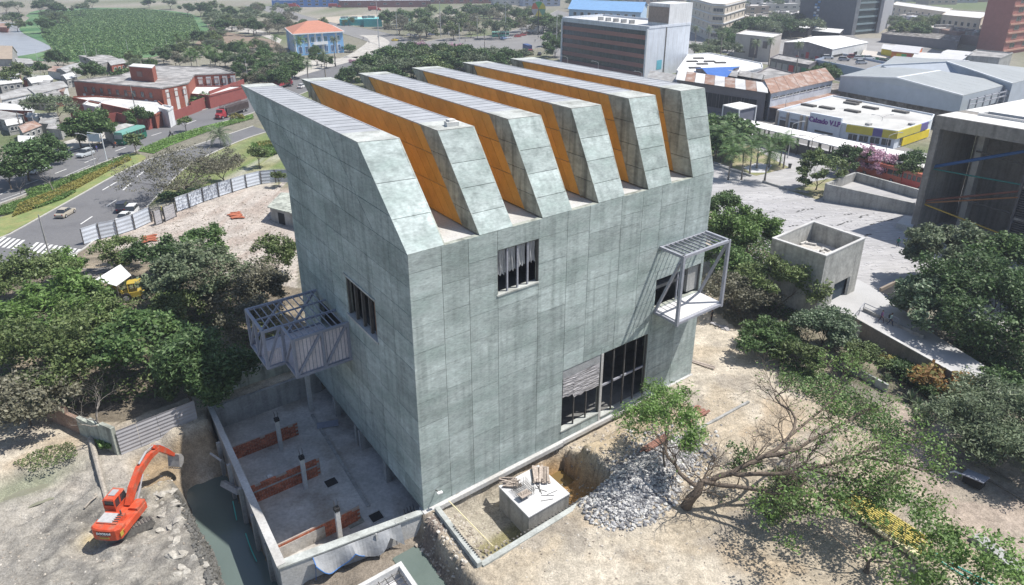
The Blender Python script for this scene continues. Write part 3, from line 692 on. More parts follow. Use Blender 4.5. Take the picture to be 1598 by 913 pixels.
for (px, py, n) in ((1262, 326, 6), (1284, 338, 7), (1325, 346, 7), (1390, 342, 9), (1355, 366, 3), (1222, 344, 4), (1330, 333, 4), (1350, 336, 4), (1205, 331, 4), (1240, 352, 3)):
 p = G(px, py)
 for k in range(n):
  q = p + uy * (k * -.75 if True else 0) + ux * pr_.uniform(-.25, .25); w_ = pr_.uniform(.35, .75); h_ = pr_.uniform(.25, .5)
  hl.add([q + UZ * .075, q + uy * w_ + UZ * .075, q + uy * w_ + ux * h_ + UZ * .075, q + ux * h_ + UZ * .075], [(0, 1, 2, 3)])
hl.build('missing_paving', mat('dark_gap', (.05, .05, .048), 1), kind='stuff')
# lawns beside the plaza
def lawn(px, z, m=None): sheet(gp(px), z, 'lawn', m or mat('dry_lawn', (.20, .21, .10), .95, .25, .4, fine=.2, col2=(.30, .26, .18), c2scale=.25))
lawn([(1108, 250), (1130, 222), (1170, 228), (1205, 248), (1232, 262), (1180, 275)], .09)
lawn([(1232, 298), (1270, 284), (1310, 276), (1300, 300), (1275, 312)], .09)
sheet(gp([(1160, 262), (1180, 255), (1205, 258), (1196, 270), (1172, 270)]), .10, 'white_gravel', mat('white_gravel', (.5, .5, .52), .9, .3, 4))
# kerb trench along the plaza
kt = MB()
for a, b in (((1110, 258), (1172, 276)), ((1190, 285), (1232, 298)), ((1232, 298), (1262, 302))):
 kt.beam(G(*a) + UZ * .2, G(*b) + UZ * .2, .35, .5)
tag(kt.build('planter_kerb', M_plain), 'low concrete edge along the plaza lawn by the palms', 'kerb wall')
# ================================================================== CONSTRUCTION SITE AROUND THE BUILDING
def wall_thing(name, label, cat, a, b, th, z0, z1, m, group=None):
 mb = MB(); a = Vector(a); b = Vector(b); d = (b - a); n = Vector((-d.y, d.x, 0)).normalized() * th / 2
 mb.hexa([Vector((p.x, p.y, z0)) for p in (a - n, b - n, b + n, a + n)], [Vector((p.x, p.y, z1)) for p in (a - n, b - n, b + n, a + n)])
 return tag(mb.build(name, m), label, cat, group)
FZ = -2.6
mb = MB()
mb.prism([W(-11.6, 2.3, 0), W(0.2, .45, 0), W(34, .9, 0), W(34, 27, 0), W(-11.3, 27, 0)], FZ - .3, FZ); structure(mb, 'courtyard_floor', M_dirtconc)
t = thing('courtyard_wall', 'long concrete wall between the courtyard and the flooded trench', 'wall', W(-11.7, 14, -2))
mb = MB(); mb.hexa([W(-11.95, 1.8, -5), W(-11.45, 1.8, -5), W(-11.1, 27.3, -5), W(-11.5, 27.3, -5)], [W(-12.15, 1.8, -.02), W(-11.6, 1.8, -.02), W(-11.1, 27.3, -.02), W(-11.5, 27.3, -.02)]); mb.build('wall_body', M_plain, t)
mb = MB(); mb.hexa([W(-12.25, 1.7, -.02), W(-11.55, 1.7, -.02), W(-11.1, 27.3, -.02), W(-11.6, 27.3, -.02)], [W(-12.25, 1.7, .13), W(-11.55, 1.7, .13), W(-11.1, 27.3, .13), W(-11.6, 27.3, .13)]); mb.build('coping', M_plain_pale, t)
for s_ in (5, 9, 13, 17, 21): mb = MB(); mb.box(W(-12.1, s_, -2.6), (.35, .35, 4.6), .6); mb.build('buttress', M_plain, t)
t = thing('courtyard_wall', 'pale front wall of the courtyard with a cracked sunny top', 'wall', W(-6, 1, -2))
mb = MB(); mb.hexa([W(-12.1, 1.55, -3.4), W(-.3, -.25, -3.4), W(-.3, .1, -3.4), W(-12.1, 1.95, -3.4)], [W(-12.1, 1.55, -.1), W(-.3, -.15, -.1), W(-.3, .15, -.1), W(-12.1, 1.95, -.1)]); mb.build('wall_body', M_plain_pale, t)
mb = MB(); mb.hexa([W(-12.2, 1.5, -.1), W(-.2, -.3, -.1), W(-.2, .3, -.1), W(-12.0, 2.35, -.1)], [W(-12.2, 1.5, .04), W(-.2, -.3, .04), W(-.2, .3, .04), W(-12.0, 2.35, .04)]); mb.build('coping', M_cap, t)
t = wall_thing('back_wall', 'tall concrete wall at the far end of the courtyard', 'wall', W(-11.4, 27.0, 0), W(.2, 27.0, 0), .4, -2.9, .05, M_plain)
wall_thing('back_wall', 'dark upper wall set back behind the courtyard under the steel bay', 'wall', W(-10.5, 29.2, 0), W(1, 29.2, 0), .4, -.1, 1.6, M_finside)
# floor step and holes
mb = MB(); mb.hexa([W(-2.1, 23, FZ + .0), W(-1.8, 23, FZ), W(-2.5, 6.2, FZ), W(-2.8, 6.2, FZ)], [W(-2.1, 23, FZ + .14), W(-1.8, 23, FZ + .14), W(-2.5, 6.2, FZ + .14), W(-2.8, 6.2, FZ + .14)]); tag(mb.build('floor_kerb', M_plain), 'long low kerb line running down the courtyard floor', 'kerb')
for (r_, s_, lab) in ((-4.25, 11.4, 'square dark shaft in the floor beside the middle brick wall'), (-2.6, 4.6, 'square dark shaft in the floor nearest the building corner'), (-5.2, 21.0, 'small dark shaft in the floor by the far brick wall')):
 t = thing('floor_shaft', lab, 'shaft', W(r_, s_, FZ)); k = .55 if s_ < 20 else .35
 mb = MB(); rs_box(mb, r_ - k, r_ + k, s_ - k, s_ + k, FZ - .2, FZ + .012); mb.build('opening', M_black, t)
 mb = MB()
 for q in ((r_ - k - .1, r_ - k, s_ - k - .1, s_ + k + .1), (r_ + k, r_ + k + .1, s_ - k - .1, s_ + k + .1), (r_ - k, r_ + k, s_ - k - .1, s_ - k), (r_ - k, r_ + k, s_ + k, s_ + k + .1)): rs_box(mb, *q, FZ - .01, FZ + .06)
 mb.build('rim', M_plain_pale, t)
t = thing('shaft_cover', 'grey slab lid on the courtyard floor beside the nearest column', 'lid', W(-4.4, 5.4, FZ)); mb = MB(); rs_box(mb, -5.1, -3.7, 4.7, 6.1, FZ + .005, FZ + .08); mb.build('lid', M_finside, t)
t = thing('plywood_sheet', 'blue grey board lying on the courtyard floor under the building edge', 'board', W(-.9, 20, FZ)); mb = MB(); mb.box(W(-1.2, 20.2, FZ + .12), (2.2, 1.1, .06), .3); mb.build('board', M_blu, t)
# brick walls: each brick is a piece of its own
M_brick = mat('red_brick', (.38, .13, .075), .9, .25, 3, obj=.28, fine=.15, spec=.2)
M_mort = mat('brick_mortar', (.36, .30, .26), .95, .2, 3)
_bm = MB(); _bm.box((0, 0, 0), (.46, .17, .19)); BRICK = _bm.mesh('brick', M_brick)
ang_r = math.atan2(UR.y, UR.x)
def brick_wall(label, s_, r0, r1, z1, gaps=(), render=None, tie=None):
 t = thing('brick_wall', label, 'brick wall', W((r0 + r1) / 2, s_, FZ), group=None)
 o = Vector(t.location); L_ = r1 - r0
 mb = MB(); rs_box(mb, r0, r1, s_ - .06, s_ + .06, FZ, FZ + z1 - .06); mb.build('mortar_core', M_mort, t)
 rows = int(z1 / .21); k = random.Random(int(s_ * 10))
 for j in range(rows):
  x = r0 + (.12 if j % 2 else .36)
  while x < r1 - .2:
   p = W(x, s_, FZ + .1 + j * .21)
   skip = any(a < x < b and z > FZ + .0 + lo for a, b, lo in gaps for z in (p.z,))
   if not skip and not (j >= rows - 1 and k.random() < .3):
    c = bpy.data.objects.new('brick', BRICK); COL.objects.link(c); c.parent = t
    c.location = p - o + Vector((0, 0, k.uniform(-.01, .01))); c.rotation_euler = (0, 0, ang_r + k.uniform(-.03, .03))
   x += .49
 if tie:
  mb = MB(); rs_box(mb, r0, r1, s_ - .1, s_ + .1, FZ + tie, FZ + tie + .16); mb.build('tie_beam', M_plain, t)
 if render:
  mb = MB(); rs_box(mb, render[0], render[1], s_ - .14, s_ - .1, FZ, FZ + z1 - .35); mb.build('plaster', M_dirtconc, t)
 return t
brick_wall('far low red brick wall across the courtyard', 20.6, -11.3, -4.3, 1.55)
brick_wall('middle red brick wall across the courtyard with a concrete tie beam', 13.2, -11.4, -4.6, 1.9, tie=1.1)
brick_wall('nearest red brick wall in the courtyard, partly plastered', 5.2, -11.6, -3.9, 1.6, render=(-11.4, -7.2))
for (r_, s_, h_, lab) in ((-6.6, 19.3, 3.4, 'stub concrete column standing by the far brick wall'), (-6.5, 12.2, 3.3, 'stub concrete column standing at the middle brick wall'), (-6.3, 4.0, 3.2, 'stub concrete column standing at the nearest brick wall')):
 t = thing('concrete_column', lab, 'column', W(r_, s_, FZ))
 mb = MB(); rs_box(mb, r_ - .19, r_ + .19, s_ - .19, s_ + .19, FZ, FZ + h_); mb.build('shaft', M_plain_pale, t)
 mb = MB(); rs_box(mb, r_ - .23, r_ + .23, s_ - .23, s_ + .23, FZ + h_, FZ + h_ + .3); mb.build('black_cap', M_black, t)
 mb = MB()
 for dx in (-.1, .1):
  for dy in (-.1, .1): mb.tube([W(r_ + dx, s_ + dy, FZ + h_), W(r_ + dx * 1.6, s_ + dy * 1.4, FZ + h_ + 1.0)], .02, 4)
 mb.build('rebar', M_steel_dark, t)
for (r_, s_, z_, lab) in ((-1.7, 23.9, .6, 'tall pale column under the steel bay'), (-9.3, 13.5, -.9, 'short concrete pier built into the middle brick wall')):
 t = thing('concrete_column', lab, 'column', W(r_, s_, FZ)); mb = MB(); rs_box(mb, r_ - .22, r_ + .22, s_ - .22, s_ + .22, FZ, z_ + 1.2 if s_ > 20 else FZ + 1.95); mb.build('shaft', M_plain_pale, t)
k = random.Random(5)
M_rubw = mat('pale_rubble', (.46, .45, .43), .95, .3, 3, obj=.15, fine=.2)
M_rubg = mat('grey_rubble', (.30, .29, .27), .95, .3, 3, fine=.2)
def rocks(name, pts, m, label=None, kind='stuff', seed=1, flat=.7):
 """pts: (place, size). joined irregular stones"""
 q = random.Random(seed); base = []
 for _ in range(12):
  bm = bmesh.new(); bmesh.ops.create_icosphere(bm, subdivisions=1, radius=.5)
  for v in bm.verts: v.co *= q.uniform(.6, 1.2); v.co.z *= flat
  base.append((np.array([v.co[:] for v in bm.verts]), np.array([[v.index for v in f.verts] for f in bm.faces]))); bm.free()
 Vs, Fs, o = [], [], 0
 for p, s in pts:
  v, f = base[q.randrange(12)]; M = np.array(Matrix.Rotation(q.uniform(0, 6.28), 3, 'Z') @ Matrix.Rotation(q.uniform(-.6, .6), 3, 'X'))
  Vs.append((v * s) @ M.T + np.array(p)); Fs.append(f + o); o += len(v)
 me = bpy.data.meshes.new(name); me.from_pydata(np.concatenate(Vs).tolist(), [], np.concatenate(Fs).tolist()); me.materials.append(m)
 ob = bpy.data.objects.new(name, me); COL.objects.link(ob); ob['kind'] = kind
 if label: ob['label'] = label
 return ob
def gpt(r_, s_, dz=0.0):
 p = W(r_, s_, 0); return Vector((p.x, p.y, ground_z(p.x, p.y) + dz))
def stone_col(name, c1, c2, c3):
 m = bpy.data.materials.new(name); m.use_nodes = True; nt = m.node_tree; L = nt.links.new; b = nt.nodes['Principled BSDF']; b.inputs['Roughness'].default_value = .95
 g_ = nd(nt, 'ShaderNodeNewGeometry'); cr = nd(nt, 'ShaderNodeValToRGB'); L(g_.outputs['Random Per Island'], cr.inputs[0])
 cr.color_ramp.elements[0].color = (*c1, 1); cr.color_ramp.elements[1].color = (*c3, 1); e = cr.color_ramp.elements.new(.5); e.color = (*c2, 1)
 n = nd(nt, 'ShaderNodeTexNoise'); n.inputs['Scale'].default_value = 5; L(g_.outputs['Position'], n.inputs['Vector'])
 vm = nd(nt, 'ShaderNodeVectorMath', operation='SCALE'); L(cr.outputs[0], vm.inputs[0]); mr = nd(nt, 'ShaderNodeMapRange'); mr.inputs['To Min'].default_value = .6; mr.inputs['To Max'].default_value = 1.4; L(n.outputs['Fac'], mr.inputs[0]); L(mr.outputs[0], vm.inputs['Scale']); L(vm.outputs[0], b.inputs['Base Color'])
 return m
M_stone = stone_col('mixed_heap_stone', (.09, .09, .10), (.32, .32, .33), (.60, .59, .56))
M_debris = stone_col('mixed_debris', (.20, .17, .14), (.36, .32, .27), (.5, .47, .42))
pts = []
for _ in range(10500):
 a = k.gauss(0, 1); b = k.gauss(0, 1); u = k.random()
 if u < .62: r_ = 15.8 + a * 2.4; s_ = -9.8 + b * 1.75
 elif u < .9: r_ = 20.8 + a * 2.3; s_ = -8.9 + b * 1.5
 else: r_ = 23 + a * 2.6; s_ = -8 + b * 1.2
 if (r_ - 15.8) ** 2 / 27 + (s_ + 9.8) ** 2 / 13.5 > 1 and u < .62: continue
 pts.append((gpt(r_, s_, k.uniform(-.02, .10)), k.choice([.08, .1, .13, .16, .2, .24, .3, .42])))
o = rocks('rubble_heap', pts, M_stone, 'big heap of grey and white broken stone', seed=3)
# loose debris scattered on the site
pts = []
def scat(n, r0, r1, s0, s1, sz=(.06, .3)):
 for _ in range(n): pts.append((gpt(k.uniform(r0, r1), k.uniform(s0, s1), .0), k.uniform(*sz) * k.random() ** .7 + .04))
scat(500, -3, .8, -7, -.8, (.1, .45)); scat(260, 1.4, 3.5, -6.5, -.6, (.1, .4)); scat(420, 15, 28, -6, -.4, (.1, .5)); scat(1300, 4, 40, -20, -5, (.05, .25)); scat(500, 9, 24, -14, -5, (.08, .3)); scat(900, -38, -17, 3, 23, (.05, .3)); scat(60, -17, -15, 10, 22, (.2, .5)); scat(170, -11, -.5, 2.5, 20, (.03, .12)); scat(160, 28, 40, -12, 5); scat(60, 3, 16, -12, -8)
scat(320, 1.5, 15, -7, -.6, (.08, .35))
for _ in range(2600):
 p = G(k.uniform(150, 440), k.uniform(285, 420)); p.z = ground_z(p.x, p.y)
 if inside(np.array([[p.x, p.y]]), [tuple(v)[:2] for v in gp([(140, 384), (240, 350), (300, 326), (445, 290), (450, 420), (250, 420)])])[0]: pts.append((p, k.uniform(.08, .5)))
pts = [(p, s) for p, s in pts if not (p.z < -3.3)]
rocks('loose_debris', pts, M_debris, seed=9, flat=.6)
# slabs of rock by the excavator
pts = []
for _ in range(60): pts.append((gpt(k.uniform(-19, -16.8), k.uniform(3, 19.5), -.08), k.uniform(.4, 1.3)))
rocks('rock_slabs', pts, mat('mud_slab', (.36, .34, .30), .95, .3, 1.2, fine=.25), seed=11, flat=.3)
pts = []
for _ in range(700): pts.append((gpt(k.uniform(-17.0, -15.2), k.uniform(1.5, 17), .05), k.uniform(.12, .5)))
rocks('dark_bank_rubble', pts, mat('dark_mud_stone', (.12, .118, .11), .95, .4, 2, fine=.3), seed=12)
# courtyard debris slab strip
def rs_wall(name, label, cat, pts_, th, z0, z1, m):
 t = thing(name, label, cat, W(pts_[0][0], pts_[0][1], z0))
 for (a, b) in zip(pts_, pts_[1:]):
  mb = MB(); A_, B_ = W(a[0], a[1], 0), W(b[0], b[1], 0); d = (B_ - A_).normalized(); n = Vector((-d.y, d.x, 0)) * th / 2
  mb.hexa([Vector((p.x, p.y, z0)) for p in (A_ - n, B_ - n, B_ + n, A_ + n)], [Vector((p.x, p.y, z1)) for p in (A_ - n, B_ - n, B_ + n, A_ + n)]); mb.build('wall_body', m, t)
 return t
t = rs_wall('pit_wall', 'low pale concrete wall framing the pit beside the building', 'wall', [(.95, -.7), (.75, -8.0)], .42, -2.6, .42, M_cap)
t2 = rs_wall('pit_wall', 'long pale concrete wall along the front of the pit with small post holes', 'wall', [(.95, -7.95), (15.9, -7.75)], .5, -2.6, .12, M_cap)
for i in range(26):
 mb = MB(); x = 1.4 + i * .38; mb.box(W(x, -7.5, .16), (.14, .14, .12), .3); mb.build('starter_stub', M_steel_dark, t2)
for i in range(16): mb = MB(); mb.box(W(.98, -3.6 - i * .26, .46), (.12, .12, .12), .3); mb.build('starter_stub', M_steel_dark, t)
# the block
t = thing('concrete_block', 'big square concrete foundation block standing in the pit', 'concrete block', W(9, -4, -2.6))
mb = MB(); rs_box(mb, 6.95, 11.5, -6.25, -1.65, -3.2, -.02); mb.build('block_body', M_plain, t)
mb = MB(); rs_box(mb, 6.9, 11.55, -6.3, -1.6, -.02, .10); mb.build('top_slab', mat('white_top_concrete', (.58, .58, .58), .9, .15, .8, fine=.1), t)
M_wood = mat('weathered_timber', (.34, .29, .25), .9, .25, 1.5, obj=.25, fine=.2)
M_woodr = mat('reddish_timber', (.25, .13, .10), .9, .2, 1.5, obj=.25, fine=.2)
def planks(name, label, c, ang, n, L_, lay=2, w_=.2, m=None, jit=.08, seed=1, cat='planks'):
 q = random.Random(seed); t = thing(name, label, cat, c); z = c[2]
 for j in range(lay):
  for i in range(n):
   a = ang + q.uniform(-jit, jit); off = Vector((-math.sin(ang), math.cos(ang), 0)) * ((i - n / 2) * w_ * 1.15)
   mb = MB(); mb.box(Vector(c) + off + Vector((q.uniform(-.2, .2), q.uniform(-.2, .2), .05 + j * .09)), (L_ * q.uniform(.8, 1.05), w_, .07), a, q.uniform(-.02, .02)); mb.build('plank', m or M_wood, t)
 return t
planks('plank_pile', 'stack of weathered boards on the far side of the concrete block', W(10.6, -2.8, .12), ang_r + .9, 6, 2.2, 4, seed=2)
planks('plank_pile', 'tangled dark sticks heaped on the left corner of the concrete block', W(7.9, -2.0, .12), ang_r - .4, 7, 1.5, 3, .12, jit=.7, seed=4)
t = thing('rebar_cage', 'dark square cage of rebar with a board on the concrete block', 'rebar cage', W(8.2, -3.6, .1))
mb = MB()
for i in range(9):
 x = i / 8 * 1.5
 for a, b in (((7.5 + x, -4.4), (7.5 + x, -2.9)), ((7.5, -4.4 + x), (9.0, -4.4 + x))): mb.tube([W(*a, .5), W(*b, .5)], .02, 4)
 for q in ((7.5 + x, -4.4), (7.5 + x, -2.9), (7.5, -4.4 + x), (9, -4.4 + x)): mb.tube([W(*q, .1), W(*q, .95)], .018, 4)
mb.build('bars', M_steel_dark, t); mb = MB(); mb.box(W(7.9, -4.3, .62), (1.1, .7, .08), ang_r); mb.build('board', M_wood, t)
t = thing('steel_rod', 'thin bent rods lying on the sunny top of the concrete block', 'rods', W(9.5, -5, .1)); mb = MB()
for i in range(7): a = k.uniform(0, 3); p = W(9.3 + k.uniform(-.5, 1), -4.9 + k.uniform(-.6, .8), .14); mb.tube([p, p + Vector((math.cos(a), math.sin(a), 0)) * 1.1], .025, 4)
mb.build('rods', M_steel_dark, t)
for i, (r_, s_) in enumerate(((13.0, -5.3), (13.9, -5.2))): mb = MB(); mb.box(W(r_, s_, -2.85), (.85, .6, .16), ang_r + .2); tag(mb.build('paver_slab', M_plain_pale), ['left pale slab lying in the brown pit water', 'right pale slab lying in the brown pit water'][i], 'slab')
planks('timber_stack', 'dark red timber stack on the sand right of the small tree', W(28.5, -5.6, .3), ang_r + .0, 8, 4.2, 3, .16, M_woodr, .02, 6)
planks('timber_stack', 'dark red beams lying half hidden behind the small tree', W(22.4, -6.6, .5), ang_r + .05, 4, 4.0, 2, .18, M_woodr, .04, 7)
planks('plank_pile', 'long pale boards on the sand behind the far corner of the building', W(37.5, 1.5, .05), ang_r - 1.3, 3, 5, 1, .2, seed=8)
t = rs_wall('kerb_wall', 'thin concrete strip edging the sand right of the sand ridge', 'kerb', [(19, -7.0), (26, -7.3), (36, -7.6)], .25, -.3, .18, M_plain)
mb = MB(); rs_box(mb, 26.8, 34.0, -7.3, -6.6, -.2, .05)
mb = None
M_yel = mat('yellow_pipe', (.52, .44, .13), .6, .15, 2, obj=.12)
M_yelb = mat('pale_yellow_sack', (.60, .54, .34), .8, .2, 2, obj=.15)
# yellow pipes under the tree on the right
t = thing('pipe_stack', 'long yellow pipes stacked under the leafy tree at lower right', 'pipes', G(1340, 770, .2))
pa, pb = G(1320, 775, .2), G(1450, 862, .2); pd = (pb - pa).normalized(); pn = Vector((-pd.y, pd.x, 0))
for i in range(11):
 for j in range(2): mb = MB(); o_ = pn * (i * .23 - 1.2) + UZ * (j * .2) + pd * k.uniform(-.4, .4); mb.tube([pa + o_, pa + o_ + (pb - pa) * k.uniform(.75, 1)], .1, 6); mb.build('pipe', M_yel, t)
t = thing('sack_stack', 'pale yellow sacks stacked in front of the yellow pipes', 'sacks', G(1380, 822, .2))
for i in range(30):
 f_ = i % 15 / 14; mb = MB(); p = G(lerp(1318, 1432, f_), lerp(788, 868, f_), .12 + .22 * (i // 15)) + pn * k.uniform(-.15, .15)
 mb.box(p, (.62, .4, .2), math.atan2(pd.y, pd.x) + 1.57 + k.uniform(-.2, .2)); mb.build('sack', M_yelb, t)
M_teal = mat('green_hose', (.06, .38, .32), .5)
def hose(name, label, pts_, r_, m, cat='hose'):
 mb = MB(); mb.tube(densify(pts_, 6), r_, 5); return tag(mb.build(name, m), label, cat)
hose('green_pipe', 'upper green pipe lying along the right edge of the site', [G(1452, 858, .1), G(1490, 882, .1), G(1535, 905, .1), G(1600, 945, .1)], .07, M_teal)
hose('green_pipe', 'lower green pipe lying along the right edge of the site', [G(1452, 864, .1), G(1486, 888, .1), G(1528, 912, .1), G(1590, 952, .1)], .07, M_teal)
hose('green_hose', 'short green hose on the bank of the flooded trench', [W(-12.6, 15.2, -3.0), W(-12.8, 13.6, -3.9)], .05, M_teal)
hose('green_hose', 'longer green hose on the trench bank near the pale wall', [W(-12.7, 10.6, -3.2), W(-12.75, 9.0, -3.6), W(-12.7, 7.6, -3.9)], .05, M_teal)
t = thing('concrete_tank', 'open square concrete tank with rebar grid at the bottom edge', 'tank', W(-5.5, -5, -2.8))
tr0, tr1, ts0, ts1 = -8.3, -3.7, -8, -2.9
for q in ((tr0, tr1, ts1 - .35, ts1), (tr0, tr0 + .35, ts0, ts1 - .35), (tr1 - .35, tr1, ts0, ts1 - .35)): mb = MB(); rs_box(mb, *q, -3.4, -.85); mb.build('tank_wall', M_plain_pale, t)
mb = MB(); rs_box(mb, tr0 + .35, tr1 - .35, ts0, ts1 - .35, -3.4, -1.9); mb.build('tank_floor', mat('white_tank_floor', (.58, .58, .6), .7, .2, .5), t)
mb = MB()
for i in range(8): mb.tube([W(tr0 + .4, ts1 - .6 - i * .55, -1.2), W(tr1 - .4, ts1 - .6 - i * .55, -1.2)], .035, 4)
for i in range(7): mb.tube([W(tr0 + .6 + i * .58, ts1 - .4, -1.2), W(tr0 + .6 + i * .58, ts0, -1.2)], .035, 4)
mb.build('rebar_grid', M_steel_dark, t)
# plastic sheet hung on the front wall, blue edge, props
t = thing('plastic_sheet', 'grey plastic sheet draped over the front courtyard wall', 'plastic sheet', W(-6, .3, -1))
cl = MB(); NI, NJ = 26, 8
def shp(i, j):
 f_ = i / NI; r_ = lerp(-9.6, -2.3, f_); sg = math.sin(f_ * math.pi) ; drop = (.4 + 1.1 * abs(math.sin(f_ * 7.5))) * j / NJ
 return W(r_, 1.15 - (r_ + 9.6) * .155 - .15 - .55 * j / NJ * (1 + .5 * math.sin(f_ * 19)), -.05 - drop * 1.2)
gv = [[shp(i, j) for i in range(NI + 1)] for j in range(NJ + 1)]
for j in range(NJ):
 for i in range(NI): cl.quad(gv[j][i], gv[j][i + 1], gv[j + 1][i + 1], gv[j + 1][i])
cl.build('sheet', M_plastic, t, smooth=True)
mb = MB(); mb.tube([gv[NJ][i] + UZ * .05 for i in range(0, 15)], .045, 5); mb.tube([gv[0][0], gv[4][0] + UL * -.3, gv[0][0] + UZ * -2.4], .045, 5); mb.build('blue_hem', mat('blue_hem', (.06, .17, .42), .6), t)
for i, (px_, py_, pb_) in enumerate(((587, 833, 880), (618, 815, 870), (634, 808, 858))):
 a = G(px_, py_, .1); mb = MB(); b_ = Vector((a.x, a.y, -2.5)); mb.beam(a, b_, .12, .12); tag(mb.build('timber_prop', M_plain_pale), ['leftmost', 'middle', 'rightmost'][i] + ' of three pale props against the plastic sheet', 'prop')
# rods leaning at the building corner and sagging wires
t = thing('bent_grille', 'small bent dark grille leaning at the foot of the shaded wall', 'grille', W(-.6, 2, FZ)); mb = MB()
for i in range(4): mb.tube([W(-.9 + i * .3, 1.6, FZ), W(-.75 + i * .3, 2.2, FZ + .9), W(-.7 + i * .3, 2.6, FZ + 1.3)], .035, 4)
mb.tube([W(-.95, 1.6, FZ + .1), W(.1, 1.6, FZ + .1)], .035, 4); mb.tube([W(-.75, 2.3, FZ + 1.0), W(.2, 2.3, FZ + 1.0)], .035, 4); mb.build('bars', M_steel_dark, t)
hose('bamboo_pole', 'long pale bamboo pole leaning in the pit left of the block', [W(2.2, -.6, .3), W(3.6, -5.6, -1.6)], .05, M_yelb, 'pole')
M_hoard = mat('corrugated_grey_sheet', (.36, .355, .37), .6, .12, .6, spec=.4, obj=.05)
M_hoardw = mat('pale_blue_white_sheet', (.50, .54, .60), .5, .16, .5, spec=.4, obj=.08, fine=.06)
def corr_panel(a, b, z0, z1, m, parent, name='sheet_panel', n=12, depth=.06, horiz=False):
 a = Vector(a); b = Vector(b); d = b - a; nn = Vector((-d.y, d.x, 0)).normalized() * depth; mb = MB()
 if horiz:
  for i in range(n):
   za, zb_ = lerp(z0, z1, i / n), lerp(z0, z1, (i + 1) / n); o_ = nn if i % 2 else nn * 0; o2 = nn * 0 if i % 2 else nn
   mb.hexa([Vector((a.x, a.y, za)) + o_, Vector((b.x, b.y, za)) + o_, Vector((b.x, b.y, za)) + o_ + nn * .4, Vector((a.x, a.y, za)) + o_ + nn * .4], [Vector((a.x, a.y, zb_)) + o2, Vector((b.x, b.y, zb_)) + o2, Vector((b.x, b.y, zb_)) + o2 + nn * .4, Vector((a.x, a.y, zb_)) + o2 + nn * .4])
 else:
  for i in range(n):
   p, q = a + d * (i / n), a + d * ((i + 1) / n); o_ = nn if i % 2 else nn * 0; o2 = nn * 0 if i % 2 else nn
   mb.hexa([Vector((p.x, p.y, z0)) + o_, Vector((q.x, q.y, z0)) + o2, Vector((q.x, q.y, z0)) + o2 + nn * .4, Vector((p.x, p.y, z0)) + o_ + nn * .4], [Vector((p.x, p.y, z1)) + o_, Vector((q.x, q.y, z1)) + o2, Vector((q.x, q.y, z1)) + o2 + nn * .4, Vector((p.x, p.y, z1)) + o_ + nn * .4])
 return mb.build(name, m, parent)
t = thing('metal_hoarding', 'grey corrugated metal hoarding above the excavator bucket', 'hoarding', W(-16.6, 25.5, 0))
for i in range(4): corr_panel(W(lerp(-20.2, -12.9, i / 4) + .03, lerp(25.3, 26.0, i / 4), 0), W(lerp(-20.2, -12.9, (i + 1) / 4), lerp(25.3, 26.0, (i + 1) / 4), 0), -.6, 2.1, M_hoard, t, n=14, horiz=True, depth=.045)
t = thing('old_wall', 'broken rendered wall with exposed rubble left of the hoarding', 'wall', W(-22, 30, 0))
w0, w1 = W(-25.5, 35.7, 0), W(-20.3, 25.4, 0)
for i in range(6):
 a, b = w0.lerp(w1, i / 6), w0.lerp(w1, (i + 1) / 6 - .004); mb = MB(); d = (b - a); n = Vector((-d.y, d.x, 0)).normalized() * .2; h1, h2 = k.uniform(1.7, 2.6), k.uniform(1.7, 2.6)
 mb.hexa([a - n - UZ * .8, b - n - UZ * .8, b + n - UZ * .8, a + n - UZ * .8], [a - n + UZ * h1, b - n + UZ * h2, b + n + UZ * h2, a + n + UZ * h1]); mb.build('wall_length', [M_finside, mat('brown_wall', (.26, .18, .14), .95, .3, .8, fine=.2)][i in (0, 1, 2)], t)
for i, (a, b) in enumerate((((143, 690), (166, 780)), ((150, 770), (130, 788)))):
 p, q = G(*a, -.3), G(*b, -.3); p.z = ground_z(p.x, p.y) + .2; q.z = ground_z(q.x, q.y) + .2
 mb = MB(); mb.tube([p, p.lerp(q, .5) + UZ * .1, q], [.28, .24, .2] if i == 0 else .08, 8); tag(mb.build('tree_log', mat('grey_log', (.33, .30, .26), .95, .3, 2, fine=.25)), ['long grey log lying left of the excavator', 'thin branch across the end of the grey log'][i], 'log')
# fallen slab by the trench wall
mb = MB(); mb.box(W(-12.5, 20.3, -1.5), (.7, 1.9, .2), .9, 1.0); tag(mb.build('leaning_slab', M_plain), 'broken slab leaning on the trench side of the courtyard wall', 'slab')
mb = MB(); mb.box(W(-12.35, 16.4, -2.4), (.5, 2.4, .5), 1.0, .5); tag(mb.build('leaning_slab', M_plain), 'concrete lump sticking out of the trench bank below the wall', 'slab')
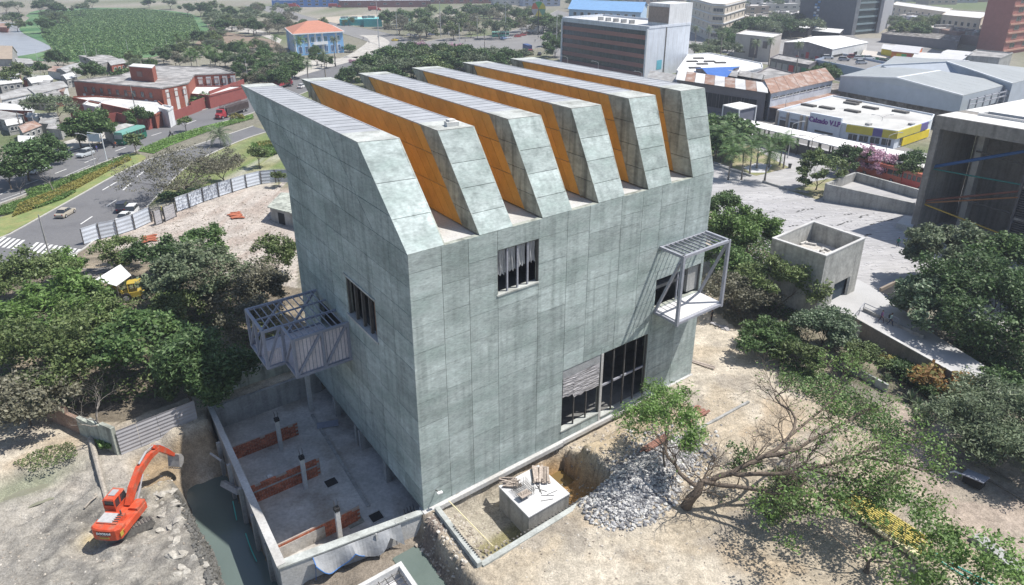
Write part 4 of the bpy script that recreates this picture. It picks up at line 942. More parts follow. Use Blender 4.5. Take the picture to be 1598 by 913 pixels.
# white site hoarding along the street: every panel and post a piece of its own
t = thing('street_hoarding', 'long pale metal hoarding with dark posts along the street side of the site', 'hoarding', G(300, 330))
hp = [(131, 382), (157, 373), (184, 367), (211, 358), (237, 346)]
hp2 = [(276, 331), (296, 324), (318, 315), (342, 307), (363, 300), (385, 293), (408, 287), (430, 285), (452, 285)]
for L_ in (hp, hp2):
 for i, (a, b) in enumerate(zip(L_, L_[1:])):
  A_, B_ = G(*a), G(*b); corr_panel(A_, B_, .1, 2.75, M_hoardw, t, n=8, horiz=True, depth=.05)
 for a in L_: A_ = G(*a); mb = MB(); mb.box(A_ + Vector((.1, -.12, 1.35)), (.16, .16, 2.8), .6); mb.build('post', M_steel_dark, t)
t = thing('site_gate', 'grey boarded site gate in the street hoarding behind the parked cars', 'gate', G(255, 345))
for i, (a, b) in enumerate((((243, 352), (254, 348)), ((258, 346), (275, 338)))):
 for j in range(6):
  A_, B_ = G(*a), G(*b); mb = MB(); mb.beam(A_ + UZ * (.3 + j * .4), B_ + UZ * (.3 + j * .4), .06, .33); mb.build('board', M_hoard, t)
 for p in (a, b): mb = MB(); mb.box(G(*p) + UZ * 1.3, (.2, .2, 2.7)); mb.build('post', M_steel_dark, t)
# tin awning and shack near the left trees
t = thing('tin_awning', 'white ribbed tin awning among the trees below the street', 'awning', G(178, 432))
za = 2.8; q = [G(148, 437, za), G(182, 447, za), G(205, 430, za + .3), G(188, 413, za + .3)]
for i in range(9):
 f0, f1 = i / 9, (i + .94) / 9; mb = MB(); a, b, c, d = q[0].lerp(q[1], f0), q[0].lerp(q[1], f1), q[3].lerp(q[2], f1), q[3].lerp(q[2], f0)
 mb.hexa([a, b, c, d], [p + UZ * .06 for p in (a, b, c, d)]); mb.build('roof_sheet', mat('white_tin', (.72, .72, .70), .5, .1, 1, spec=.4), t)
for p in q: mb = MB(); mb.beam(Vector((p.x, p.y, 0)), p - UZ * .01, .12); mb.build('post', M_steel_dark, t)
planks('timber_stack', 'pile of grey boards and scrap beside the tin awning', G(150, 428, .1), .3, 8, 4, 4, .4, mat('scrap_board', (.22, .21, .2), .9, .3, 1, obj=.4), .3, 12)
# small shed at the building's left shoulder
t = thing('guard_shed', 'small grey shed with a dark doorway behind the building left of the hoarding', 'shed', G(440, 340))
q = [G(421, 323, 2.6), G(470, 336, 2.6), G(480, 305, 2.6), G(440, 303, 2.6)]
mb = MB(); mb.prism([(p.x, p.y) for p in q], 0, 2.55); mb.build('wall', M_plain, t)
c = sum(q, Vector()) / 4; q2 = [c + (p - c) * 1.12 for p in q]; mb = MB(); mb.prism([(p.x, p.y) for p in q2], 2.56, 2.75); mb.build('roof', M_finside, t)
a, b = Vector((q[0].x, q[0].y, 0)), Vector((q[1].x, q[1].y, 0)); d = (b - a).normalized(); n = Vector((d.y, -d.x, 0)); mb = MB(); p = a.lerp(b, .35); mb.box(p + n * .02 + UZ * 1.0, (1.6, .1, 2.0), math.atan2(d.y, d.x)); mb.build('doorway', M_black, t)
planks('brick_pile', 'low pile of broken red bricks on the pale ground inside the hoarding', G(368, 336, .1), .5, 7, 2.2, 2, .45, M_brick, .5, 14, 'bricks')
planks('brick_pile', 'reddish rubble patch behind the trees near the hoarding', G(233, 372, .1), .4, 7, 2.2, 2, .4, M_brick, .5, 15, 'bricks')
# ================================================================== BUILDINGS OF THE CITY
def HT(bx, by, ty):
 """height of the upright whose foot is seen at (bx, by) and whose head is at row ty"""
 p = G(bx, by); v = -(ty - 456.5) / FPX
 return (v * p.y * CT - p.y * ST) / (CT + v * ST) + CAM_H
M_pane = mat('dark_window_glass', (.035, .045, .055), .15, .3, .5, spec=.6)
M_panel_w = mat('white_wall_paint', (.62, .63, .64), .85, .12, .4, fine=.06, stain=(.46, .46, .46))
M_cream = mat('cream_wall', (.56, .50, .42), .85, .12, .4, fine=.05)
M_roofgrey = mat('weathered_roof', (.20, .195, .19), .9, .35, .4, fine=.25, col2=(.38, .37, .36), c2scale=.25, stretch=(1, 1, 1))
M_roofwhite = mat('white_roof', (.58, .58, .57), .8, .18, .25, fine=.1, col2=(.42, .42, .42), c2scale=.15, c2amt=.58)
M_brickp = mat('red_brick_wall', (.27, .09, .06), .9, .2, .5, fine=.15, stain=(.24, .08, .06))
M_redp = mat('red_painted_wall', (.25, .075, .065), .9, .15, .6, fine=.08)
M_rust = mat('rusty_roof', (.27, .17, .13), .9, .25, .5, fine=.15, col2=(.38, .33, .30), c2scale=.4, c2amt=.55)
M_tin = mat('tin_roof', (.36, .36, .35), .7, .25, .5, fine=.15, col2=(.26, .25, .24), c2scale=.4, spec=.4)
M_blueroof = mat('blue_roof', (.16, .30, .50), .6, .2, .4, fine=.1)
def colm(name, c): return mat(name, c, .85, .12, .5, fine=.06)
def poly(name, label, h, px, mw, mr, cat='building', group=None, parapet=.5, z0=0, pz=None, world=None):
 P = world or [G(x, y, h) for x, y in px]; c = sum(P, Vector()) / len(P)
 t = thing(name, label, cat, (c.x, c.y, z0), group=group)
 ar = sum(P[i].x * P[(i + 1) % len(P)].y - P[(i + 1) % len(P)].x * P[i].y for i in range(len(P)))
 if ar < 0: P = P[::-1]
 mb = MB(); mb.prism([(p.x, p.y) for p in P], z0 - .2, h); mb.build('wall', mw, t)
 q = [c + (p - c) * (1 - .25 / max(1, (p - c).length)) for p in P]; mb = MB(); mb.prism([(p.x, p.y) for p in q], h + .004, h + .08); mb.build('roof', mr, t)
 if parapet:
  mb = MB()
  for i in range(len(P)): a, b = P[i], P[(i + 1) % len(P)]; d = (b - a).normalized() * .1; mb.beam(Vector((a.x, a.y, h + parapet / 2)) + d, Vector((b.x, b.y, h + parapet / 2)) - d, .3, parapet)
  mb.build('parapet', mw, t)
 t['_h'] = h; del t['_h']
 return t, P
WM = {}
def windows(t, a, b, z0, z1, rows, cols, ww, wh, fm=None, pm=None, margin=.5, name='window', skip=None, depth=.12):
 """rows x cols of windows on the wall from a to b (outside is on the left-hand normal away from the house)"""
 a = Vector((a.x, a.y, 0)); b = Vector((b.x, b.y, 0)); d = b - a; L_ = d.length; d.normalize(); n = Vector((d.y, -d.x, 0))
 c = Vector(t.location); c.z = 0
 if (a.lerp(b, .5) - c).dot(n) < 0: n = -n
 ang = math.atan2(d.y, d.x); key = (round(ww, 2), round(wh, 2), (fm or M_panel_w).name, (pm or M_pane).name)
 if key not in WM:
  f = MB();
  for q in (((0, 0, wh / 2 + .06), (ww + .24, depth * 1.6, .12)), ((0, 0, -wh / 2 - .06), (ww + .3, depth * 2, .12)), ((-ww / 2 - .06, 0, 0), (.12, depth * 1.5, wh)), ((ww / 2 + .06, 0, 0), (.12, depth * 1.5, wh))): f.box(*q)
  if ww > 1.3:
   f.box((0, 0, 0), (.07, depth * 1.2, wh))
  g_ = MB(); g_.box((0, 0, 0), (ww, .05, wh)); WM[key] = (f.mesh('window_frame', fm or M_panel_w), g_.mesh('pane', pm or M_pane))
 mf, mg = WM[key]
 for r_ in range(rows):
  for c_ in range(cols):
   if skip and skip(r_, c_): continue
   x = margin + (L_ - 2 * margin) * (c_ + .5) / cols; z = z0 + (z1 - z0) * (r_ + .5) / rows
   p = a + d * x + n * .02; o = bpy.data.objects.new(name, mf); COL.objects.link(o); o.parent = t; o.location = Vector((p.x, p.y, z)) - Vector(t.location); o.rotation_euler = (0, 0, ang)
   g_ = bpy.data.objects.new('pane', mg); COL.objects.link(g_); g_.parent = o
def band(t, a, b, z0, z1, m, prt=.06, name='band', f0=0, f1=1):
 a = Vector((a.x, a.y, 0)); b = Vector((b.x, b.y, 0)); d = (b - a).normalized(); n = Vector((d.y, -d.x, 0)); c = Vector(t.location); c.z = 0
 if (a.lerp(b, .5) - c).dot(n) < 0: n = -n
 p, q = a.lerp(b, f0), a.lerp(b, f1); mb = MB(); n1 = n * prt
 mb.hexa([Vector((v.x, v.y, z0)) for v in (p - n * .05, q - n * .05, q + n1, p + n1)], [Vector((v.x, v.y, z1)) for v in (p - n * .05, q - n * .05, q + n1, p + n1)]); return mb.build(name, m, t)
def gable(name, label, h, h2, px, mw, mr, cat='house', group=None, over=.35, along=0, sheets=0):
 """px: four eave corners in order; ridge runs parallel to side 0-1 when along is 0"""
 P = [G(x, y, h) for x, y in px]; c = sum(P, Vector()) / 4; t = thing(name, label, cat, (c.x, c.y, 0), group=group)
 mb = MB(); mb.prism([(p.x, p.y) for p in P], -.2, h - .02)
 if along: Q = P[1:] + P[:1]
 else: Q = P
 r0 = (Q[0] + Q[3]) / 2; r1 = (Q[1] + Q[2]) / 2; r0.z = r1.z = h2
 mb.add([Q[0], Q[3], r0 - UZ * .03, Q[1], Q[2], r1 - UZ * .03], [(0, 1, 2), (3, 4, 5), (0, 2, 5, 3), (1, 4, 5, 2)]); mb.build('wall', mw, t)
 e = (Q[1] - Q[0]).normalized() * over
 for (u, v, a, b) in ((Q[0], Q[1], r0, r1), (Q[3], Q[2], r0, r1)):
  o0 = (u - a) * (over / max(.1, (u - a).length)); o1 = (v - b) * (over / max(.1, (v - b).length)); mb = MB(); lo = [u + o0 - e, v + o1 + e, b + e, a - e]
  if sheets:
   for i in range(sheets):
    f0, f1 = i / sheets, (i + .97) / sheets; l_ = [lo[0].lerp(lo[1], f0), lo[0].lerp(lo[1], f1), lo[3].lerp(lo[2], f1), lo[3].lerp(lo[2], f0)]
    mb = MB(); mb.hexa(l_, [p + UZ * .1 for p in l_]); mb.build('roof_sheet', mr, t)
  else: mb.hexa(lo, [p + UZ * .12 for p in lo]); mb.build('roof', mr, t)
 return t, P
def text3(s, size, loc, rot, m, parent, name='lettering', ext=.03, bold=0.0, space=1.0):
 cu = bpy.data.curves.new(name, 'FONT'); cu.body = s; cu.size = size; cu.extrude = ext; cu.offset = bold; cu.space_character = space; cu.align_x = 'CENTER'; cu.align_y = 'CENTER'
 o = bpy.data.objects.new('tmp_text', cu); COL.objects.link(o); bpy.context.view_layer.update()
 me = bpy.data.meshes.new_from_object(o.evaluated_get(bpy.context.evaluated_depsgraph_get())); bpy.data.objects.remove(o); me.name = name; me.materials.clear(); me.materials.append(m)
 ob = bpy.data.objects.new(name, me); COL.objects.link(ob); ob.parent = parent; ob.location = Vector(loc) - Vector(root_loc(parent)); ob.rotation_euler = rot; return ob
hb = HT(252, 178, 139)
t, P = poly('brick_institute', 'red brick two storey block with dirty flat roof and white window strips', hb, [(115, 127), (252, 139), (293, 131), (303, 118), (367, 115), (340, 106), (235, 103), (190, 118)], M_brickp, M_roofgrey, parapet=.35)
[c_ for c_ in t.children if c_.name.startswith('parapet')][0].data.materials[0] = M_roofgrey
E_ = lambda a, b, h: (G(*a, h), G(*b, h))
a, b = E_((115, 127), (252, 139), hb)
M_strip = colm('white_window_strip', (.55, .55, .54))
for i in range(9):
 f0 = .08 + i * .102; band(t, a, b, .6, hb * .52, M_strip, .05, 'window_strip', f0, f0 + .03);
windows(t, a, b, hb * .5, hb - .6, 1, 9, 1.3, 1.6, M_brickp, margin=3)
windows(t, a, b, .8, hb * .5, 1, 9, 1.3, 1.6, M_brickp, margin=3)
for (aa, bb, n_) in (((252, 139), (293, 131), 3), ((303, 118), (367, 115), 5)):
 a, b = E_(aa, bb, hb);
 for i in range(n_): f0 = (i + .35) / n_; band(t, a, b, .4, hb - .5, M_strip, .05, 'window_strip', f0, f0 + .12)
 windows(t, a, b, hb * .5, hb - .4, 1, n_, 1.3, 1.5, M_brickp)
P_ = [G(201, 104, hb + 4.2), G(237, 107, hb + 4.2), G(242, 102, hb + 4.2), G(208, 100, hb + 4.2)]
mb = MB(); mb.prism([(p.x, p.y) for p in P_], hb + .1, hb + 4.2); pent = mb.build('stair_tower', M_brickp, t); mb = MB(); mb.prism([(p.x, p.y) for p in P_], hb + 4.21, hb + 4.4); mb.build('roof', M_roofwhite, pent)
mb = MB(); a, b = P_[0], P_[1]; mid = a.lerp(b, .42); mb.box((mid.x, mid.y - .05, hb + 2.2), (2.2, .2, 1.5), math.atan2(b.y - a.y, b.x - a.x)); mb.build('louvre', mat('grey_louvre', (.25, .16, .14), .8), pent)
for (x, y) in ((319, 124), (352, 124)):
 p = G(x, y, hb * .6); mb = MB(); mb.box((p.x, p.y, hb * .62), (2.6, 1.6, .25), .3, .3); mb.build('awning', mat('blue_white_awning', (.35, .45, .6), .7), t)
h_ = 3.4
t, P = poly('low_wing', 'low wing with pale flat roof in front of the red brick block', h_, [(108, 153), (178, 168), (242, 181), (262, 172), (245, 158), (150, 152)], M_brickp, M_roofwhite)
t, P = poly('low_wing', 'small white flat roofed house beside the bright green tree', h_, [(130, 165), (150, 169), (160, 162), (140, 158)], M_panel_w, colm('bright_roof', (.7, .7, .66)), z0=0)
t, P = poly('gate_house', 'small pale cube on the end of the red street wall', 4.4, [(248, 170), (262, 174), (270, 169), (256, 166)], M_panel_w, M_roofwhite)
t = thing('street_wall', 'long red painted wall along the avenue', 'wall', G(310, 170))
wp = [(112, 183), (170, 192), (185, 190), (232, 203), (262, 192), (300, 178), (330, 166), (383, 145)]
for i, (a, b) in enumerate(zip(wp, wp[1:])):
 A_, B_ = G(*a), G(*b); hh = 2.6 if i < 5 else 4.6 if i == 6 else 3.4; mb = MB(); mb.beam(A_ + UZ * hh / 2, B_ + UZ * hh / 2, .25, hh); mb.build('wall_length', M_redp, t)
t, P = poly('yard_shed', 'white roofed shed behind the street wall near the dark truck', 3.6, [(296, 148), (326, 151), (383, 136), (300, 136)], M_redp, M_roofwhite)
q_ = random.Random(8)
HS = [([(0, 148), (35, 137), (54, 146), (3, 156)], 3.2, M_panel_w, M_tin, 'white walled house with grey tin roof at the far left edge'), ([(37, 137), (93, 127), (105, 135), (56, 147)], 3.4, M_panel_w, M_tin, 'long white house with dark tin roof left of the red brick block'),
      ([(0, 161), (47, 166), (50, 173), (0, 171)], 3, M_brickp, M_roofwhite, 'pale flat roof over a red wall at the left edge'), ([(0, 173), (36, 179), (28, 191), (0, 186)], 2.8, M_plain, M_tin, 'grey tin roofed hut below the red walled one'),
      ([(8, 188), (33, 183), (34, 192), (12, 196)], 2.6, M_plain, M_roofwhite, 'tiny white roofed hut at the left'), ([(28, 198), (44, 191), (64, 196), (36, 207)], 2.8, M_plain, M_rust, 'hut with brownish hipped roof left of the bright green tree'),
      ([(31, 212), (54, 213), (52, 222), (30, 222)], 2.6, M_panel_w, M_roofwhite, 'bright white flat roof behind the dark avenue trees'), ([(123, 87), (158, 86), (186, 93), (154, 100)], 4, M_plain, M_roofgrey, 'grey flat roofed house by the hyacinth shore'),
      ([(88, 108), (119, 98), (131, 101), (103, 113)], 3.4, M_plain, M_tin, 'tin roofed shed between the shore trees'), ([(23, 91), (45, 92), (53, 99), (30, 101)], 3, M_plain, M_tin, 'small grey roof on the lagoon bank'),
      ([(161, 199), (183, 200), (207, 195), (176, 207)], 3, M_plain, M_tin, 'dark roofed stall beside the green bus'), ([(40, 122), (70, 118), (82, 124), (50, 130)], 3, M_plain, M_roofwhite, 'pale roof left of the dark round tree'),
      ([(0, 122), (24, 120), (34, 128), (0, 132)], 3, M_plain, M_roofwhite, 'pale yard roof beside the brown tree at the edge'), ([(60, 148), (88, 143), (96, 150), (68, 156)], 3, M_brickp, M_roofgrey, 'small red walled house left of the grey green tree'),
      ([(60, 178), (84, 176), (90, 184), (66, 188)], 2.8, M_plain, M_tin, 'tin hut under the grey green tree'), ([(95, 118), (108, 114), (120, 120), (104, 124)], 3, M_plain, M_roofwhite, 'white hut roof beside the brick block'),
      ([(188, 168), (205, 170), (214, 166), (196, 163)], 3.2, M_plain, M_roofwhite, 'white roof in the yard of the brick block'), ([(165, 94), (188, 92), (196, 98), (174, 102)], 3.5, M_brickp, M_tin, 'brick house with tin roof behind the brick block')]
for px, h, mw, mr, lab in HS:
 t, P = gable('tin_house', lab, h, h + .7, px, mw, mr, over=.3)
 windows(t, P[3], P[2], 1.0, h - .4, 1, 3, 1.0, .9, M_strip); windows(t, P[0], P[1], 1.0, h - .4, 1, 2, 1.0, .9, M_strip)
t, P = gable('thatched_house', 'tan thatched roof at the left edge of the lagoon', 3, 7, [(-25, 92), (18, 92), (26, 82), (-10, 80)], M_plain, colm('thatch', (.34, .28, .22)))
for x, y, w_, lab in ((50, 30, 10, 'a'), ): pass
t, P = gable('shore_hut', 'small rust roofed hut on the left shore of the lagoon', 3, 4.5, [(-8, 42), (10, 43), (12, 38), (-4, 37)], M_brickp, M_rust)
hb = HT(460, 87, 54); P = [G(458, 54.4, hb), G(534.5, 50, hb), G(521, 42, hb), G(447, 45, hb)]; c = sum(P, Vector()) / 4
P[3] = P[0] + (P[3] - P[0]); P[2] = P[1] + (P[3] - P[0])
M_blu1 = mat('sky_blue_wall', (.20, .40, .66), .85, .1, .5, fine=.05); M_bluw = colm('white_trim', (.66, .68, .70)); M_tile = mat('orange_roof_tile', (.42, .19, .13), .85, .15, .6, fine=.12, bscale=4)
t = thing('blue_house', 'sky blue two storey house with white trim and orange hip roof', 'house', (c.x, c.y, 0))
mb = MB(); mb.prism([(p.x, p.y) for p in P], 0, hb); mb.build('wall', M_blu1, t)
c = sum(P, Vector()) / 4; ap = c + UZ * 4.6; e = [c + (p - c) * 1.05 for p in P]; r0 = ap + (P[0] - P[1]) * .12; r1 = ap - (P[0] - P[1]) * .12
mb = MB(); mb.add([v + UZ * .5 for v in e] + [r0, r1], [(0, 1, 5, 4), (1, 2, 5), (2, 3, 4, 5), (3, 0, 4)]); mb.build('roof', M_tile, t)
for i in range(4):
 a, b = e[i], e[(i + 1) % 4]; mb = MB(); mb.beam(a + UZ * .25, b + UZ * .25, .5, .5); mb.build('cornice', M_bluw, t)
for i in (0, 3):
 a, b = P[i], P[(i + 1) % 4]; n_ = 7 if i == 0 else 5
 windows(t, a, b, hb * .52, hb - .8, 1, n_, 1.5, 2.4, M_bluw, colm('teal_shutter', (.06, .16, .2)), margin=1); windows(t, a, b, .6, hb * .45, 1, n_, 1.6, 2.8, M_bluw, colm('blue_door', (.05, .12, .25)), margin=1, name='door')
 for k_ in range(n_ + 1):
  if k_ % 2 == 0 or k_ in (3, 4): p = a.lerp(b, min(.99, max(.01, k_ / n_))); mb = MB(); mb.box((p.x, p.y, hb / 2), (.8, .8, hb)); mb.build('pilaster', M_bluw, t)
m_ = P[0].lerp(P[1], .5); d_ = (P[1] - P[0]).normalized(); n_ = Vector((d_.y, -d_.x, 0)); mb = MB(); mb.box((m_.x + n_.x, m_.y + n_.y, hb * .5), (7, 2, .4), math.atan2(d_.y, d_.x)); bl = mb.build('balcony', M_bluw, t); mb = MB(); mb.box((m_.x + n_.x * 1.9, m_.y + n_.y * 1.9, hb * .5 + .7), (7, .12, 1), math.atan2(d_.y, d_.x)); mb.build('railing', M_bluw, bl)
ho = HT(1010, 122, 45); P0 = G(877.6, 30, ho); P1 = G(1012.5, 45, ho); gb = G(1010, 122); gb2 = G(1074, 111); dS = (gb2 - gb); P2o = P1 + dS; P3 = P0 + dS
t, P = poly('office_block', 'office block with dark glass strips between red brown bands and a white end wall', ho, None, mat('white_worn_wall', (.58, .62, .68), .85, .12, .3, fine=.05, stain=(.45, .47, .5)), M_roofwhite, world=[P0, P1, P2o, P3], parapet=.9)
M_gl = mat('strip_glass', (.04, .06, .065), .2, .35, .25, spec=.6, stretch=(1, 1, .3)); M_red = colm('red_brown_band', (.30, .15, .125))
fl = ho / 5.2
band(t, P0, P1, .2, ho - .9, M_gl, .05, 'glass_front', .015, .985)
for i in range(5): band(t, P0, P1, fl * i + .1, fl * i + 1.65, M_red, .22, 'spandrel_band', .015, .985)
for f_ in (0, .985): band(t, P0, P1, 0, ho, M_bluw, .6, 'end_fin', f_, f_ + .015)
for i in range(26): f_ = .03 + i * .0375; band(t, P0, P1, .3, ho - 1, M_steel_dark, .10, 'mullion', f_, f_ + .0022)
band(t, P1, P2o, 0, ho, M_steel_dark, .1, 'downpipe', .40, .425); band(t, P1, P2o, 2.5, 6, colm('teal_mural', (.12, .4, .5)), .07, 'wall_sign', .24, .36)
ht_ = HT(1074, 111, 4); a = P1.lerp(P2o, .45); b = P2o; bk = (P0 - P1).normalized() * 12
mb = MB(); mb.prism([(v.x, v.y) for v in (a + (P1 - P2o).normalized() * -.0, b + dS.normalized() * .1, b + dS.normalized() * .1 + bk, a + bk)], ho + .1, ht_); st_ = mb.build('stair_tower', M_panel_w, t)
mb = MB(); q0, q1 = a + bk * .02, a + bk * .98; mb.beam(Vector((q0.x, q0.y, ho + (ht_ - ho) * .5)) - dS.normalized() * .1, Vector((q1.x, q1.y, ho + (ht_ - ho) * .5)) - dS.normalized() * .1, .3, (ht_ - ho) * .7); mb.build('louvre_face', mat('brown_louvre', (.22, .18, .15), .9, .3, 1), st_)
for i in range(5): p = P0.lerp(P1, .3 + i * .09) + dS * .35; mb = MB(); mb.box((p.x, p.y, ho + .8), (2, 1.4, 1.4), .3); mb.build('roof_unit', M_tin, t)
h4 = 13; t, P = gable('blue_hall', 'pale blue hall with a bright blue ribbed roof behind the office block', 12, 16, [(888, 14), (1000, 19), (1010, 9), (900, 5)], colm('pale_blue_wall', (.36, .5, .66)), M_blueroof, over=1)
windows(t, G(888, 14, 12), G(1000, 19, 12), 1, 11, 3, 9, 2.2, 2, M_bluw, margin=2)
h5 = 19; t, P = poly('cream_block', 'cream curved apartment block with rows of dark windows', h5, [(1078, -2), (1112, 7), (1132, 8), (1164, 0), (1150, -12)], M_cream, M_roofwhite)
for a, b, c_ in (((1078, -2), (1112, 7), 5), ((1112, 7), (1132, 8), 3), ((1132, 8), (1164, 0), 5)):
 a, b = G(*a, h5), G(*b, h5); windows(t, a, b, 1, h5 - .5, 4, c_, 2.0, 1.7, M_cream, margin=1)
 for i in range(4): band(t, a, b, 1 + i * 4.6 + 3.6, 1 + i * 4.6 + 4.1, M_panel_w, .5, 'ledge')
b0, b1, b2, b3, b4 = G(1243, 46), G(1328, 55), G(1334, 55), G(1366, 52), G(1388, 40); hh = 44
t = thing('grey_tower', 'big dark grey tower with a recessed glass front and a dotted blue white strip', 'tower', (b1.x, b1.y, 0)); M_dk = colm('dark_grey_render', (.115, .125, .145)); bk = Vector((18, 45, 0))
mb = MB(); mb.prism([(v.x, v.y) for v in (b0, b1, b1 + bk, b0 + bk)], 0, hh); mb.build('wall', M_dk, t)
mb = MB(); mb.prism([(v.x, v.y) for v in (b1 + Vector((.1, 0, 0)), b2, b2 + bk, b1 + bk + Vector((.1, 0, 0)))], 0, hh + 1); mb.build('white_fin', M_plain_pale, t)
mb = MB(); mb.prism([(v.x, v.y) for v in (b2 + Vector((.1, 2, 0)), b3 + Vector((0, 2, 0)), b3 + bk, b2 + bk)], 0, hh); gl = mb.build('glass_front', M_gl, t)
for i in range(10): mb = MB(); a, b = b2 + Vector((.2, 1.7, 4 * i + 2)), b3 + Vector((0, 1.7, 4 * i + 2)); mb.beam(a, b, .4, 1.0); mb.build('floor_band', colm('teal_grey_band', (.2, .27, .3)), t)
mb = MB(); mb.prism([(v.x, v.y) for v in (b3 + Vector((.05, 0, 0)), b3 + Vector((2, 0, 0)), b4, b4 + bk, b3 + bk)], 0, hh + 1); mb.build('side_wall', colm('pale_grey_render', (.34, .35, .38)), t)
pp = b0.lerp(b1, .30); d_ = (b1 - b0).normalized()
for i in range(26):
 for j in range(2):
  if (i + j) % 3 == 0: continue
  p = pp + d_ * j * 2.2; mb = MB(); mb.box((p.x, p.y - .12, 3 + i * 1.6), (1.9, .25, 1.1), math.atan2(d_.y, d_.x)); mb.build('strip_tile', [colm('strip_blue', (.15, .3, .55)), M_bluw][(i + j) % 2], t)
c0, c1, c2 = G(1522, 81), G(1563, 86), G(1625, 76); hh = 46
t = thing('red_tower', 'tall red brown tower with window bays at the right edge', 'tower', (c1.x, c1.y, 0)); M_rt = mat('red_brown_render', (.32, .135, .115), .9, .12, .5, fine=.08); bk = Vector((40, 60, 0))
mb = MB(); mb.prism([(v.x, v.y) for v in (c0, c1, c2, c2 + bk, c0 + bk)], 0, hh); mb.build('wall', M_rt, t)
windows(t, c1, c2, 2, hh, 11, 3, 5.5, 2.2, colm('salmon_ledge', (.45, .25, .2)), margin=1.5)
for i in range(11): band(t, c1, c2, 2 + i * 4 - .6, 2 + i * 4 + .2, colm('salmon_band', (.46, .26, .20)), .5, 'ledge')
M_hall = mat('grey_hall_roof', (.30, .32, .325), .6, .12, .15, fine=.04, spec=.4, stretch=(1, .3, 1)); M_hallw = mat('pale_hall_wall', (.40, .44, .49), .7, .1, .4, fine=.04)
def hall(name, label, front, back, he, hr, z0):
 """front/back: (left, ridge, right) seen points of the gable ends"""
 F = [G(*front[0], he), G(*front[1], hr), G(*front[2], he)]; B = [G(*back[0], he), G(*back[1], hr), G(*back[2], he)]
 t = thing(name, label, 'hall', (F[1].x, F[1].y, 0)); mb = MB()
 mb.add([Vector((F[0].x, F[0].y, z0)), F[0], F[1], F[2], Vector((F[2].x, F[2].y, z0))], [(0, 1, 2, 3, 4)])
 for a, b in ((F[0], B[0]), (F[2], B[2]), (B[0], B[2])): mb.add([Vector((a.x, a.y, z0)), Vector((b.x, b.y, z0)), b, a], [(0, 1, 2, 3)])
 mb.build('wall', M_hallw, t)
 for side_ in (0, 2):
  n = 7
  for i in range(n):
   f0, f1 = i / n, (i + .985) / n; a, b, c, d = F[side_].lerp(B[side_], f0), F[side_].lerp(B[side_], f1), F[1].lerp(B[1], f1), F[1].lerp(B[1], f0); mb = MB(); mb.hexa([a, b, c, d], [p + UZ * .15 for p in (a, b, c, d)]); mb.build('roof_sheet', M_hall, t)
 mb = MB(); mb.beam(F[1] + UZ * .2, B[1] + UZ * .2, .8, .15); mb.build('ridge_cap', M_bluw, t)
 for i, (a, b) in enumerate(((F[0], F[1]), (F[1], F[2]))): mb = MB(); mb.beam(a + UZ * .1, b + UZ * .1, .4, .35); mb.build('verge', M_bluw, t)
 return t, F, B
t, F, B = hall('grey_hall', 'wide hall with shallow grey metal roof and pale blue end wall', ((1312, 119), (1399.5, 122), (1503, 150)), ((1374, 103), (1467.5, 111), (1580, 131)), 9, 11, 4.6)
mb = MB(); a, b = F[0], F[2]; mb.prism([(v.x, v.y) for v in (a + Vector((-1, 3, 0)), b + Vector((3, 1.5, 0)), b + Vector((6, 25, 0)), a + Vector((0, 25, 0)))], 0, 4.55); mb.build('old_wall', mat('mossy_old_wall', (.17, .15, .135), .95, .5, .6, fine=.3, col2=(.33, .31, .29), c2scale=.5, c2amt=.56), t)
for i in range(8): p = F[2].lerp(B[2], i / 7) + Vector((1.5, -1, 0)); mb = MB(); mb.beam(Vector((p.x, p.y, 0)), Vector((p.x, p.y, 8.4)), .35, .35); mb.build('post', M_steel, t)
mb = MB(); mb.beam(F[2] + Vector((1.5, -1, -1)), B[2] + Vector((1.5, -1, -1)), .3, .3); mb.beam(F[2] + Vector((1.5, -1, -2.2)), B[2] + Vector((1.5, -1, -2.2)), .3, .3); mb.build('truss', M_steel, t)
t, F, B = hall('grey_hall', 'second grey roofed hall behind the first, cut by the right edge', ((1376, 102), (1478, 97), (1580, 131)), ((1395, 88), (1512, 96), (1650, 112)), 10, 12, 0)
hc = HT(1399, 232, 206) ; M_shop = mat('white_shop_wall', (.62, .66, .72), .85, .1, .5, fine=.05)
t, P = poly('shoe_shop', 'white shoe shop with purple lettering, yellow band and stained pale roof', hc, [(1213, 174), (1322, 196), (1399, 207), (1452, 190), (1457, 181), (1300, 151)], M_shop, mat('stained_pale_roof', (.50, .50, .48), .9, .25, .12, fine=.12, col2=(.34, .33, .32), c2scale=.1, c2amt=.56), parapet=.5)
a, b = G(1213, 174, hc), G(1322, 196, hc); f0, f1 = .50, .93
band(t, a, b, 0, hc + 1.6, M_shop, .5, 'sign_wall', f0, f1)
d_ = (b - a).normalized(); n_ = Vector((d_.y, -d_.x, 0)); n_ = n_ if n_.y < 0 else -n_; p = a.lerp(b, (f0 + f1) / 2) + n_ * .58
text3('Calzado V.I.P', 1.75, (p.x, p.y, hc - .1), (math.pi / 2, 0, math.atan2(d_.y, d_.x)), colm('purple_letter', (.16, .05, .25)), t, ext=.06, bold=.05)
band(t, a, b, hc - 3.0, hc - 2.5, M_steel_dark, .54, 'small_lettering_strip', .6, .85); band(t, a, b, .6, hc - 3.6, M_pane, .53, 'shop_window', .62, .82)
for f_ in (.0, .16, .36, .44): band(t, a, b, 0, hc + .3, colm('tan_pilaster', (.42, .36, .30)), .5, 'pilaster', f_ + .005, f_ + .03)
for f_ in (.06, .22): band(t, a, b, .4, hc - 2, M_pane, .08, 'shop_window', f_, f_ + .11); band(t, a, b, hc - 1.6, hc - 1.1, M_steel, .12, 'window_ledge', f_, f_ + .11)
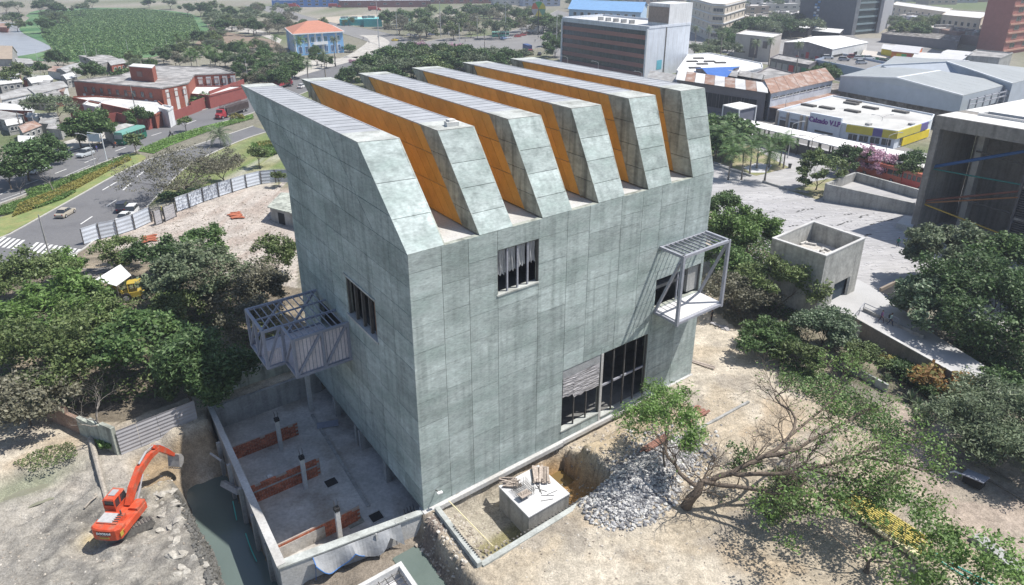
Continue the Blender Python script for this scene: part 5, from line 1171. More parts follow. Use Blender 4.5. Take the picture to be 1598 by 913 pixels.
M_yb = colm('yellow_band', (.55, .47, .08)); M_pb = colm('purple_band', (.13, .11, .28))
a2, b2 = G(1322, 196, hc), G(1399, 207, hc); band(t, a2, b2, hc - 1.5, hc + .3, M_yb, .35, 'fascia', 0, .55); band(t, a2, b2, hc - 1.5, hc + .3, M_pb, .35, 'fascia', .55, .74); band(t, a2, b2, hc - 1.5, hc + .3, M_yb, .35, 'fascia', .74, 1)
a3, b3 = G(1399, 207, hc), G(1452, 190, hc); band(t, a3, b3, hc - 1.5, hc + .3, M_yb, .35, 'fascia', 0, .68); band(t, a3, b3, hc - 1.5, hc + .3, M_pb, .35, 'fascia', .68, .9); band(t, a3, b3, .2, 2.2, colm('bright_yellow_wall', (.65, .5, .03)), .3, 'yellow_base', .2, 1)
windows(t, a2, b2, .3, 2.6, 1, 4, 2.2, 1.5, M_shop); windows(t, a3, b3, 3.2, hc - 1.7, 1, 8, 1, .6, M_shop); windows(t, a3, b3, 0, 3, 1, 3, 2, 2.4, M_shop, name='door')
for x, y in ((1262, 166), (1290, 170), (1328, 163), (1330, 175), (1405, 176), (1332, 160), (1358, 170), (1422, 196), (1355, 196)):
 p = G(x, y, hc); mb = MB(); mb.box((p.x, p.y, hc + .35), (4.2 if y < 180 else 1.2, 1.6 if y < 180 else 1.2, .5), math.atan2(d_.y, d_.x)); mb.build('skylight', M_steel_dark if y < 180 else M_tin, t)
t = thing('covered_walkway', 'long covered walkway with white roof along the plaza', 'walkway', G(1300, 235)); hw = 4.0
R0, R1, R2, R3 = G(1182, 200, hw), G(1470, 270, hw), G(1470, 250, hw), G(1158, 186, hw); n = 16
for i in range(n):
 f0, f1 = i / n, (i + .98) / n; q = [R0.lerp(R1, f0), R0.lerp(R1, f1), R3.lerp(R2, f1), R3.lerp(R2, f0)]; mb = MB(); mb.hexa(q, [p + UZ * .2 for p in q]); mb.build('roof_sheet', colm('white_walkway_roof', (.68, .67, .66)), t)
 p = R0.lerp(R1, f0 + .02); r_ = R3.lerp(R2, f0 + .02)
 for z_ in (p, r_): mb = MB(); mb.beam(Vector((z_.x, z_.y + .4 * (z_ is p), 0)), Vector((z_.x, z_.y + .4 * (z_ is p), hw - .01)), .3, .3); mb.build('post', M_steel_dark, t)
mb = MB(); a, b = R0 + Vector((0, .9, -hw / 2 - .6)), R1 + Vector((0, .9, -hw / 2 - .6)); mb.beam(a, b, .1, 2.4); mb.build('railing_panel', M_steel_dark, t)
t, P = poly('pavilion', 'small grey kiosk with a flat white roof beside the rusty market', 5, [(1130, 166), (1153.5, 172.5), (1179, 167), (1154, 161.5)], colm('blue_grey_wall', (.15, .16, .20)), colm('white_kiosk_roof', (.64, .64, .63)), parapet=0)
mb = MB(); c = sum(P, Vector()) / 4; mb.prism([((c + (p - c) * 1.1).x, (c + (p - c) * 1.1).y) for p in P], 5.1, 5.4); mb.build('roof_slab', colm('white_kiosk_roof', (.64, .64, .63)), t)
for p in P: mb = MB(); q = c + (p - c) * 1.04; mb.beam(Vector((q.x, q.y, 0)), Vector((q.x, q.y, 5.05)), .35, .35); mb.build('post', M_bluw, t)
M_gw = colm('dark_grey_market_wall', (.16, .15, .16))
t, P = gable('market_wing', 'market wing with patched rusty and white roof beyond the last fin', 8, 9.4, [(1057, 124), (1196, 144), (1190, 131), (1063, 111)], M_gw, M_rust, 'market building', over=.6, sheets=9)
for ch in [c_ for c_ in t.children if c_.name.startswith('roof_sheet')][::2]: ch.data.materials[0] = M_roofwhite
windows(t, P[0], P[1], .6, 6.5, 1, 6, 5, 4, M_gw, M_black, margin=3, name='arch_opening')
t, P = gable('market_wing', 'long market wing with rusty brown roof and white upper wall', 8, 10.2, [(1204, 144), (1300, 123.5), (1270, 112), (1183, 129)], mat('market_white_wall', (.48, .52, .58), .85, .2, .4, fine=.1), M_rust, 'market building', over=.8, sheets=7)
windows(t, P[0], P[1], 5.4, 7.2, 1, 9, 3.2, .5, M_panel_w); band(t, P[0], P[1], 0, 3.4, M_gw, .1, 'dark_base'); band(t, P[0], P[1], 3.6, 3.9, M_rust, 3.5, 'canopy')
windows(t, P[0], P[3], .5, 7, 1, 2, 2.5, 2, M_gw)
t, P = gable('market_shed', 'low grey roofed shed in front of the market wing', 4, 5.2, [(1105, 148), (1160, 161), (1172, 154), (1112, 141)], M_gw, M_tin, 'market building')
t, P = gable('market_shed', 'low dark roof beside the last fin below the office block', 5, 6.5, [(1010, 122), (1058, 130), (1062, 120), (1020, 113)], M_gw, M_tin, 'market building')
t, P = poly('market_block', 'wide white flat market roof with dark skylights', 6, [(1056, 112), (1124, 122), (1190, 107), (1188, 100), (1108, 84), (1074, 86)], M_panel_w, colm('bright_market_roof', (.70, .70, .69)))
for x, y in ((1090, 92), (1080, 97), (1107, 97), (1124, 99), (1096, 101), (1084, 107)): p = G(x, y, 6); mb = MB(); mb.box((p.x, p.y, 6.3), (4, 2, .5), .1); mb.build('skylight', M_steel_dark, t)
t, P = gable('tarp_roof', 'bright blue tarpaulin roof beside the white market roof', 7.0, 8.2, [(1108, 120), (1131, 123), (1154, 104), (1086, 107)], M_gw, mat('blue_tarp', (.05, .14, .42), .6, .15, .4), 'roof')
for i, (x, y, h, m_, lab) in enumerate([(1141, 114, 7, M_tin, 'left scrap shack with a pale roof beside the blue tarpaulin'), (1162, 115, 6.5, M_roofgrey, 'dark scrap shack in the middle of the market roofs'), (1180, 118, 6, M_tin, 'scrap shack nearest the long rusty roof')]):
 gable('shack', lab, h, h + 1, [(x - 10, y + 3), (x + 8, y + 6), (x + 12, y), (x - 6, y - 3)], M_black, m_, 'shack')
t, P = poly('market_block', 'low pale market roof between the shacks and the rusty wing', 5, [(1160, 126), (1196, 130), (1240, 116), (1200, 106)], M_gw, M_roofgrey)
hz = HT(1147, 88, 53)
t, P = poly('beige_block', 'beige windowless block with a tall dark louvre and green roof plants', hz, [(1148.5, 54), (1205, 60), (1220, 54), (1165, 48)], colm('beige_wall', (.46, .43, .40)), M_roofwhite)
a, b = G(1148.5, 54, hz), G(1205, 60, hz); band(t, a, b, 1, hz - .8, colm('brown_louvre_panel', (.16, .14, .14)), .15, 'louvre_panel', .43, .66); band(t, a, b, 5.5, hz - 1.5, colm('brown_louvre_panel', (.16, .14, .14)), .15, 'louvre_panel', .78, .9); band(t, a, b, 2.6, 3.3, M_steel_dark, .2, 'lettering_strip', .05, .32)
t, P = gable('white_warehouse', 'white roofed warehouse with big doors above the parking deck', 8, 9.5, [(1224, 66), (1299, 77), (1354, 66), (1271, 57)], mat('grey_louvre_wall', (.20, .19, .20), .8, .3, .5), colm('bright_warehouse_roof', (.72, .72, .71)), 'warehouse', along=1)
a, b = G(1299, 77, 8), G(1354, 66, 8); band(t, a, b, 0, 8, M_panel_w, .12, 'side_wall'); band(t, a, b, 0, 5.5, M_black, .16, 'door', .02, .3); band(t, a, b, 2, 5, M_black, .16, 'window', .62, .72)
a, b = G(1224, 66, 8), G(1299, 77, 8);
for i in range(7): band(t, a, b, 1 + (i % 2), 3.4 + (i % 3), [colm('red_goods', (.35, .06, .06)), M_steel_dark][i % 2], .14, 'goods_panel', .3 + i * .1, .36 + i * .1)
t, P = poly('shop_row', 'low shop row with painted fronts below the warehouse', 4.5, [(1202, 92), (1262, 103), (1275, 96), (1215, 86)], M_gw, M_roofgrey)
a, b = G(1202, 92, 4.5), G(1262, 103, 4.5)
for i, c_ in enumerate([(.3, .3, .3), (.35, .33, .33), (.3, .3, .32), (.45, .05, .05), (.4, .4, .38), (.06, .2, .12)]): band(t, a, b, .4, 3.6, colm('shopfront%d' % i, c_), .1, 'shop_front', .04 + i * .16, .16 + i * .16)
t, P = poly('parking_deck', 'parking deck with a white blue parapet carrying parked cars', 4.5, [(1272, 96), (1350, 112), (1385, 101), (1312, 86)], colm('pale_blue_deck_wall', (.34, .40, .50)), M_asph2, parapet=.9)
STALLS = [([(1345, 86), (1392, 92), (1396, 84), (1350, 79)], 4, (.04, .22, .10), (.5, .46, .42), 'green walled yard with a pale roof beside the parking deck'), ([(1376, 76), (1396, 79), (1398, 72), (1380, 70)], 7, (.55, .45, .05), (.5, .5, .5), 'small stall with a yellow and green sign'),
      ([(1392, 80), (1432, 84), (1440, 74), (1400, 70)], 7, (.55, .2, .08), (.45, .45, .46), 'market hall with a multicoloured painted front'), ([(1424, 92), (1465, 94), (1470, 84), (1432, 82)], 6, (.40, .46, .52), (.5, .5, .5), 'pale blue shed beside the painted market hall'),
      ([(1463, 92), (1500, 94), (1524, 82), (1480, 78)], 6.5, (.46, .50, .54), (.48, .48, .49), 'white gabled shed left of the red tower'), ([(1440, 88), (1458, 93), (1462, 88), (1444, 84)], 4, (.5, .04, .04), (.5, .1, .06), 'small red stall in front of the pale sheds')]
for px, h, c1, c2, lab in STALLS:
 t, P = gable('market_stall', lab, h, h + 1, px, colm('stall_wall_' + str(px[0][0]), c1), colm('stall_roof_' + str(px[0][0]), c2), 'market stall');
 if 'multi' in lab:
  for i, c_ in enumerate([(.6, .2, .05), (.6, .45, .05), (.1, .4, .15), (.5, .1, .1), (.6, .35, .1)]): band(t, P[0], P[1], 1.5, 6.4, colm('mural%d' % i, c_), .1, 'mural_panel', i * .2, i * .2 + .2)
 elif 'pale' in lab or 'white' in lab: windows(t, P[0], P[1], 1, 4, 1, 2, 4, 2, M_panel_w)
t, P = poly('white_house', 'grey flat roofed house at the foot of the red tower', 7, [(1506, 88), (1560, 92), (1580, 84), (1524, 79)], M_plain, M_roofgrey)
t, P = poly('cream_house', 'cream house with pitched roof between the two towers', 11, [(1470, 24), (1530, 30), (1545, 20), (1482, 16)], M_cream, M_roofwhite); windows(t, G(1470, 24, 11), G(1530, 30, 11), 3, 9, 2, 6, 2, 2, M_panel_w)
t, P = poly('cream_house', 'long cream building with small windows left of the cream house', 9, [(1392, 8), (1478, 20), (1486, 14), (1400, 3)], M_cream, M_roofwhite); windows(t, G(1392, 8, 9), G(1478, 20, 9), 1, 8, 2, 9, 2.2, 2, M_panel_w)
t, P = poly('dark_yard', 'dark cluttered yard roofs below the grey tower', 4, [(1376, 54), (1440, 60), (1495, 66), (1500, 55), (1400, 46)], M_gw, mat('clutter_roof', (.13, .12, .11), .95, .6, .25, fine=.5, bscale=.6, col2=(.4, .4, .4), c2scale=.5, c2amt=.58))
t, P = gable('car_shelter', 'long thin white canopy over the car park before the grey tower', 5, 5.3, [(1190, 46), (1262, 44), (1270, 40), (1200, 42)], M_black, M_roofwhite, 'canopy')
t, P = gable('car_shelter', 'second thin canopy over the car park', 5, 5.3, [(1268, 48), (1310, 52), (1316, 46), (1276, 43)], M_black, M_roofwhite, 'canopy')
sheet(gp([(1180, 56), (1300, 60), (1350, 66), (1320, 48), (1200, 44)]), .06, 'car_park', M_asph2)
sheet(gp([(1060, 100), (1100, 70), (1150, 90), (1300, 125), (1500, 180), (1700, 230), (1700, 150), (1400, 60), (1150, 60), (1080, 50), (1000, 60), (960, 130)]), .03, 'paved_yard', mat('city_yard', (.26, .255, .25), .9, .25, .06, fine=.2))
sheet(gp([(1100, 140), (1215, 175), (1470, 246), (1470, 300), (1240, 238), (1150, 200), (1100, 180)]), .045, 'street', M_asph2)
def far_box(x, y, w_, d_, h, c1, c2, lab, grp, win=True, name='city_building'):
 p = G(x, y); k_ = p.y; ww = w_ * k_ / FPX / .91; q = [p + Vector((-ww / 2, 0, 0)), p + Vector((ww / 2, ww * .12, 0)), p + Vector((ww / 2 - 3, d_ + ww * .12, 0)), p + Vector((-ww / 2 - 3, d_, 0))]
 for v in q: v.z = h
 qx = random.Random(int(x * 7 + y)); t, P = poly(name, lab, h, None, colm('far_wall_%.2f_%.2f_%.2f' % c1, c1), colm('far_roof_%.2f_%.2f_%.2f' % c2, c2), group=grp, world=q, parapet=0)
 if win:
  nr = max(1, int(h / 3.5)); nc = max(2, int(ww / 7)); windows(t, q[0], q[1], .8, h - .4, nr, min(nc, 7), min(3, ww / nc * .5), 1.4, None, None, depth=.2)
 for _ in range(3): v = q[0].lerp(q[1], qx.uniform(.1, .9)).lerp(q[3], qx.uniform(.1, .5)); mb = MB(); mb.box((v.x, v.y, h + .8), (qx.uniform(2, 5), 2, 1.6)); mb.build('roof_unit', M_tin, t)
 return t
for x, y, w_, h, c1, c2, lab in [(500, 11, 60, 7, (.07, .2, .5), (.5, .5, .5), 'long blue shed on the far side of the sandy lot'), (452, 11, 46, 6, (.07, .2, .5), (.45, .45, .45), 'shorter blue shed left of the long one'), (600, 12, 120, 6, (.2, .09, .08), (.4, .42, .46), 'long dark red shed beyond the sandy lot'), (648, 8, 40, 12, (.05, .12, .32), (.2, .3, .5), 'tall dark blue shed at the top edge'), (560, 5, 60, 7, (.4, .42, .46), (.55, .55, .55), 'white roofed shed behind the blue ones'),
                             (556, 40, 44, 4, (.08, .42, .42), (.3, .6, .6), 'turquoise roofed kiosk beside the sandy lot'), (582, 42, 24, 5, (.08, .38, .38), (.2, .5, .5), 'turquoise gatehouse with a square opening'), (720, 6, 90, 9, (.28, .12, .10), (.5, .4, .36), 'reddish building behind the park trees'), (800, 8, 50, 8, (.45, .45, .45), (.5, .5, .5), 'white roofed shed behind the park trees'), (845, 10, 50, 7, (.3, .35, .45), (.5, .55, .6), 'pale blue shed by the road to the far bridge')]:
 far_box(x, y, w_, 18, h, c1, c2, lab, None, win=h > 5)
qf = random.Random(90)
pal = [((.46, .44, .42), (.5, .49, .48)), ((.5, .5, .5), (.56, .56, .55)), ((.35, .3, .27), (.42, .4, .38)), ((.42, .34, .28), (.46, .44, .42)), ((.3, .32, .36), (.44, .46, .5)), ((.3, .2, .17), (.34, .24, .2))]
def city(n, x0, x1, y0, y1, lab, grp, hs=(5, 12), ws=(22, 50)):
 for i in range(n):
  f_ = (i + .5) / n; c1, c2 = qf.choice(pal); x = lerp(x0, x1, (f_ + qf.uniform(-.3, .3) / n)); y = qf.uniform(y0, y1); far_box(x, y, qf.uniform(*ws), qf.uniform(14, 26), qf.uniform(*hs), c1, c2, lab, grp)
city(7, 1160, 1260, 8, 26, 'low building beyond the cream block', 'low buildings beyond the cream block')
city(9, 1000, 1260, 0, 6, 'pale building on the top edge above the cream block', 'buildings on the top edge above the cream block')
city(10, 1390, 1540, -3, 8, 'pale building on the skyline between the towers', 'buildings on the skyline between the towers', (6, 14))
city(6, 1400, 1530, 34, 46, 'small house in the yard area between the towers', 'small houses between the towers', (4, 6), (18, 30))
city(10, 660, 900, -6, 3, 'distant building behind the park', 'distant buildings behind the park', (5, 10))
city(9, 330, 660, -8, -1, 'distant shed above the far avenue', 'distant sheds above the far avenue', (5, 8))
city(8, 1480, 1598, 58, 74, 'low building right behind the second grey hall', 'low buildings behind the halls', (4, 7), (22, 40))
city(6, 1150, 1250, 28, 38, 'low roof in front of the grey tower trees', 'low roofs before the grey tower', (4, 6), (20, 34))
qh = random.Random(6)
for i in range(14):
 x, y = qh.uniform(-5, 112), qh.uniform(100, 222); w_, d_ = qh.uniform(10, 17), qh.uniform(3.5, 6); gable('small_hut', 'small roofed hut among the shanties at the far left', 2.6, 3.2, [(x - w_, y), (x + w_ * .5, y + d_ * .4), (x + w_, y - d_), (x - w_ * .4, y - d_ * 1.3)], qh.choice([M_plain, M_panel_w, M_brickp]), qh.choice([M_tin, M_roofgrey, M_roofwhite, M_rust]), group='small huts at the far left')
city(5, 880, 1000, -2, 4, 'distant building behind the blue hall', 'distant buildings behind the blue hall', (8, 14))
hm = HT(1420, 358, 180); B0 = G(1420, 358); T0 = G(1460, 180, hm); B0 = Vector((T0.x, T0.y, 0)).lerp(B0, .6)
fF = (G(1598, 203, hm) - G(1460, 180, hm)); fF.z = 0; fF.normalize(); fB = Vector((-fF.y, fF.x, 0))
def MP(f, b, z): return B0 + fF * f + fB * b + UZ * z
def mbox(mb, f0, f1, b0, b1, z0, z1): return mb.hexa([MP(f0, b0, z0), MP(f1, b0, z0), MP(f1, b1, z0), MP(f0, b1, z0)], [MP(f0, b0, z1), MP(f1, b0, z1), MP(f1, b1, z1), MP(f0, b1, z1)])
M_mus = mat('brown_grey_concrete', (.25, .235, .215), .9, .25, .4, fine=.12, stain=(.15, .14, .13), bump=.02, bscale=3)
t = thing('grey_museum', 'large grey concrete museum with open corner frame and louvred wall at the right edge', 'building', B0)
mb = MB(); mbox(mb, 0, 45, 0, 30, hm - 2.0, hm); mb.build('roof_slab', M_mus, t)
mb = MB(); mbox(mb, .2, 16, .2, 5.4, hm + .004, hm + .06); mbox(mb, 16, 44.8, .2, 29.8, hm + .004, hm + .06); mbox(mb, .2, 15.98, 8.0, 29.8, hm + .004, hm + .06); mb.build('roof', colm('white_museum_roof', (.62, .61, .59)), t)
mb = MB(); mbox(mb, 4, 15.9, 5.5, 7.9, hm + .005, hm + .03); mb.build('roof_slot', M_black, t)
mb = MB()
for q in ((3.7, 16.2, 5.2, 5.5), (3.7, 16.2, 7.9, 8.2), (3.7, 4, 5.5, 7.9), (15.9, 16.2, 5.5, 7.9)): mbox(mb, *q, hm + .01, hm + .45)
mb.build('slot_kerb', colm('white_museum_roof', (.62, .61, .59)), t)
mb = MB(); mbox(mb, 0, 1.1, .002, 12, -.2, hm - 2.01); mb.build('side_wall', M_mus, t)
mb = MB(); mbox(mb, 4.6, 5.6, 5.5, 7, -.2, hm - 2.01); mb.build('pillar', mat('paler_pillar', (.33, .32, .30), .9, .2, .6, fine=.1), t)
mb = MB(); mbox(mb, 1.12, 11, 12.0, 12.8, -.2, hm - 2.01); mb.build('back_wall', M_mus, t)
mb = MB(); mbox(mb, 13.6, 45, 3.6, 28, -.2, hm - 2.02); lv = mb.build('louvre_core', M_black, t)
M_lv = mat('dark_louvre', (.085, .08, .085), .6, .3, 1, spec=.4)
n = int((hm - 2.6) / .36)
for i in range(n):
 z = .5 + i * .36
 if i % 14 == 13: mb = MB(); mbox(mb, 13.3, 45, 3.2, 3.58, z - .1, z + .3); mb.build('louvre_rail', M_mus, lv); continue
 mb = MB(); mbox(mb, 13.4, 45, 3.35, 3.59, z, z + .13); mb.build('louvre_slat', M_lv, lv)
for i in range(8): mb = MB(); f_ = 13.4 + i * 3.9; mbox(mb, f_, f_ + .35, 3.1, 3.33, .1, hm - 2.05); mb.build('louvre_post', M_lv, lv)
for (a, b, r_, m_) in ((MP(1.0, 1.2, hm * .57), MP(13.6, 3.4, hm * .83), .26, colm('blue_tube', (.03, .09, .23))), (MP(1.0, 1.0, hm * .55), MP(13.6, 3.4, hm * .55), .12, colm('green_tube', (.03, .16, .14))), (MP(1.0, 1.0, hm * .27), MP(13.6, 3.4, hm * .5), .18, colm('rust_tube', (.17, .07, .05))), (MP(1.0, .9, hm * .25), MP(13.6, 3.2, hm * .45), .13, colm('orange_tube', (.26, .12, .05))), (MP(1.0, .8, hm * .24), MP(13.6, 3.2, hm * .12), .13, colm('yellow_tube', (.45, .30, .05))), (MP(5, 5, hm * .72), MP(13.6, 5, hm * .68), .15, M_steel_dark), (MP(5, 5, hm * .3), MP(13.6, 5, hm * .28), .15, M_steel_dark)):
 mb = MB(); mb.tube([a, b], r_, 8); mb.build('brace_tube', m_, t)
ZT = 1.5
D1 = G(1335, 453, ZT); hx = 0
v = -(372 - 456.5) / FPX; hx = (v * D1.y * CT - D1.y * ST) / (CT + v * ST) + CAM_H
X0, X1, X2, X3 = G(1205, 373, hx), G(1289, 401, hx), G(1350, 373, hx), G(1269, 346, hx)
t = thing('concrete_box', 'roofless square concrete box building beside the plaza with debris inside', 'building', (X1.x, X1.y, 0)); Q = [X0, X1, X2, X3]; c = sum(Q, Vector()) / 4
M_box = mat('pale_board_concrete', (.40, .40, .375), .9, .3, .8, fine=.14, stain=(.25, .25, .235), bump=.02, bscale=3)
for i in range(4):
 a, b = Q[i], Q[(i + 1) % 4]; inn = lambda p: c + (p - c) * .93
 zl = 0 if i != 1 else 0
 if i == 1:
  mid0, mid1 = a.lerp(b, .38), a.lerp(b, .80); z_ = ZT + 2.7
  for (p, q, zz) in ((a, b, z_), (a, mid0, 0), (mid1, b, 0)):
   top = hx if zz else z_; mb = MB(); pi, qi = p + (c - p) * .07, q + (c - q) * .07; mb.hexa([Vector((w.x, w.y, zz)) for w in (p, q, qi, pi)], [Vector((w.x, w.y, top)) for w in (p, q, qi, pi)]); mb.build('wall', M_box, t)
  mb = MB(); pi, qi = mid0 + (c - mid0) * .12, mid1 + (c - mid1) * .12; mb.hexa([Vector((w.x, w.y, ZT)) for w in (pi, qi, qi + (c - qi) * .02, pi + (c - pi) * .02)], [Vector((w.x, w.y, z_)) for w in (pi, qi, qi + (c - qi) * .02, pi + (c - pi) * .02)]); dr = mb.build('door_leaf', colm('dark_blue_door', (.04, .06, .08)), t)
  continue
 mb = MB(); ai, bi = inn(a), inn(b); mb.hexa([Vector((w.x, w.y, 0)) for w in (a, b, bi, ai)], [Vector((w.x, w.y, hx)) for w in (a, b, bi, ai)]); mb.build('wall', M_box, t)
for i in range(4):
 a, b = Q[i], Q[(i + 1) % 4]; ci = lambda p, k_: c + (p - c) * k_; mb = MB(); mb.hexa([ci(a, 1.01) + UZ * .004, ci(b, 1.01) + UZ * .004, ci(b, .92) + UZ * .004, ci(a, .92) + UZ * .004], [ci(a, 1.01) + UZ * .18, ci(b, 1.01) + UZ * .18, ci(b, .92) + UZ * .18, ci(a, .92) + UZ * .18]); mb.build('rim', M_plain_pale, t)
mb = MB(); mb.prism([((c + (p - c) * .925).x, (c + (p - c) * .925).y) for p in Q], hx - 2.6, hx - 2.4); mb.build('inner_floor', M_dirtconc, t)
qq = random.Random(4)
for i in range(14): p = c + (X3 - c) * qq.uniform(-.3, .65) + (X0 - X1) * qq.uniform(-.3, .3); mb = MB(); mb.box((p.x, p.y, hx - 2.25), (qq.uniform(.5, 1.6), .3, .25), qq.uniform(0, 3)); mb.build('debris_piece', M_rubw, t)
pts = [(1262, 462), (1322, 492), (1334, 503), (1395, 535), (1450, 566), (1513, 601), (1560, 625), (1600, 612), (1520, 560), (1455, 520), (1425, 492), (1400, 480), (1372, 455), (1340, 436), (1290, 440)]
mb = MB(); mb.prism([(G(x, y, ZT).x, G(x, y, ZT).y) for x, y in pts], -.3, ZT); o = mb.build('ramp_terrace', mat('smooth_terrace_concrete', (.44, .44, .44), .85, .18, .2, fine=.08, col2=(.34, .34, .34), c2scale=.2)); o['kind'] = 'structure'
t = thing('ramp_wall', 'long brownish concrete wall holding the ramp on the right', 'wall', G(1334, 503, 0))
rp = [(1328, 498), (1395, 536), (1450, 567), (1513, 602), (1556, 626)]
for a, b in zip(rp, rp[1:]):
 A_, B_ = G(*a, ZT), G(*b, ZT); mb = MB(); mb.beam(A_ + UZ * -.7, B_ + UZ * -.7, .3, 2.4 ); mb.build('wall_length', mat('brown_stained_concrete', (.27, .235, .20), .92, .3, .5, fine=.15, stain=(.16, .14, .12)), t)
 mb = MB(); mb.beam(A_ + UZ * .55, B_ + UZ * .55, .42, .1); mb.build('coping', M_plain_pale, t)
t = rs = None
t = thing('hand_rail', 'grey pipe hand rail at the head of the ramp', 'rail', G(1345, 490, ZT)); mb = MB()
hr_ = [G(1340, 492, ZT), G(1347, 484, ZT), G(1375, 497, ZT), G(1400, 509, ZT)]
for a, b in zip(hr_, hr_[1:]): mb.tube([a + UZ * 1.0, b + UZ * 1.0], .05, 5); mb.tube([a + UZ * .5, b + UZ * .5], .035, 5)
for a in hr_: mb.tube([a, a + UZ * 1.0], .05, 5)
mb.build('rail_bars', M_steel, t)
mb = MB(); mb.beam(G(1347, 485, ZT) + UZ * .2, G(1440, 528, ZT) + UZ * .2, .25, .4); tag(mb.build('ramp_kerb', M_plain), 'low kerb under the hand rail dividing the ramp', 'kerb')
# sunken void beside the terrace
t = thing('stair_void', 'dark open stair void with pale beam beside the ramp', 'stair', G(1400, 462, ZT)); mb = MB(); q = gp([(1373, 455), (1400, 441), (1440, 450), (1425, 480)], ZT); mb.prism([(p.x, p.y) for p in q], ZT + .004, ZT + .03); mb.build('void', M_black, t)
mb = MB(); mb.beam(G(1373, 455, ZT) + UZ * .25, G(1404, 440, ZT) + UZ * .25, .3, .5); mb.build('edge_beam', mat('tan_edge', (.26, .22, .18), .9), t); mb = MB(); mb.beam(G(1396, 458, ZT) + UZ * .2, G(1412, 466, ZT) + UZ * .2, .4, .25); mb.build('cross_beam', M_plain_pale, t)
# strip wall with white pieces
t = thing('strip_wall', 'low broken strip wall with white patches in the planting below the ramp', 'wall', G(1300, 570)); w_ = [(1262, 543), (1286, 556), (1312, 570), (1338, 586), (1366, 602), (1384, 612)]
for i, (a, b) in enumerate(zip(w_, w_[1:])): A_, B_ = G(*a), G(*b).lerp(G(*a), .03); mb = MB(); mb.beam(A_ + UZ * .45, B_ + UZ * .45, .25, .9); mb.build('wall_length', [M_finside, M_cap][i in (2, 4)], t)
h1 = HT(1284, 313, 286); F0 = G(1286, 314); F1 = G(1424, 336); K0 = G(1335, 269, h1); K1 = G(1436, 296, h1); K0.z = K1.z = 0
t = thing('walled_terrace', 'raised terrace with thick concrete walls on the plaza', 'terrace', F0); h2 = h1 * .75
def wl(a, b, za, zb, th=.5):
 d = (b - a).normalized(); n = Vector((-d.y, d.x, 0)) * th / 2; mb = MB(); mb.hexa([a - n, b - n, b + n, a + n], [a - n + UZ * za, b - n + UZ * zb, b + n + UZ * zb, a + n + UZ * za]); mb.build('wall', M_plain, t)
wl(F0, F1, h1, h2 * .9); wl(F0 + Vector((0, .3, 0)), K0, h1 - .003, h1 - .003); wl(K0 + Vector((.3, 0, 0)), K1, h1 - .006, h1 - .006)
mb = MB(); mb.prism([(p.x, p.y) for p in (F0, F1, K1, K0)], -.1, h1 * .5); mb.build('terrace_floor', M_plaza, t)
# platform blocks near the museum foot
mb = MB(); p = [G(1399, 348, 1), G(1424, 354, 1), G(1432, 340, 1), G(1412, 336, 1)]; mb.prism([(v.x, v.y) for v in p], 0, 1); tag(mb.build('stone_platform', M_plain_pale), 'small pale blue grey platform at the foot of the grey museum', 'platform')
# ================================================================== TREES AND PLANTS
def leaf_mat(name, c1, c2, c3=None, transl=.25, rough=.55):
 m = bpy.data.materials.new(name); m.use_nodes = True; nt = m.node_tree; L = nt.links.new; b = nt.nodes['Principled BSDF']
 b.inputs['Roughness'].default_value = rough; b.inputs['Specular IOR Level'].default_value = .35
 g_ = nd(nt, 'ShaderNodeNewGeometry'); cr = nd(nt, 'ShaderNodeValToRGB'); L(g_.outputs['Random Per Island'], cr.inputs[0])
 cr.color_ramp.elements[0].color = (*c1, 1); cr.color_ramp.elements[1].color = (*(c3 or c2), 1); e = cr.color_ramp.elements.new(.6); e.color = (*c2, 1)
 oi = nd(nt, 'ShaderNodeObjectInfo'); mr = nd(nt, 'ShaderNodeMapRange'); mr.inputs['To Min'].default_value = .85; mr.inputs['To Max'].default_value = 1.2; L(oi.outputs['Random'], mr.inputs[0])
 n = nd(nt, 'ShaderNodeTexNoise'); n.inputs['Scale'].default_value = .55; n.inputs['Detail'].default_value = 3; L(g_.outputs['Position'], n.inputs['Vector'])
 m2 = nd(nt, 'ShaderNodeMapRange'); m2.inputs['From Min'].default_value = .35; m2.inputs['From Max'].default_value = .65; m2.inputs['To Min'].default_value = .75; m2.inputs['To Max'].default_value = 1.25; L(n.outputs['Fac'], m2.inputs[0])
 mm = nd(nt, 'ShaderNodeMath', operation='MULTIPLY'); L(mr.outputs[0], mm.inputs[0]); L(m2.outputs[0], mm.inputs[1])
 vm = nd(nt, 'ShaderNodeVectorMath', operation='SCALE'); L(cr.outputs[0], vm.inputs[0]); L(mm.outputs[0], vm.inputs['Scale']); L(vm.outputs[0], b.inputs['Base Color'])
 out = nt.nodes['Material Output']; tr = nd(nt, 'ShaderNodeBsdfTranslucent'); ms = nd(nt, 'ShaderNodeMixShader'); ms.inputs[0].default_value = transl
 L(vm.outputs[0], tr.inputs['Color']); L(b.outputs[0], ms.inputs[1]); L(tr.outputs[0], ms.inputs[2]); L(ms.outputs[0], out.inputs['Surface'])
 return m
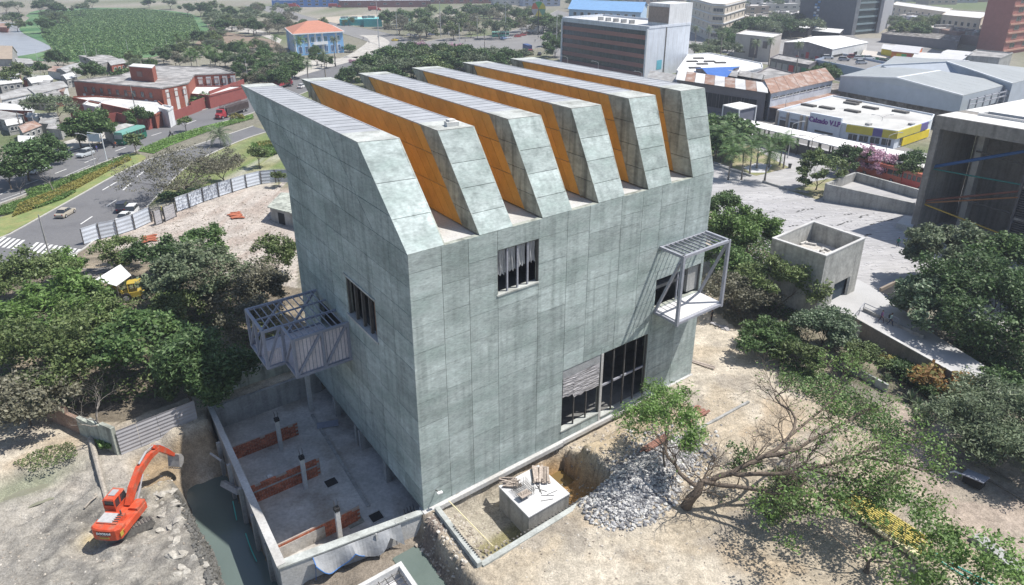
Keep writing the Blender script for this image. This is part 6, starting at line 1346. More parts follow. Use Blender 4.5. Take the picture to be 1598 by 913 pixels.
LM = dict(
 dark=leaf_mat('dark_leaf', (.035, .07, .025), (.07, .125, .04), (.14, .21, .09)),
 green=leaf_mat('green_leaf', (.045, .09, .03), (.09, .16, .045), (.17, .25, .10)),
 bright=leaf_mat('bright_leaf', (.08, .15, .035), (.14, .24, .055), (.22, .32, .12)),
 olive=leaf_mat('olive_leaf', (.075, .11, .04), (.13, .18, .06), (.21, .26, .11)),
 dry=leaf_mat('dry_grey_leaf', (.12, .12, .08), (.18, .175, .12), (.25, .24, .18)),
 grey=leaf_mat('grey_green_leaf', (.085, .12, .065), (.145, .185, .105), (.22, .26, .16)),
 silver=leaf_mat('silver_leaf', (.08, .13, .07), (.15, .21, .12), (.26, .31, .22)),
 pink=leaf_mat('pink_blossom', (.30, .13, .22), (.48, .30, .38), (.55, .42, .48)),
 orange=leaf_mat('orange_leaf', (.18, .09, .03), (.27, .16, .05), (.14, .16, .05)),
 yellow=leaf_mat('yellow_leaf', (.20, .19, .05), (.30, .26, .07), (.18, .2, .06)))
M_bark = mat('grey_brown_bark', (.15, .12, .095), .95, .3, 2.5, bump=.03, bscale=8, fine=.2)
M_barkd = mat('dark_bark', (.08, .065, .055), .95, .3, 2.5, bump=.03, bscale=8, fine=.2)
M_barkp = mat('pale_bark', (.26, .235, .21), .95, .3, 2.5, fine=.2)
def leaves_mesh(name, cen, size, m, rs, aspect=1.7, flat=.35):
 """cen: N x 3 leaf places"""
 n = len(cen); a = rs.normal(size=(n, 3)); a[:, 2] *= flat + .25; a /= np.linalg.norm(a, axis=1)[:, None]
 up = rs.normal(size=(n, 3)) * .75; up[:, 2] += 1.0; b = np.cross(up, a); b /= np.linalg.norm(b, axis=1)[:, None] + 1e-9
 s = size * rs.uniform(.6, 1.35, n)[:, None]; a = a * s * aspect / 2; b = b * s / 2
 V = np.stack([cen - a, cen - b, cen + a, cen + b], 1).reshape(-1, 3); F = np.arange(4 * n).reshape(-1, 4)
 me = bpy.data.meshes.new(name); me.vertices.add(4 * n); me.vertices.foreach_set('co', V.astype(np.float32).ravel())
 me.loops.add(4 * n); me.loops.foreach_set('vertex_index', F.ravel().astype(np.int32)); me.polygons.add(n)
 me.polygons.foreach_set('loop_start', np.arange(0, 4 * n, 4, dtype=np.int32)); me.polygons.foreach_set('loop_total', np.full(n, 4, np.int32)); me.update(); me.materials.append(m); return me
def grow(h, rad, seed, spread=1.0, trunk=.3, levels=4, nb=3, lean=(0, 0), r0=None, crook=.25, up=.35, first=4, shape='round', long=None):
 """skeleton: tapered limbs reaching the ends of a crown; gives limb mesh data and twig ends"""
 q = random.Random(seed); mb = MB(); tips = []; mids = []
 r0 = r0 or h * .028
 def limb(p, d, L_, r_, lv):
  n = 4 if lv < 2 else 3; path = [p]; cur = Vector(p); dd = Vector(d)
  for i in range(n):
   dd = (dd + Vector((q.uniform(-1, 1), q.uniform(-1, 1), q.uniform(-.6, .8))) * crook * (.6 if lv == 0 else 1)).normalized(); cur = cur + dd * (L_ / n); path.append(cur.copy())
  re = r_ * (.72 if lv == 0 else .5); mb.tube(path, [lerp(r_, re, i / n) for i in range(n + 1)], 7 if lv < 2 else 4 if lv < 3 else 3, cap=False)
  if lv >= levels: tips.append(path[-1]); tips.append(path[-2]); return
  if lv >= levels - 1: mids.append(path[-1])
  k = first if lv == 0 else nb
  a0 = q.uniform(0, 6.28)
  for i in range(k):
   az = a0 + 6.283 * i / k + q.uniform(-.5, .5); tilt = (q.uniform(.5, 1.0) if lv == 0 else q.uniform(.35, 1.0)) * spread
   ax = dd.cross(Vector((math.cos(az), math.sin(az), .13))).normalized(); nd_ = Matrix.Rotation(tilt, 3, ax) @ dd
   nd_.z = nd_.z * (1 - .15 * spread) + up * .4; nd_.normalize()
   st = path[-1] if (i < 2 or lv == 0 and i < k - 1) else path[-2]
   limb(st, nd_, L_ * q.uniform(.6, .85) if lv else (long or rad * .75) * q.uniform(.75, 1.1), re * q.uniform(.6, .8), lv + 1)
 limb(Vector((0, 0, 0)), Vector((lean[0], lean[1], 1)).normalized(), h * trunk, r0, 0)
 return mb, tips, mids
def fit(tips, h, rad, base=.0):
 T = np.array([t[:] for t in tips]); return T
def make_tree(name, label, cat, h, rad, seed, leaf, nl=3000, ls=.28, clump=.8, bark=None, droop=0.0, dens=1.0, grow_args={}, flat=.35, group=None, aspect=1.7, squash=.7):
 rs = np.random.RandomState(seed); mb, tips, mids = grow(h, rad, seed, **grow_args)
 T = np.array([t[:] for t in tips])
 V = np.array(mb.v); c = T.mean(0); ext = np.percentile(np.linalg.norm(T[:, :2] - c[None, :2], axis=1), 88); top = T[:, 2].max(); lo = np.percentile(T[:, 2], 5)
 # stretch the skeleton to the wanted height and breadth
 th = h * grow_args.get('trunk', .3) * .6
 def warp(P):
  P = P.copy(); f_ = np.clip(P[:, 2] / max(th, .1), 0, 1)[:, None]; P[:, :2] = P[:, :2] * (1 - f_) + (P[:, :2] * (rad * .88 / ext)) * f_ ; P[:, 2] = P[:, 2] * (h * .93 / top); return P
 mb.v = [tuple(v) for v in warp(V)]; T = warp(T)
 t = thing(name, label, cat, (0, 0, 0), group=group)
 tr = mb.build('trunk', bark or M_bark, t, smooth=True, local=True)
 n = nl; which = rs.randint(0, len(T), n); sub = rs.normal(size=(n, 3)); sub /= np.linalg.norm(sub, axis=1)[:, None]; sub *= rs.uniform(.15, 1, n)[:, None] ** .6
 csz = clump * rs.uniform(.6, 1.3, len(T)); P = T[which] + sub * csz[which][:, None] * np.array([1, 1, squash])
 if droop: P[:, 2] -= rs.uniform(0, droop, n) ** 1.4 * rs.choice([0, 1, 1], n)
 P[:, 2] = np.maximum(P[:, 2], .3)
 me = leaves_mesh('crown', P, ls, leaf, rs, aspect, flat); cr = bpy.data.objects.new('crown', me); COL.objects.link(cr); cr.parent = t
 return t
def make_bare(name, label, cat, h, rad, seed, bark, grow_args={}, group=None):
 mb, tips, mids = grow(h, rad, seed, **grow_args); t = thing(name, label, cat, group=group); mb.build('trunk', bark, t, smooth=True, local=True); return t
def make_palm(name, label, h, seed, fr=2.6, nf=22, leaf=None, group=None, lean=.04):
 q = random.Random(seed); t = thing(name, label, 'palm', group=group); mb = MB()
 path = [Vector((lean * h * (i / 6) ** 2, 0, h * i / 6)) for i in range(7)]; mb.tube(path, [h * .03, h * .024, h * .02, h * .019, h * .018, h * .018, h * .02], 7); mb.build('trunk', M_barkp, t, smooth=True, local=True)
 top = path[-1]; fb = MB()
 for i in range(nf):
  az = i * 2.4 + q.uniform(-.3, .3); el = lerp(1.25, -.35, (i / nf)) + q.uniform(-.15, .15); L_ = fr * q.uniform(.85, 1.1); N = 7; sp = []
  for j in range(N + 1):
   s_ = j / N; e = el - 1.35 * s_ ** 1.6; sp.append((sp[-1] + Vector((math.cos(az) * math.cos(e), math.sin(az) * math.cos(e), math.sin(e))) * (L_ / N)) if sp else top.copy())
  side_ = Vector((-math.sin(az), math.cos(az), 0))
  for j in range(N):
   a, b = sp[j], sp[j + 1]
   for kk in range(2):
    f0 = kk / 2; p0 = a.lerp(b, f0); p1 = a.lerp(b, f0 + .38); w_ = L_ * .26 * math.sin(math.pi * min(1, (j + .6 + kk * .5) / (N + .7))) ** .6
    for sg in (1, -1):
     tip = p1.lerp(b, .5) + side_ * sg * w_ + Vector((0, 0, -w_ * .35)) + (b - a) * .5
     fb.add([p0, p1, tip], [(0, 1, 2)])
 me = bpy.data.meshes.new('frond_crown'); me.from_pydata(fb.v, [], fb.f); me.materials.append(leaf or LM['green']); o = bpy.data.objects.new('crown', me); COL.objects.link(o); o.parent = t
 return t
PROTO = {}
def proto(kind):
 if kind in PROTO: return PROTO[kind]
 G_ = dict(trunk=.28, levels=3, nb=3, first=4)
 if kind == 'round_green': t = make_tree('leafy_tree', '', 'tree', 8, 4.6, 21, LM['green'], 4200, .34, 1.15, grow_args=G_)
 elif kind == 'round_dark': t = make_tree('leafy_tree', '', 'tree', 8, 4.8, 22, LM['dark'], 5200, .34, 1.25, grow_args=G_)
 elif kind == 'olive': t = make_tree('leafy_tree', '', 'tree', 8, 4.8, 23, LM['olive'], 3600, .32, 1.1, grow_args=G_)
 elif kind == 'grey': t = make_tree('leafy_tree', '', 'tree', 8, 5.0, 24, LM['grey'], 3000, .32, 1.1, grow_args=G_)
 elif kind == 'dry': t = make_tree('sparse_tree', '', 'tree', 8, 4.8, 25, LM['dry'], 2200, .26, 1.0, grow_args=dict(trunk=.28, levels=4, nb=3, first=4))
 elif kind == 'bright': t = make_tree('leafy_tree', '', 'tree', 8, 4.5, 26, LM['bright'], 4400, .32, 1.1, grow_args=G_)
 elif kind == 'silver': t = make_tree('leafy_tree', '', 'tree', 8, 4.6, 27, LM['silver'], 4200, .34, 1.1, grow_args=G_)
 elif kind == 'pink': t = make_tree('blossom_tree', '', 'tree', 7, 4.6, 28, LM['pink'], 2600, .3, 1.0, grow_args=G_)
 elif kind == 'small': t = make_tree('street_tree', '', 'tree', 4, 1.8, 29, LM['olive'], 900, .25, .55, grow_args=dict(trunk=.4, levels=3, nb=3, first=4))
 elif kind == 'bush': t = make_tree('bush', '', 'bush', 2.2, 1.8, 30, LM['green'], 900, .22, .6, grow_args=dict(trunk=.15, levels=2, nb=4, first=6))
 elif kind == 'dbush': t = make_tree('bush', '', 'bush', 2.4, 2.2, 31, LM['dark'], 1400, .26, .75, grow_args=dict(trunk=.15, levels=2, nb=4, first=6))
 elif kind == 'obush': t = make_tree('bush', '', 'bush', 2.2, 2.0, 32, LM['orange'], 1300, .24, .65, grow_args=dict(trunk=.15, levels=2, nb=4, first=6))
 elif kind == 'ybush': t = make_tree('bush', '', 'bush', 1.2, 1.6, 33, LM['yellow'], 900, .18, .5, grow_args=dict(trunk=.15, levels=2, nb=4, first=6))
 elif kind == 'bare': t = make_bare('bare_tree', '', 'tree', 5, 2.2, 34, M_barkp, dict(trunk=.35, levels=4, nb=3, first=3, r0=.09, crook=.4))
 elif kind == 'palm': t = make_palm('palm_tree', '', 7, 35, 3.0)
 elif kind == 'fanpalm': t = make_palm('palm_tree', '', 9, 36, 1.9, 26, LM['grey'])
 elif kind == 'lowpalm': t = make_palm('palm_tree', '', 2.6, 37, 3.6, 26, LM['grey'])
 PROTO[kind] = [t, False]; return PROTO[kind]
HGT = dict(round_green=8, round_dark=8, olive=8, grey=8, dry=8, bright=8, silver=8, pink=7, small=4, bush=2.2, dbush=2.4, obush=2.2, ybush=1.2, bare=5, palm=7, fanpalm=9, lowpalm=2.6)
tr_ = random.Random(77)
def plant(kind, px, py, h, label, group=None, wide=1.0, zf=.62, base=False):
 """px, py: where the photograph shows the middle of the crown (or the foot when base)"""
 p = proto(kind); s = h / HGT[kind]
 pos = G(px, py, 0) if base else G(px, py, h * zf)
 pos = Vector((pos.x, pos.y, 0)); pos.z = max(ground_z(pos.x, pos.y), -.3) if pos.y < 125 else 0
 o = place(p[0], p[1], pos, tr_.uniform(0, 6.28), label, (s * wide, s * wide, s)); p[1] = True
 if 'group' in o: del o['group']
 if group: o['group'] = group
 return o
def near_tree(px, py, h, rad, seed, leaf, label, name='leafy_tree', zf=.6, **kw):
 t = make_tree(name, label, 'tree', h, rad, seed, leaf, **kw); p = G(px, py, h * zf); t.location = (p.x, p.y, max(-.4, ground_z(p.x, p.y)) if p.y < 110 else 0); return t
near_tree(318, 552, 8.5, 5.0, 101, LM['dark'], 'dense dark green feathery tree just left of the steel bay', nl=26000, ls=.17, clump=1.05, aspect=3.2, droop=1.2, grow_args=dict(trunk=.25, levels=4, nb=3, first=5), squash=.8)
near_tree(292, 596, 5, 2.6, 102, LM['olive'], 'lower yellowish part tree in front of the dense feathery tree', nl=7000, ls=.16, clump=.8, aspect=3, grow_args=dict(trunk=.3, levels=3, nb=3, first=4))
near_tree(218, 525, 8.5, 5.4, 103, LM['green'], 'broad leaved green tree with open gaps between its branches', nl=8500, ls=.30, clump=1.0, aspect=1.5, grow_args=dict(trunk=.3, levels=4, nb=3, first=4))
near_tree(72, 540, 9, 7.2, 104, LM['olive'], 'wide olive green tree at the left edge above the old wall', nl=10500, ls=.22, clump=1.2, grow_args=dict(trunk=.28, levels=4, nb=3, first=5))
near_tree(30, 610, 6.5, 5, 105, LM['dry'], 'dull shaded tree at the left edge beside the old wall', nl=7000, ls=.22, clump=1.0, grow_args=dict(trunk=.28, levels=4, nb=3, first=5))
near_tree(60, 480, 9, 8.0, 106, LM['bright'], 'bright fresh green feathery tree at the left edge', nl=21000, ls=.2, clump=1.1, aspect=3, grow_args=dict(trunk=.28, levels=4, nb=3, first=5), droop=1.0)
near_tree(128, 500, 7.5, 4.5, 107, LM['olive'], 'thin brownish green tree between the bright tree and the broad leaved tree', nl=9000, ls=.2, clump=1.0, grow_args=dict(trunk=.3, levels=4, nb=3, first=4))
t = make_bare('bare_tree', 'leafless pale grey tree standing behind the broken wall', 'tree', 6.5, 3, 108, M_barkp, dict(trunk=.4, levels=5, nb=3, first=4, r0=.13, crook=.35, long=2.0)); t.location = G(172, 690)
near_tree(300, 425, 8.5, 6.2, 109, LM['grey'], 'large dull green tree inside the hoarding by the pale rubble', nl=11000, ls=.26, clump=1.1, grow_args=dict(trunk=.28, levels=4, nb=3, first=5))
near_tree(365, 430, 7.5, 5.6, 110, LM['dry'], 'sparse brownish tree with pinkish twigs left of the building shoulder', 'sparse_tree', nl=8000, ls=.2, clump=1.0, bark=M_barkp, grow_args=dict(trunk=.25, levels=5, nb=3, first=5, crook=.35))
near_tree(428, 392, 6.5, 3.8, 111, LM['olive'], 'thin open tree against the left wall of the building', 'sparse_tree', nl=5000, ls=.2, clump=.8, grow_args=dict(trunk=.3, levels=4, nb=3, first=4))
near_tree(410, 450, 6.0, 4.0, 112, LM['dry'], 'scrubby brown tree above the steel bay', 'sparse_tree', nl=6000, ls=.18, clump=.8, grow_args=dict(trunk=.3, levels=4, nb=3, first=4, crook=.4))
near_tree(42, 422, 7.5, 6.0, 113, LM['olive'], 'yellowish green tree at the left edge just below the crosswalk', nl=11000, ls=.24, clump=1.0, grow_args=dict(trunk=.28, levels=4, nb=3, first=5))
near_tree(105, 410, 5.0, 2.6, 114, LM['bright'], 'small feathery bright tree right of the street pole below the crosswalk', nl=6500, ls=.16, clump=.7, aspect=3, droop=.6, grow_args=dict(trunk=.3, levels=4, nb=3, first=4))
near_tree(178, 388, 5.5, 3.6, 115, LM['olive'], 'open yellowish tree below the white hoarding', nl=5000, ls=.2, clump=.7, grow_args=dict(trunk=.3, levels=4, nb=3, first=4))
near_tree(252, 395, 6.0, 4.0, 116, LM['dark'], 'dark green tree between the tin awning and the rubble', nl=10000, ls=.24, clump=.9, grow_args=dict(trunk=.3, levels=4, nb=3, first=4))
near_tree(322, 372, 5.5, 3.6, 117, LM['green'], 'small mid green tree on the pale rubble inside the hoarding', nl=6000, ls=.22, clump=.8, grow_args=dict(trunk=.3, levels=4, nb=3, first=4))
near_tree(380, 492, 5.5, 3.4, 118, LM['dry'], 'dry leafless looking scrub tree under the steel bay', 'sparse_tree', nl=3500, ls=.18, clump=.8, grow_args=dict(trunk=.3, levels=4, nb=3, first=4, crook=.4))
near_tree(272, 478, 5.5, 3.2, 119, LM['olive'], 'small olive tree between the large dull tree and the dense feathery tree', nl=5000, ls=.2, clump=.8, grow_args=dict(trunk=.3, levels=4, nb=3, first=4))
# wide grey umbrella tree by the street
t = make_tree('umbrella_tree', 'very wide umbrella tree with fine grey branches at the street bend', 'tree', 10.5, 11.0, 130, LM['dry'], nl=9500, ls=.2, clump=.9, bark=M_barkd, squash=.45, grow_args=dict(trunk=.2, levels=5, nb=4, first=5, crook=.3, spread=1.1, up=.15, r0=.5)); t.location = G(284, 306); t.rotation_euler.z = 2.6
t = make_tree('sparse_tree', 'smaller forked umbrella tree just inside the lawn by the hoarding', 'tree', 7.5, 5.2, 131, LM['dry'], nl=4500, ls=.2, clump=.8, bark=M_barkd, squash=.5, grow_args=dict(trunk=.3, levels=4, nb=3, first=3, crook=.3, r0=.22)); t.location = G(352, 290)
for i, (kx, ky, h, kd, lab) in enumerate([
 (33, 305, 4.0, 'bare', 'bare little tree at the left end of the flowered median'), (84, 300, 5.2, 'bare', 'bare forked tree in the middle of the flowered median'),
 (213, 240, 5.0, 'small', 'small round street tree at the tip of the median'), (291, 206, 4.2, 'small', 'thin young tree on the grass verge by the dark truck'),
 (152, 258, 3.6, 'bare', 'thin bare tree beside the tall sign post'), (345, 228, 2.8, 'lowpalm', 'low spreading palm on the corner of the lawn'), (405, 262, 5.0, 'small', 'pale slender tree on the lawn nearest the building'),
 (436, 292, 3.4, 'small', 'small tree on the white gravel near the hoarding end'), (372, 186, 1.5, 'ybush', 'low yellow bush on the verge near the dark truck')]):
 plant(kd, kx, ky, h, lab, base=True)
plant('dbush', 268, 312, 1.6, 'clipped dark hedge bush at the foot of the umbrella tree', wide=1.7, base=True); plant('bush', 310, 305, 1.2, 'low green bush right of the umbrella tree trunk', wide=1.4, base=True)
# hedges on the median: flower beds
def bed(name, label, poly, n, m, h=.5, ls=.16, seed=1):
 q = random.Random(seed); rs = np.random.RandomState(seed); P = np.array([p[:2] for p in gp(poly)]); lo, hi = P.min(0), P.max(0); pts = rs.uniform(lo, hi, (n * 3, 2)); pts = pts[inside(pts, [tuple(p) for p in P])][:n]
 z = rs.uniform(.05, h, len(pts)); z *= .6 + .6 * vnoise(pts[:, 0], pts[:, 1], 1.5, seed)
 me = leaves_mesh(name, np.column_stack([pts, z + .08]), ls, m, rs); o = bpy.data.objects.new(name, me); COL.objects.link(o); o['kind'] = 'stuff'; o['label'] = label; return o
bed('reed_patch', 'floating leaf mats and reeds on the lagoon', [(60, 22), (130, 16), (220, 14), (300, 24), (312, 48), (250, 82), (200, 90), (120, 95), (60, 92), (85, 78), (66, 58)], 60000, LM['green'], .5, .75, 40)
bed('flower_bed', 'yellow green flower bed on the median', [(30, 322), (90, 298), (140, 275), (200, 246), (206, 250), (170, 268), (120, 296), (60, 325), (20, 340)], 16000, LM['yellow'], .6, .2, 3)
bed('groundcover', 'green groundcover along the lower side of the median', [(0, 338), (60, 326), (100, 312), (120, 300), (70, 300), (0, 325)], 9000, LM['bright'], .5, .2, 4)
bed('groundcover', 'green groundcover along the upper side of the median', [(40, 300), (90, 285), (150, 262), (200, 243), (205, 247), (150, 272), (100, 290), (50, 312)], 8000, LM['bright'], .6, .2, 5)
bed('groundcover', 'bright clipped shrubs on the lawn by the building', [(392, 228), (440, 222), (446, 236), (420, 246), (395, 244)], 7000, LM['bright'], 1.0, .22, 6)
bed('groundcover', 'yellow flowers beside the clipped shrubs', [(402, 228), (438, 222), (436, 230), (404, 234)], 1500, LM['yellow'], 1.2, .2, 7)
bed('groundcover', 'shrubs on the verge by the road', [(218, 234), (262, 216), (320, 199), (395, 181), (396, 186), (330, 204), (270, 224), (238, 240)], 9000, LM['bright'], .5, .2, 8)
L1 = [('round_green', 118, 196, 9, 'bright green broad tree over the parked silver pickup', 1.15), ('round_green', 150, 200, 7.5, 'green tree just left of the blank street sign', 1), ('round_dark', 35, 243, 8.5, 'big dark green tree at the left edge over the avenue', 1.3), ('round_dark', 62, 230, 7, 'dark tree behind the white pickup', 1), ('round_green', 8, 262, 7, 'green tree cut by the left edge beside the avenue', 1),
      ('grey', 88, 163, 9, 'large grey green tree before the red brick houses', 1.2), ('olive', 18, 112, 9, 'brownish olive tree at the upper left edge', 1.15), ('round_green', 217, 181, 6.5, 'green tree behind the green bus', 1.0), ('bush', 146, 180, 4.2, 'small light bush in front of the low red wall', 1), ('round_dark', 134, 110, 8, 'dark silvery tree left of the red brick block', 1.1),
      ('round_dark', 88, 88, 7.5, 'dark tree on the lagoon shore', 1.1), ('round_green', 66, 104, 6, 'small green tree below the lagoon shore tree', 1), ('olive', 208, 88, 6, 'pinkish dry tree behind the red brick block', 1), ('bush', 188, 116, 5, 'yellow green bush peeping over the brick roof', 1), ('bush', 310, 154, 4, 'dark bush in the walled yard of the brick block', 1.2)]
for kd, x, y, h, lab, wd in L1: plant(kd, x, y, h, lab, wide=wd)
# palms and greens between the lagoon and the blue house
for i, (x, y, h) in enumerate([(274, 62, 9), (297, 88, 8), (306, 92, 7), (326, 82, 9), (334, 88, 8), (378, 76, 10), (290, 60, 7), (468, 68, 9), (430, 62, 7)]):
 plant('palm', x, y, h, 'palm among the trees between the lagoon and the blue house', 'palms near the lagoon', zf=.85)
q = random.Random(41)
def wood(n, poly, kinds, h0, h1, label, group, seed=1, wide=(1, 1.3), minpx=0):
 q = random.Random(seed); P = [(p[0], p[1]) for p in poly]; xs = [p[0] for p in P]; ys = [p[1] for p in P]; out = 0; tries = 0; used = []
 while out < n and tries < n * 80:
  tries += 1; x, y = q.uniform(min(xs), max(xs)), q.uniform(min(ys), max(ys))
  if not inside(np.array([[x, y]]), P)[0]: continue
  g = G(x, y)
  if any((g.x - u[0]) ** 2 + (g.y - u[1]) ** 2 < (h0 * .75) ** 2 for u in used): continue
  used.append((g.x, g.y)); plant(q.choice(kinds), x, y, q.uniform(h0, h1), label, group, q.uniform(*wide)); out += 1
wood(44, [(262, 56), (330, 48), (440, 62), (450, 110), (420, 128), (372, 120), (372, 98), (320, 98), (250, 92)], ['grey', 'olive', 'round_green', 'round_dark', 'dry'], 5, 8, 'small mixed tree in the thicket right of the palms', 'thicket left of the blue house', 2)
wood(10, [(395, 100), (470, 78), (455, 118), (425, 132)], ['grey', 'round_dark', 'round_green'], 5, 7.5, 'leafy tree by the side wall of the blue house', 'trees beside the blue house', 3)
wood(12, [(0, 4), (180, 2), (330, 6), (330, 12), (0, 14)], ['round_dark', 'grey'], 8, 11, 'dark tree in the row on the far shore of the lagoon', 'trees on the far lagoon shore', 4)
wood(8, [(0, 22), (90, 18), (100, 36), (0, 44)], ['grey', 'olive', 'round_dark'], 7, 9, 'tree on the point at the left shore of the lagoon', 'trees on the lagoon point', 5)
wood(30, [(320, 6), (440, 6), (480, 38), (330, 42)], ['round_dark', 'olive', 'grey', 'dry'], 8, 11, 'spreading tree on the dry ground behind the lagoon', 'trees behind the lagoon', 6)
wood(9, [(95, 90), (240, 92), (240, 106), (100, 104)], ['grey', 'olive', 'round_green'], 4, 6, 'small tree on the near shore of the hyacinth lagoon', 'trees on the near lagoon shore', 31)
wood(12, [(890, 2), (1240, 2), (1240, 10), (890, 10)], ['grey', 'round_dark'], 8, 12, 'tree among the distant roofs at the top edge', 'distant trees at the top edge', 32)
wood(7, [(440, 40), (500, 24), (560, 30), (450, 48)], ['olive', 'round_dark', 'dry'], 5, 7, 'small tree on the strip before the sandy lot', 'trees by the sandy lot', 7)
for x, y in ((493, 88), (508, 92), (488, 78)): plant('round_green', x, y, 6, 'leafy tree in front of the blue house facade', 'trees before the blue house')
for x, y in ((505, 90), (478, 104), (520, 66)): plant('fanpalm', x, y, 11, 'tall thin palm on the forecourt of the blue house', 'thin palms on the forecourt', zf=.9)
plant('dbush', 545, 74, 3.4, 'green bush at the right corner of the blue house', wide=1.2); plant('pink', 556, 102, 6, 'purplish tree at the road edge right of the forecourt'); plant('round_dark', 547, 118, 7.5, 'dark small leaved tree behind the back end of the second fin')
wood(46, [(560, 100), (600, 84), (650, 74), (720, 84), (800, 76), (805, 92), (760, 96), (700, 102), (640, 112), (580, 118)], ['round_dark', 'round_green', 'round_dark', 'olive', 'grey'], 7, 10.5, 'leafy tree in the dark green belt behind the roof fins', 'trees behind the roof fins', 8)
for x, y in ((655, 74), (712, 76), (634, 84)): plant('pink', x, y, 7, 'dusty pink tree in the belt behind the roof fins', 'pinkish trees behind the fins')
plant('fanpalm', 756, 52, 10, 'tall palm standing over the green belt', zf=.9)
wood(46, [(605, 26), (650, 14), (760, 12), (850, 14), (860, 30), (840, 34), (780, 44), (700, 46), (640, 44)], ['grey', 'olive', 'grey', 'round_green', 'dry'], 9, 12, 'tall grey green tree in the park beyond the junction', 'trees in the park beyond the junction', 9)
wood(10, [(855, 30), (875, 24), (875, 80), (862, 76)], ['round_green', 'grey'], 6, 9, 'street tree along the left side of the striped office block', 'trees by the striped office block', 10)
wood(9, [(1084, 75), (1140, 50), (1165, 52), (1160, 76), (1090, 84)], ['round_green', 'grey'], 7, 9, 'leafy street tree below the cream curved block', 'trees below the cream block', 11)
wood(14, [(1140, 38), (1250, 24), (1260, 40), (1230, 44), (1160, 48)], ['round_dark', 'grey'], 9, 12, 'dark tree in the row before the grey tower', 'trees before the grey tower', 12)
for x, y in ((1087, 48), (1107, 50), (1128, 58), (1178, 72), (1204, 68), (1248, 74)): plant('fanpalm', x, y, 12, 'round headed street palm in the row beyond the market roofs', 'street palms beyond the market', zf=.9)
wood(7, [(1265, 98), (1305, 104), (1300, 116), (1262, 112)], ['round_green'], 4.5, 6, 'leafy tree in the gap before the parking deck', 'trees by the parking deck', 13)
wood(14, [(1395, 28), (1440, 24), (1470, 32), (1460, 48), (1400, 46)], ['grey', 'olive', 'round_green'], 8, 11, 'tree among the houses between the grey and red towers', 'trees between the towers', 14)
for i, (x, y, h) in enumerate([(1175, 232, 6.4), (1186, 222, 6.6), (1162, 242, 6), (1205, 226, 5.8), (1222, 222, 6), (1146, 222, 6.5), (1132, 208, 6.5), (1199, 242, 6.5), (1120, 212, 6), (1141, 242, 6), (1228, 226, 6)]):
 plant('palm', x, y, h, 'palm in the clump on the plaza lawn by the covered walkway', 'palms on the plaza lawn', 1.3, zf=.88)
wood(8, [(1112, 180), (1150, 195), (1150, 240), (1112, 235)], ['round_green', 'bush', 'round_dark'], 4, 6.5, 'leafy shrub tree under the plaza palms', 'shrubs under the plaza palms', 15)
t = make_tree('plaza_tree', 'olive umbrella tree with forked bare stems on the plaza lawn', 'tree', 8.5, 5.0, 140, LM['olive'], nl=6500, ls=.26, clump=.8, bark=M_barkd, squash=.6, grow_args=dict(trunk=.18, levels=4, nb=3, first=4, crook=.22, r0=.2, up=.6)); t.location = G(1273, 297)
plant('pink', 1352, 246, 6, 'pink blossoming tree left of the grey museum on the right', wide=1.15); plant('pink', 1386, 252, 5.5, 'second pink blossoming tree close to the grey museum', wide=1.0)
for x, y, l in ((1332, 246, 'left'), (1416, 254, 'right')): plant('round_dark', x, y, 6.5, 'dark leafy tree on the %s side of the pink trees' % l)
plant('olive', 1425, 262, 5.5, 'olive tree hard against the grey museum wall')
plant('obush', 1312, 281, 1.8, 'dark red bush on the corner of the walled terrace', zf=1.2)
# trees right of the building
near_tree(1172, 366, 8, 5.2, 150, LM['bright'], 'bright leafy tree hugging the right corner of the building', nl=19000, ls=.24, clump=1.1, grow_args=dict(trunk=.28, levels=4, nb=3, first=5))
near_tree(1128, 322, 7.5, 3.0, 151, LM['green'], 'airy green tree rising behind the right edge of the building', nl=5000, ls=.24, clump=.8, grow_args=dict(trunk=.3, levels=4, nb=3, first=4))
near_tree(1128, 398, 6.5, 4.0, 152, LM['green'], 'green tree seen through the steel balcony', nl=11000, ls=.22, clump=1.0, grow_args=dict(trunk=.3, levels=4, nb=3, first=4))
near_tree(1216, 436, 8, 5.2, 153, LM['olive'], 'open dull green tree in front of the concrete box', nl=7500, ls=.2, clump=1.0, aspect=2.4, grow_args=dict(trunk=.3, levels=4, nb=3, first=4, crook=.3))
near_tree(1160, 455, 6.5, 4.6, 154, LM['dry'], 'shady dull scrub tree right of the steel balcony deck', nl=6500, ls=.2, clump=1.0, grow_args=dict(trunk=.3, levels=4, nb=3, first=4, crook=.3))
near_tree(1288, 505, 5.5, 3.4, 155, LM['silver'], 'rounded pale green bushy tree in front of the garden ramp', nl=17000, ls=.2, clump=.8, grow_args=dict(trunk=.2, levels=4, nb=3, first=5), squash=.85)
near_tree(1200, 520, 4.2, 3.6, 156, LM['green'], 'low feathery shrub tree beside the workers', nl=8000, ls=.18, clump=.8, aspect=2.6, grow_args=dict(trunk=.3, levels=4, nb=3, first=4))
near_tree(1350, 558, 3.6, 2.6, 157, LM['olive'], 'small leafy tree on the strip below the garden ramp', nl=5500, ls=.18, clump=.6, grow_args=dict(trunk=.3, levels=4, nb=3, first=4))
near_tree(1248, 548, 3.6, 2.8, 158, LM['olive'], 'thin green shrub tree left of the strip wall', nl=4500, ls=.16, clump=.6, aspect=2.6, grow_args=dict(trunk=.3, levels=4, nb=3, first=4))
near_tree(1475, 385, 10, 6.0, 159, LM['grey'], 'large tree hiding the foot of the grey museum', nl=22000, ls=.28, clump=1.2, grow_args=dict(trunk=.28, levels=4, nb=3, first=5))
near_tree(1530, 455, 11, 8.6, 160, LM['dark'], 'huge dark small leaved tree at the right edge beside the ramp', nl=26000, ls=.24, clump=1.2, bark=M_barkd, grow_args=dict(trunk=.3, levels=4, nb=4, first=5, r0=.45))
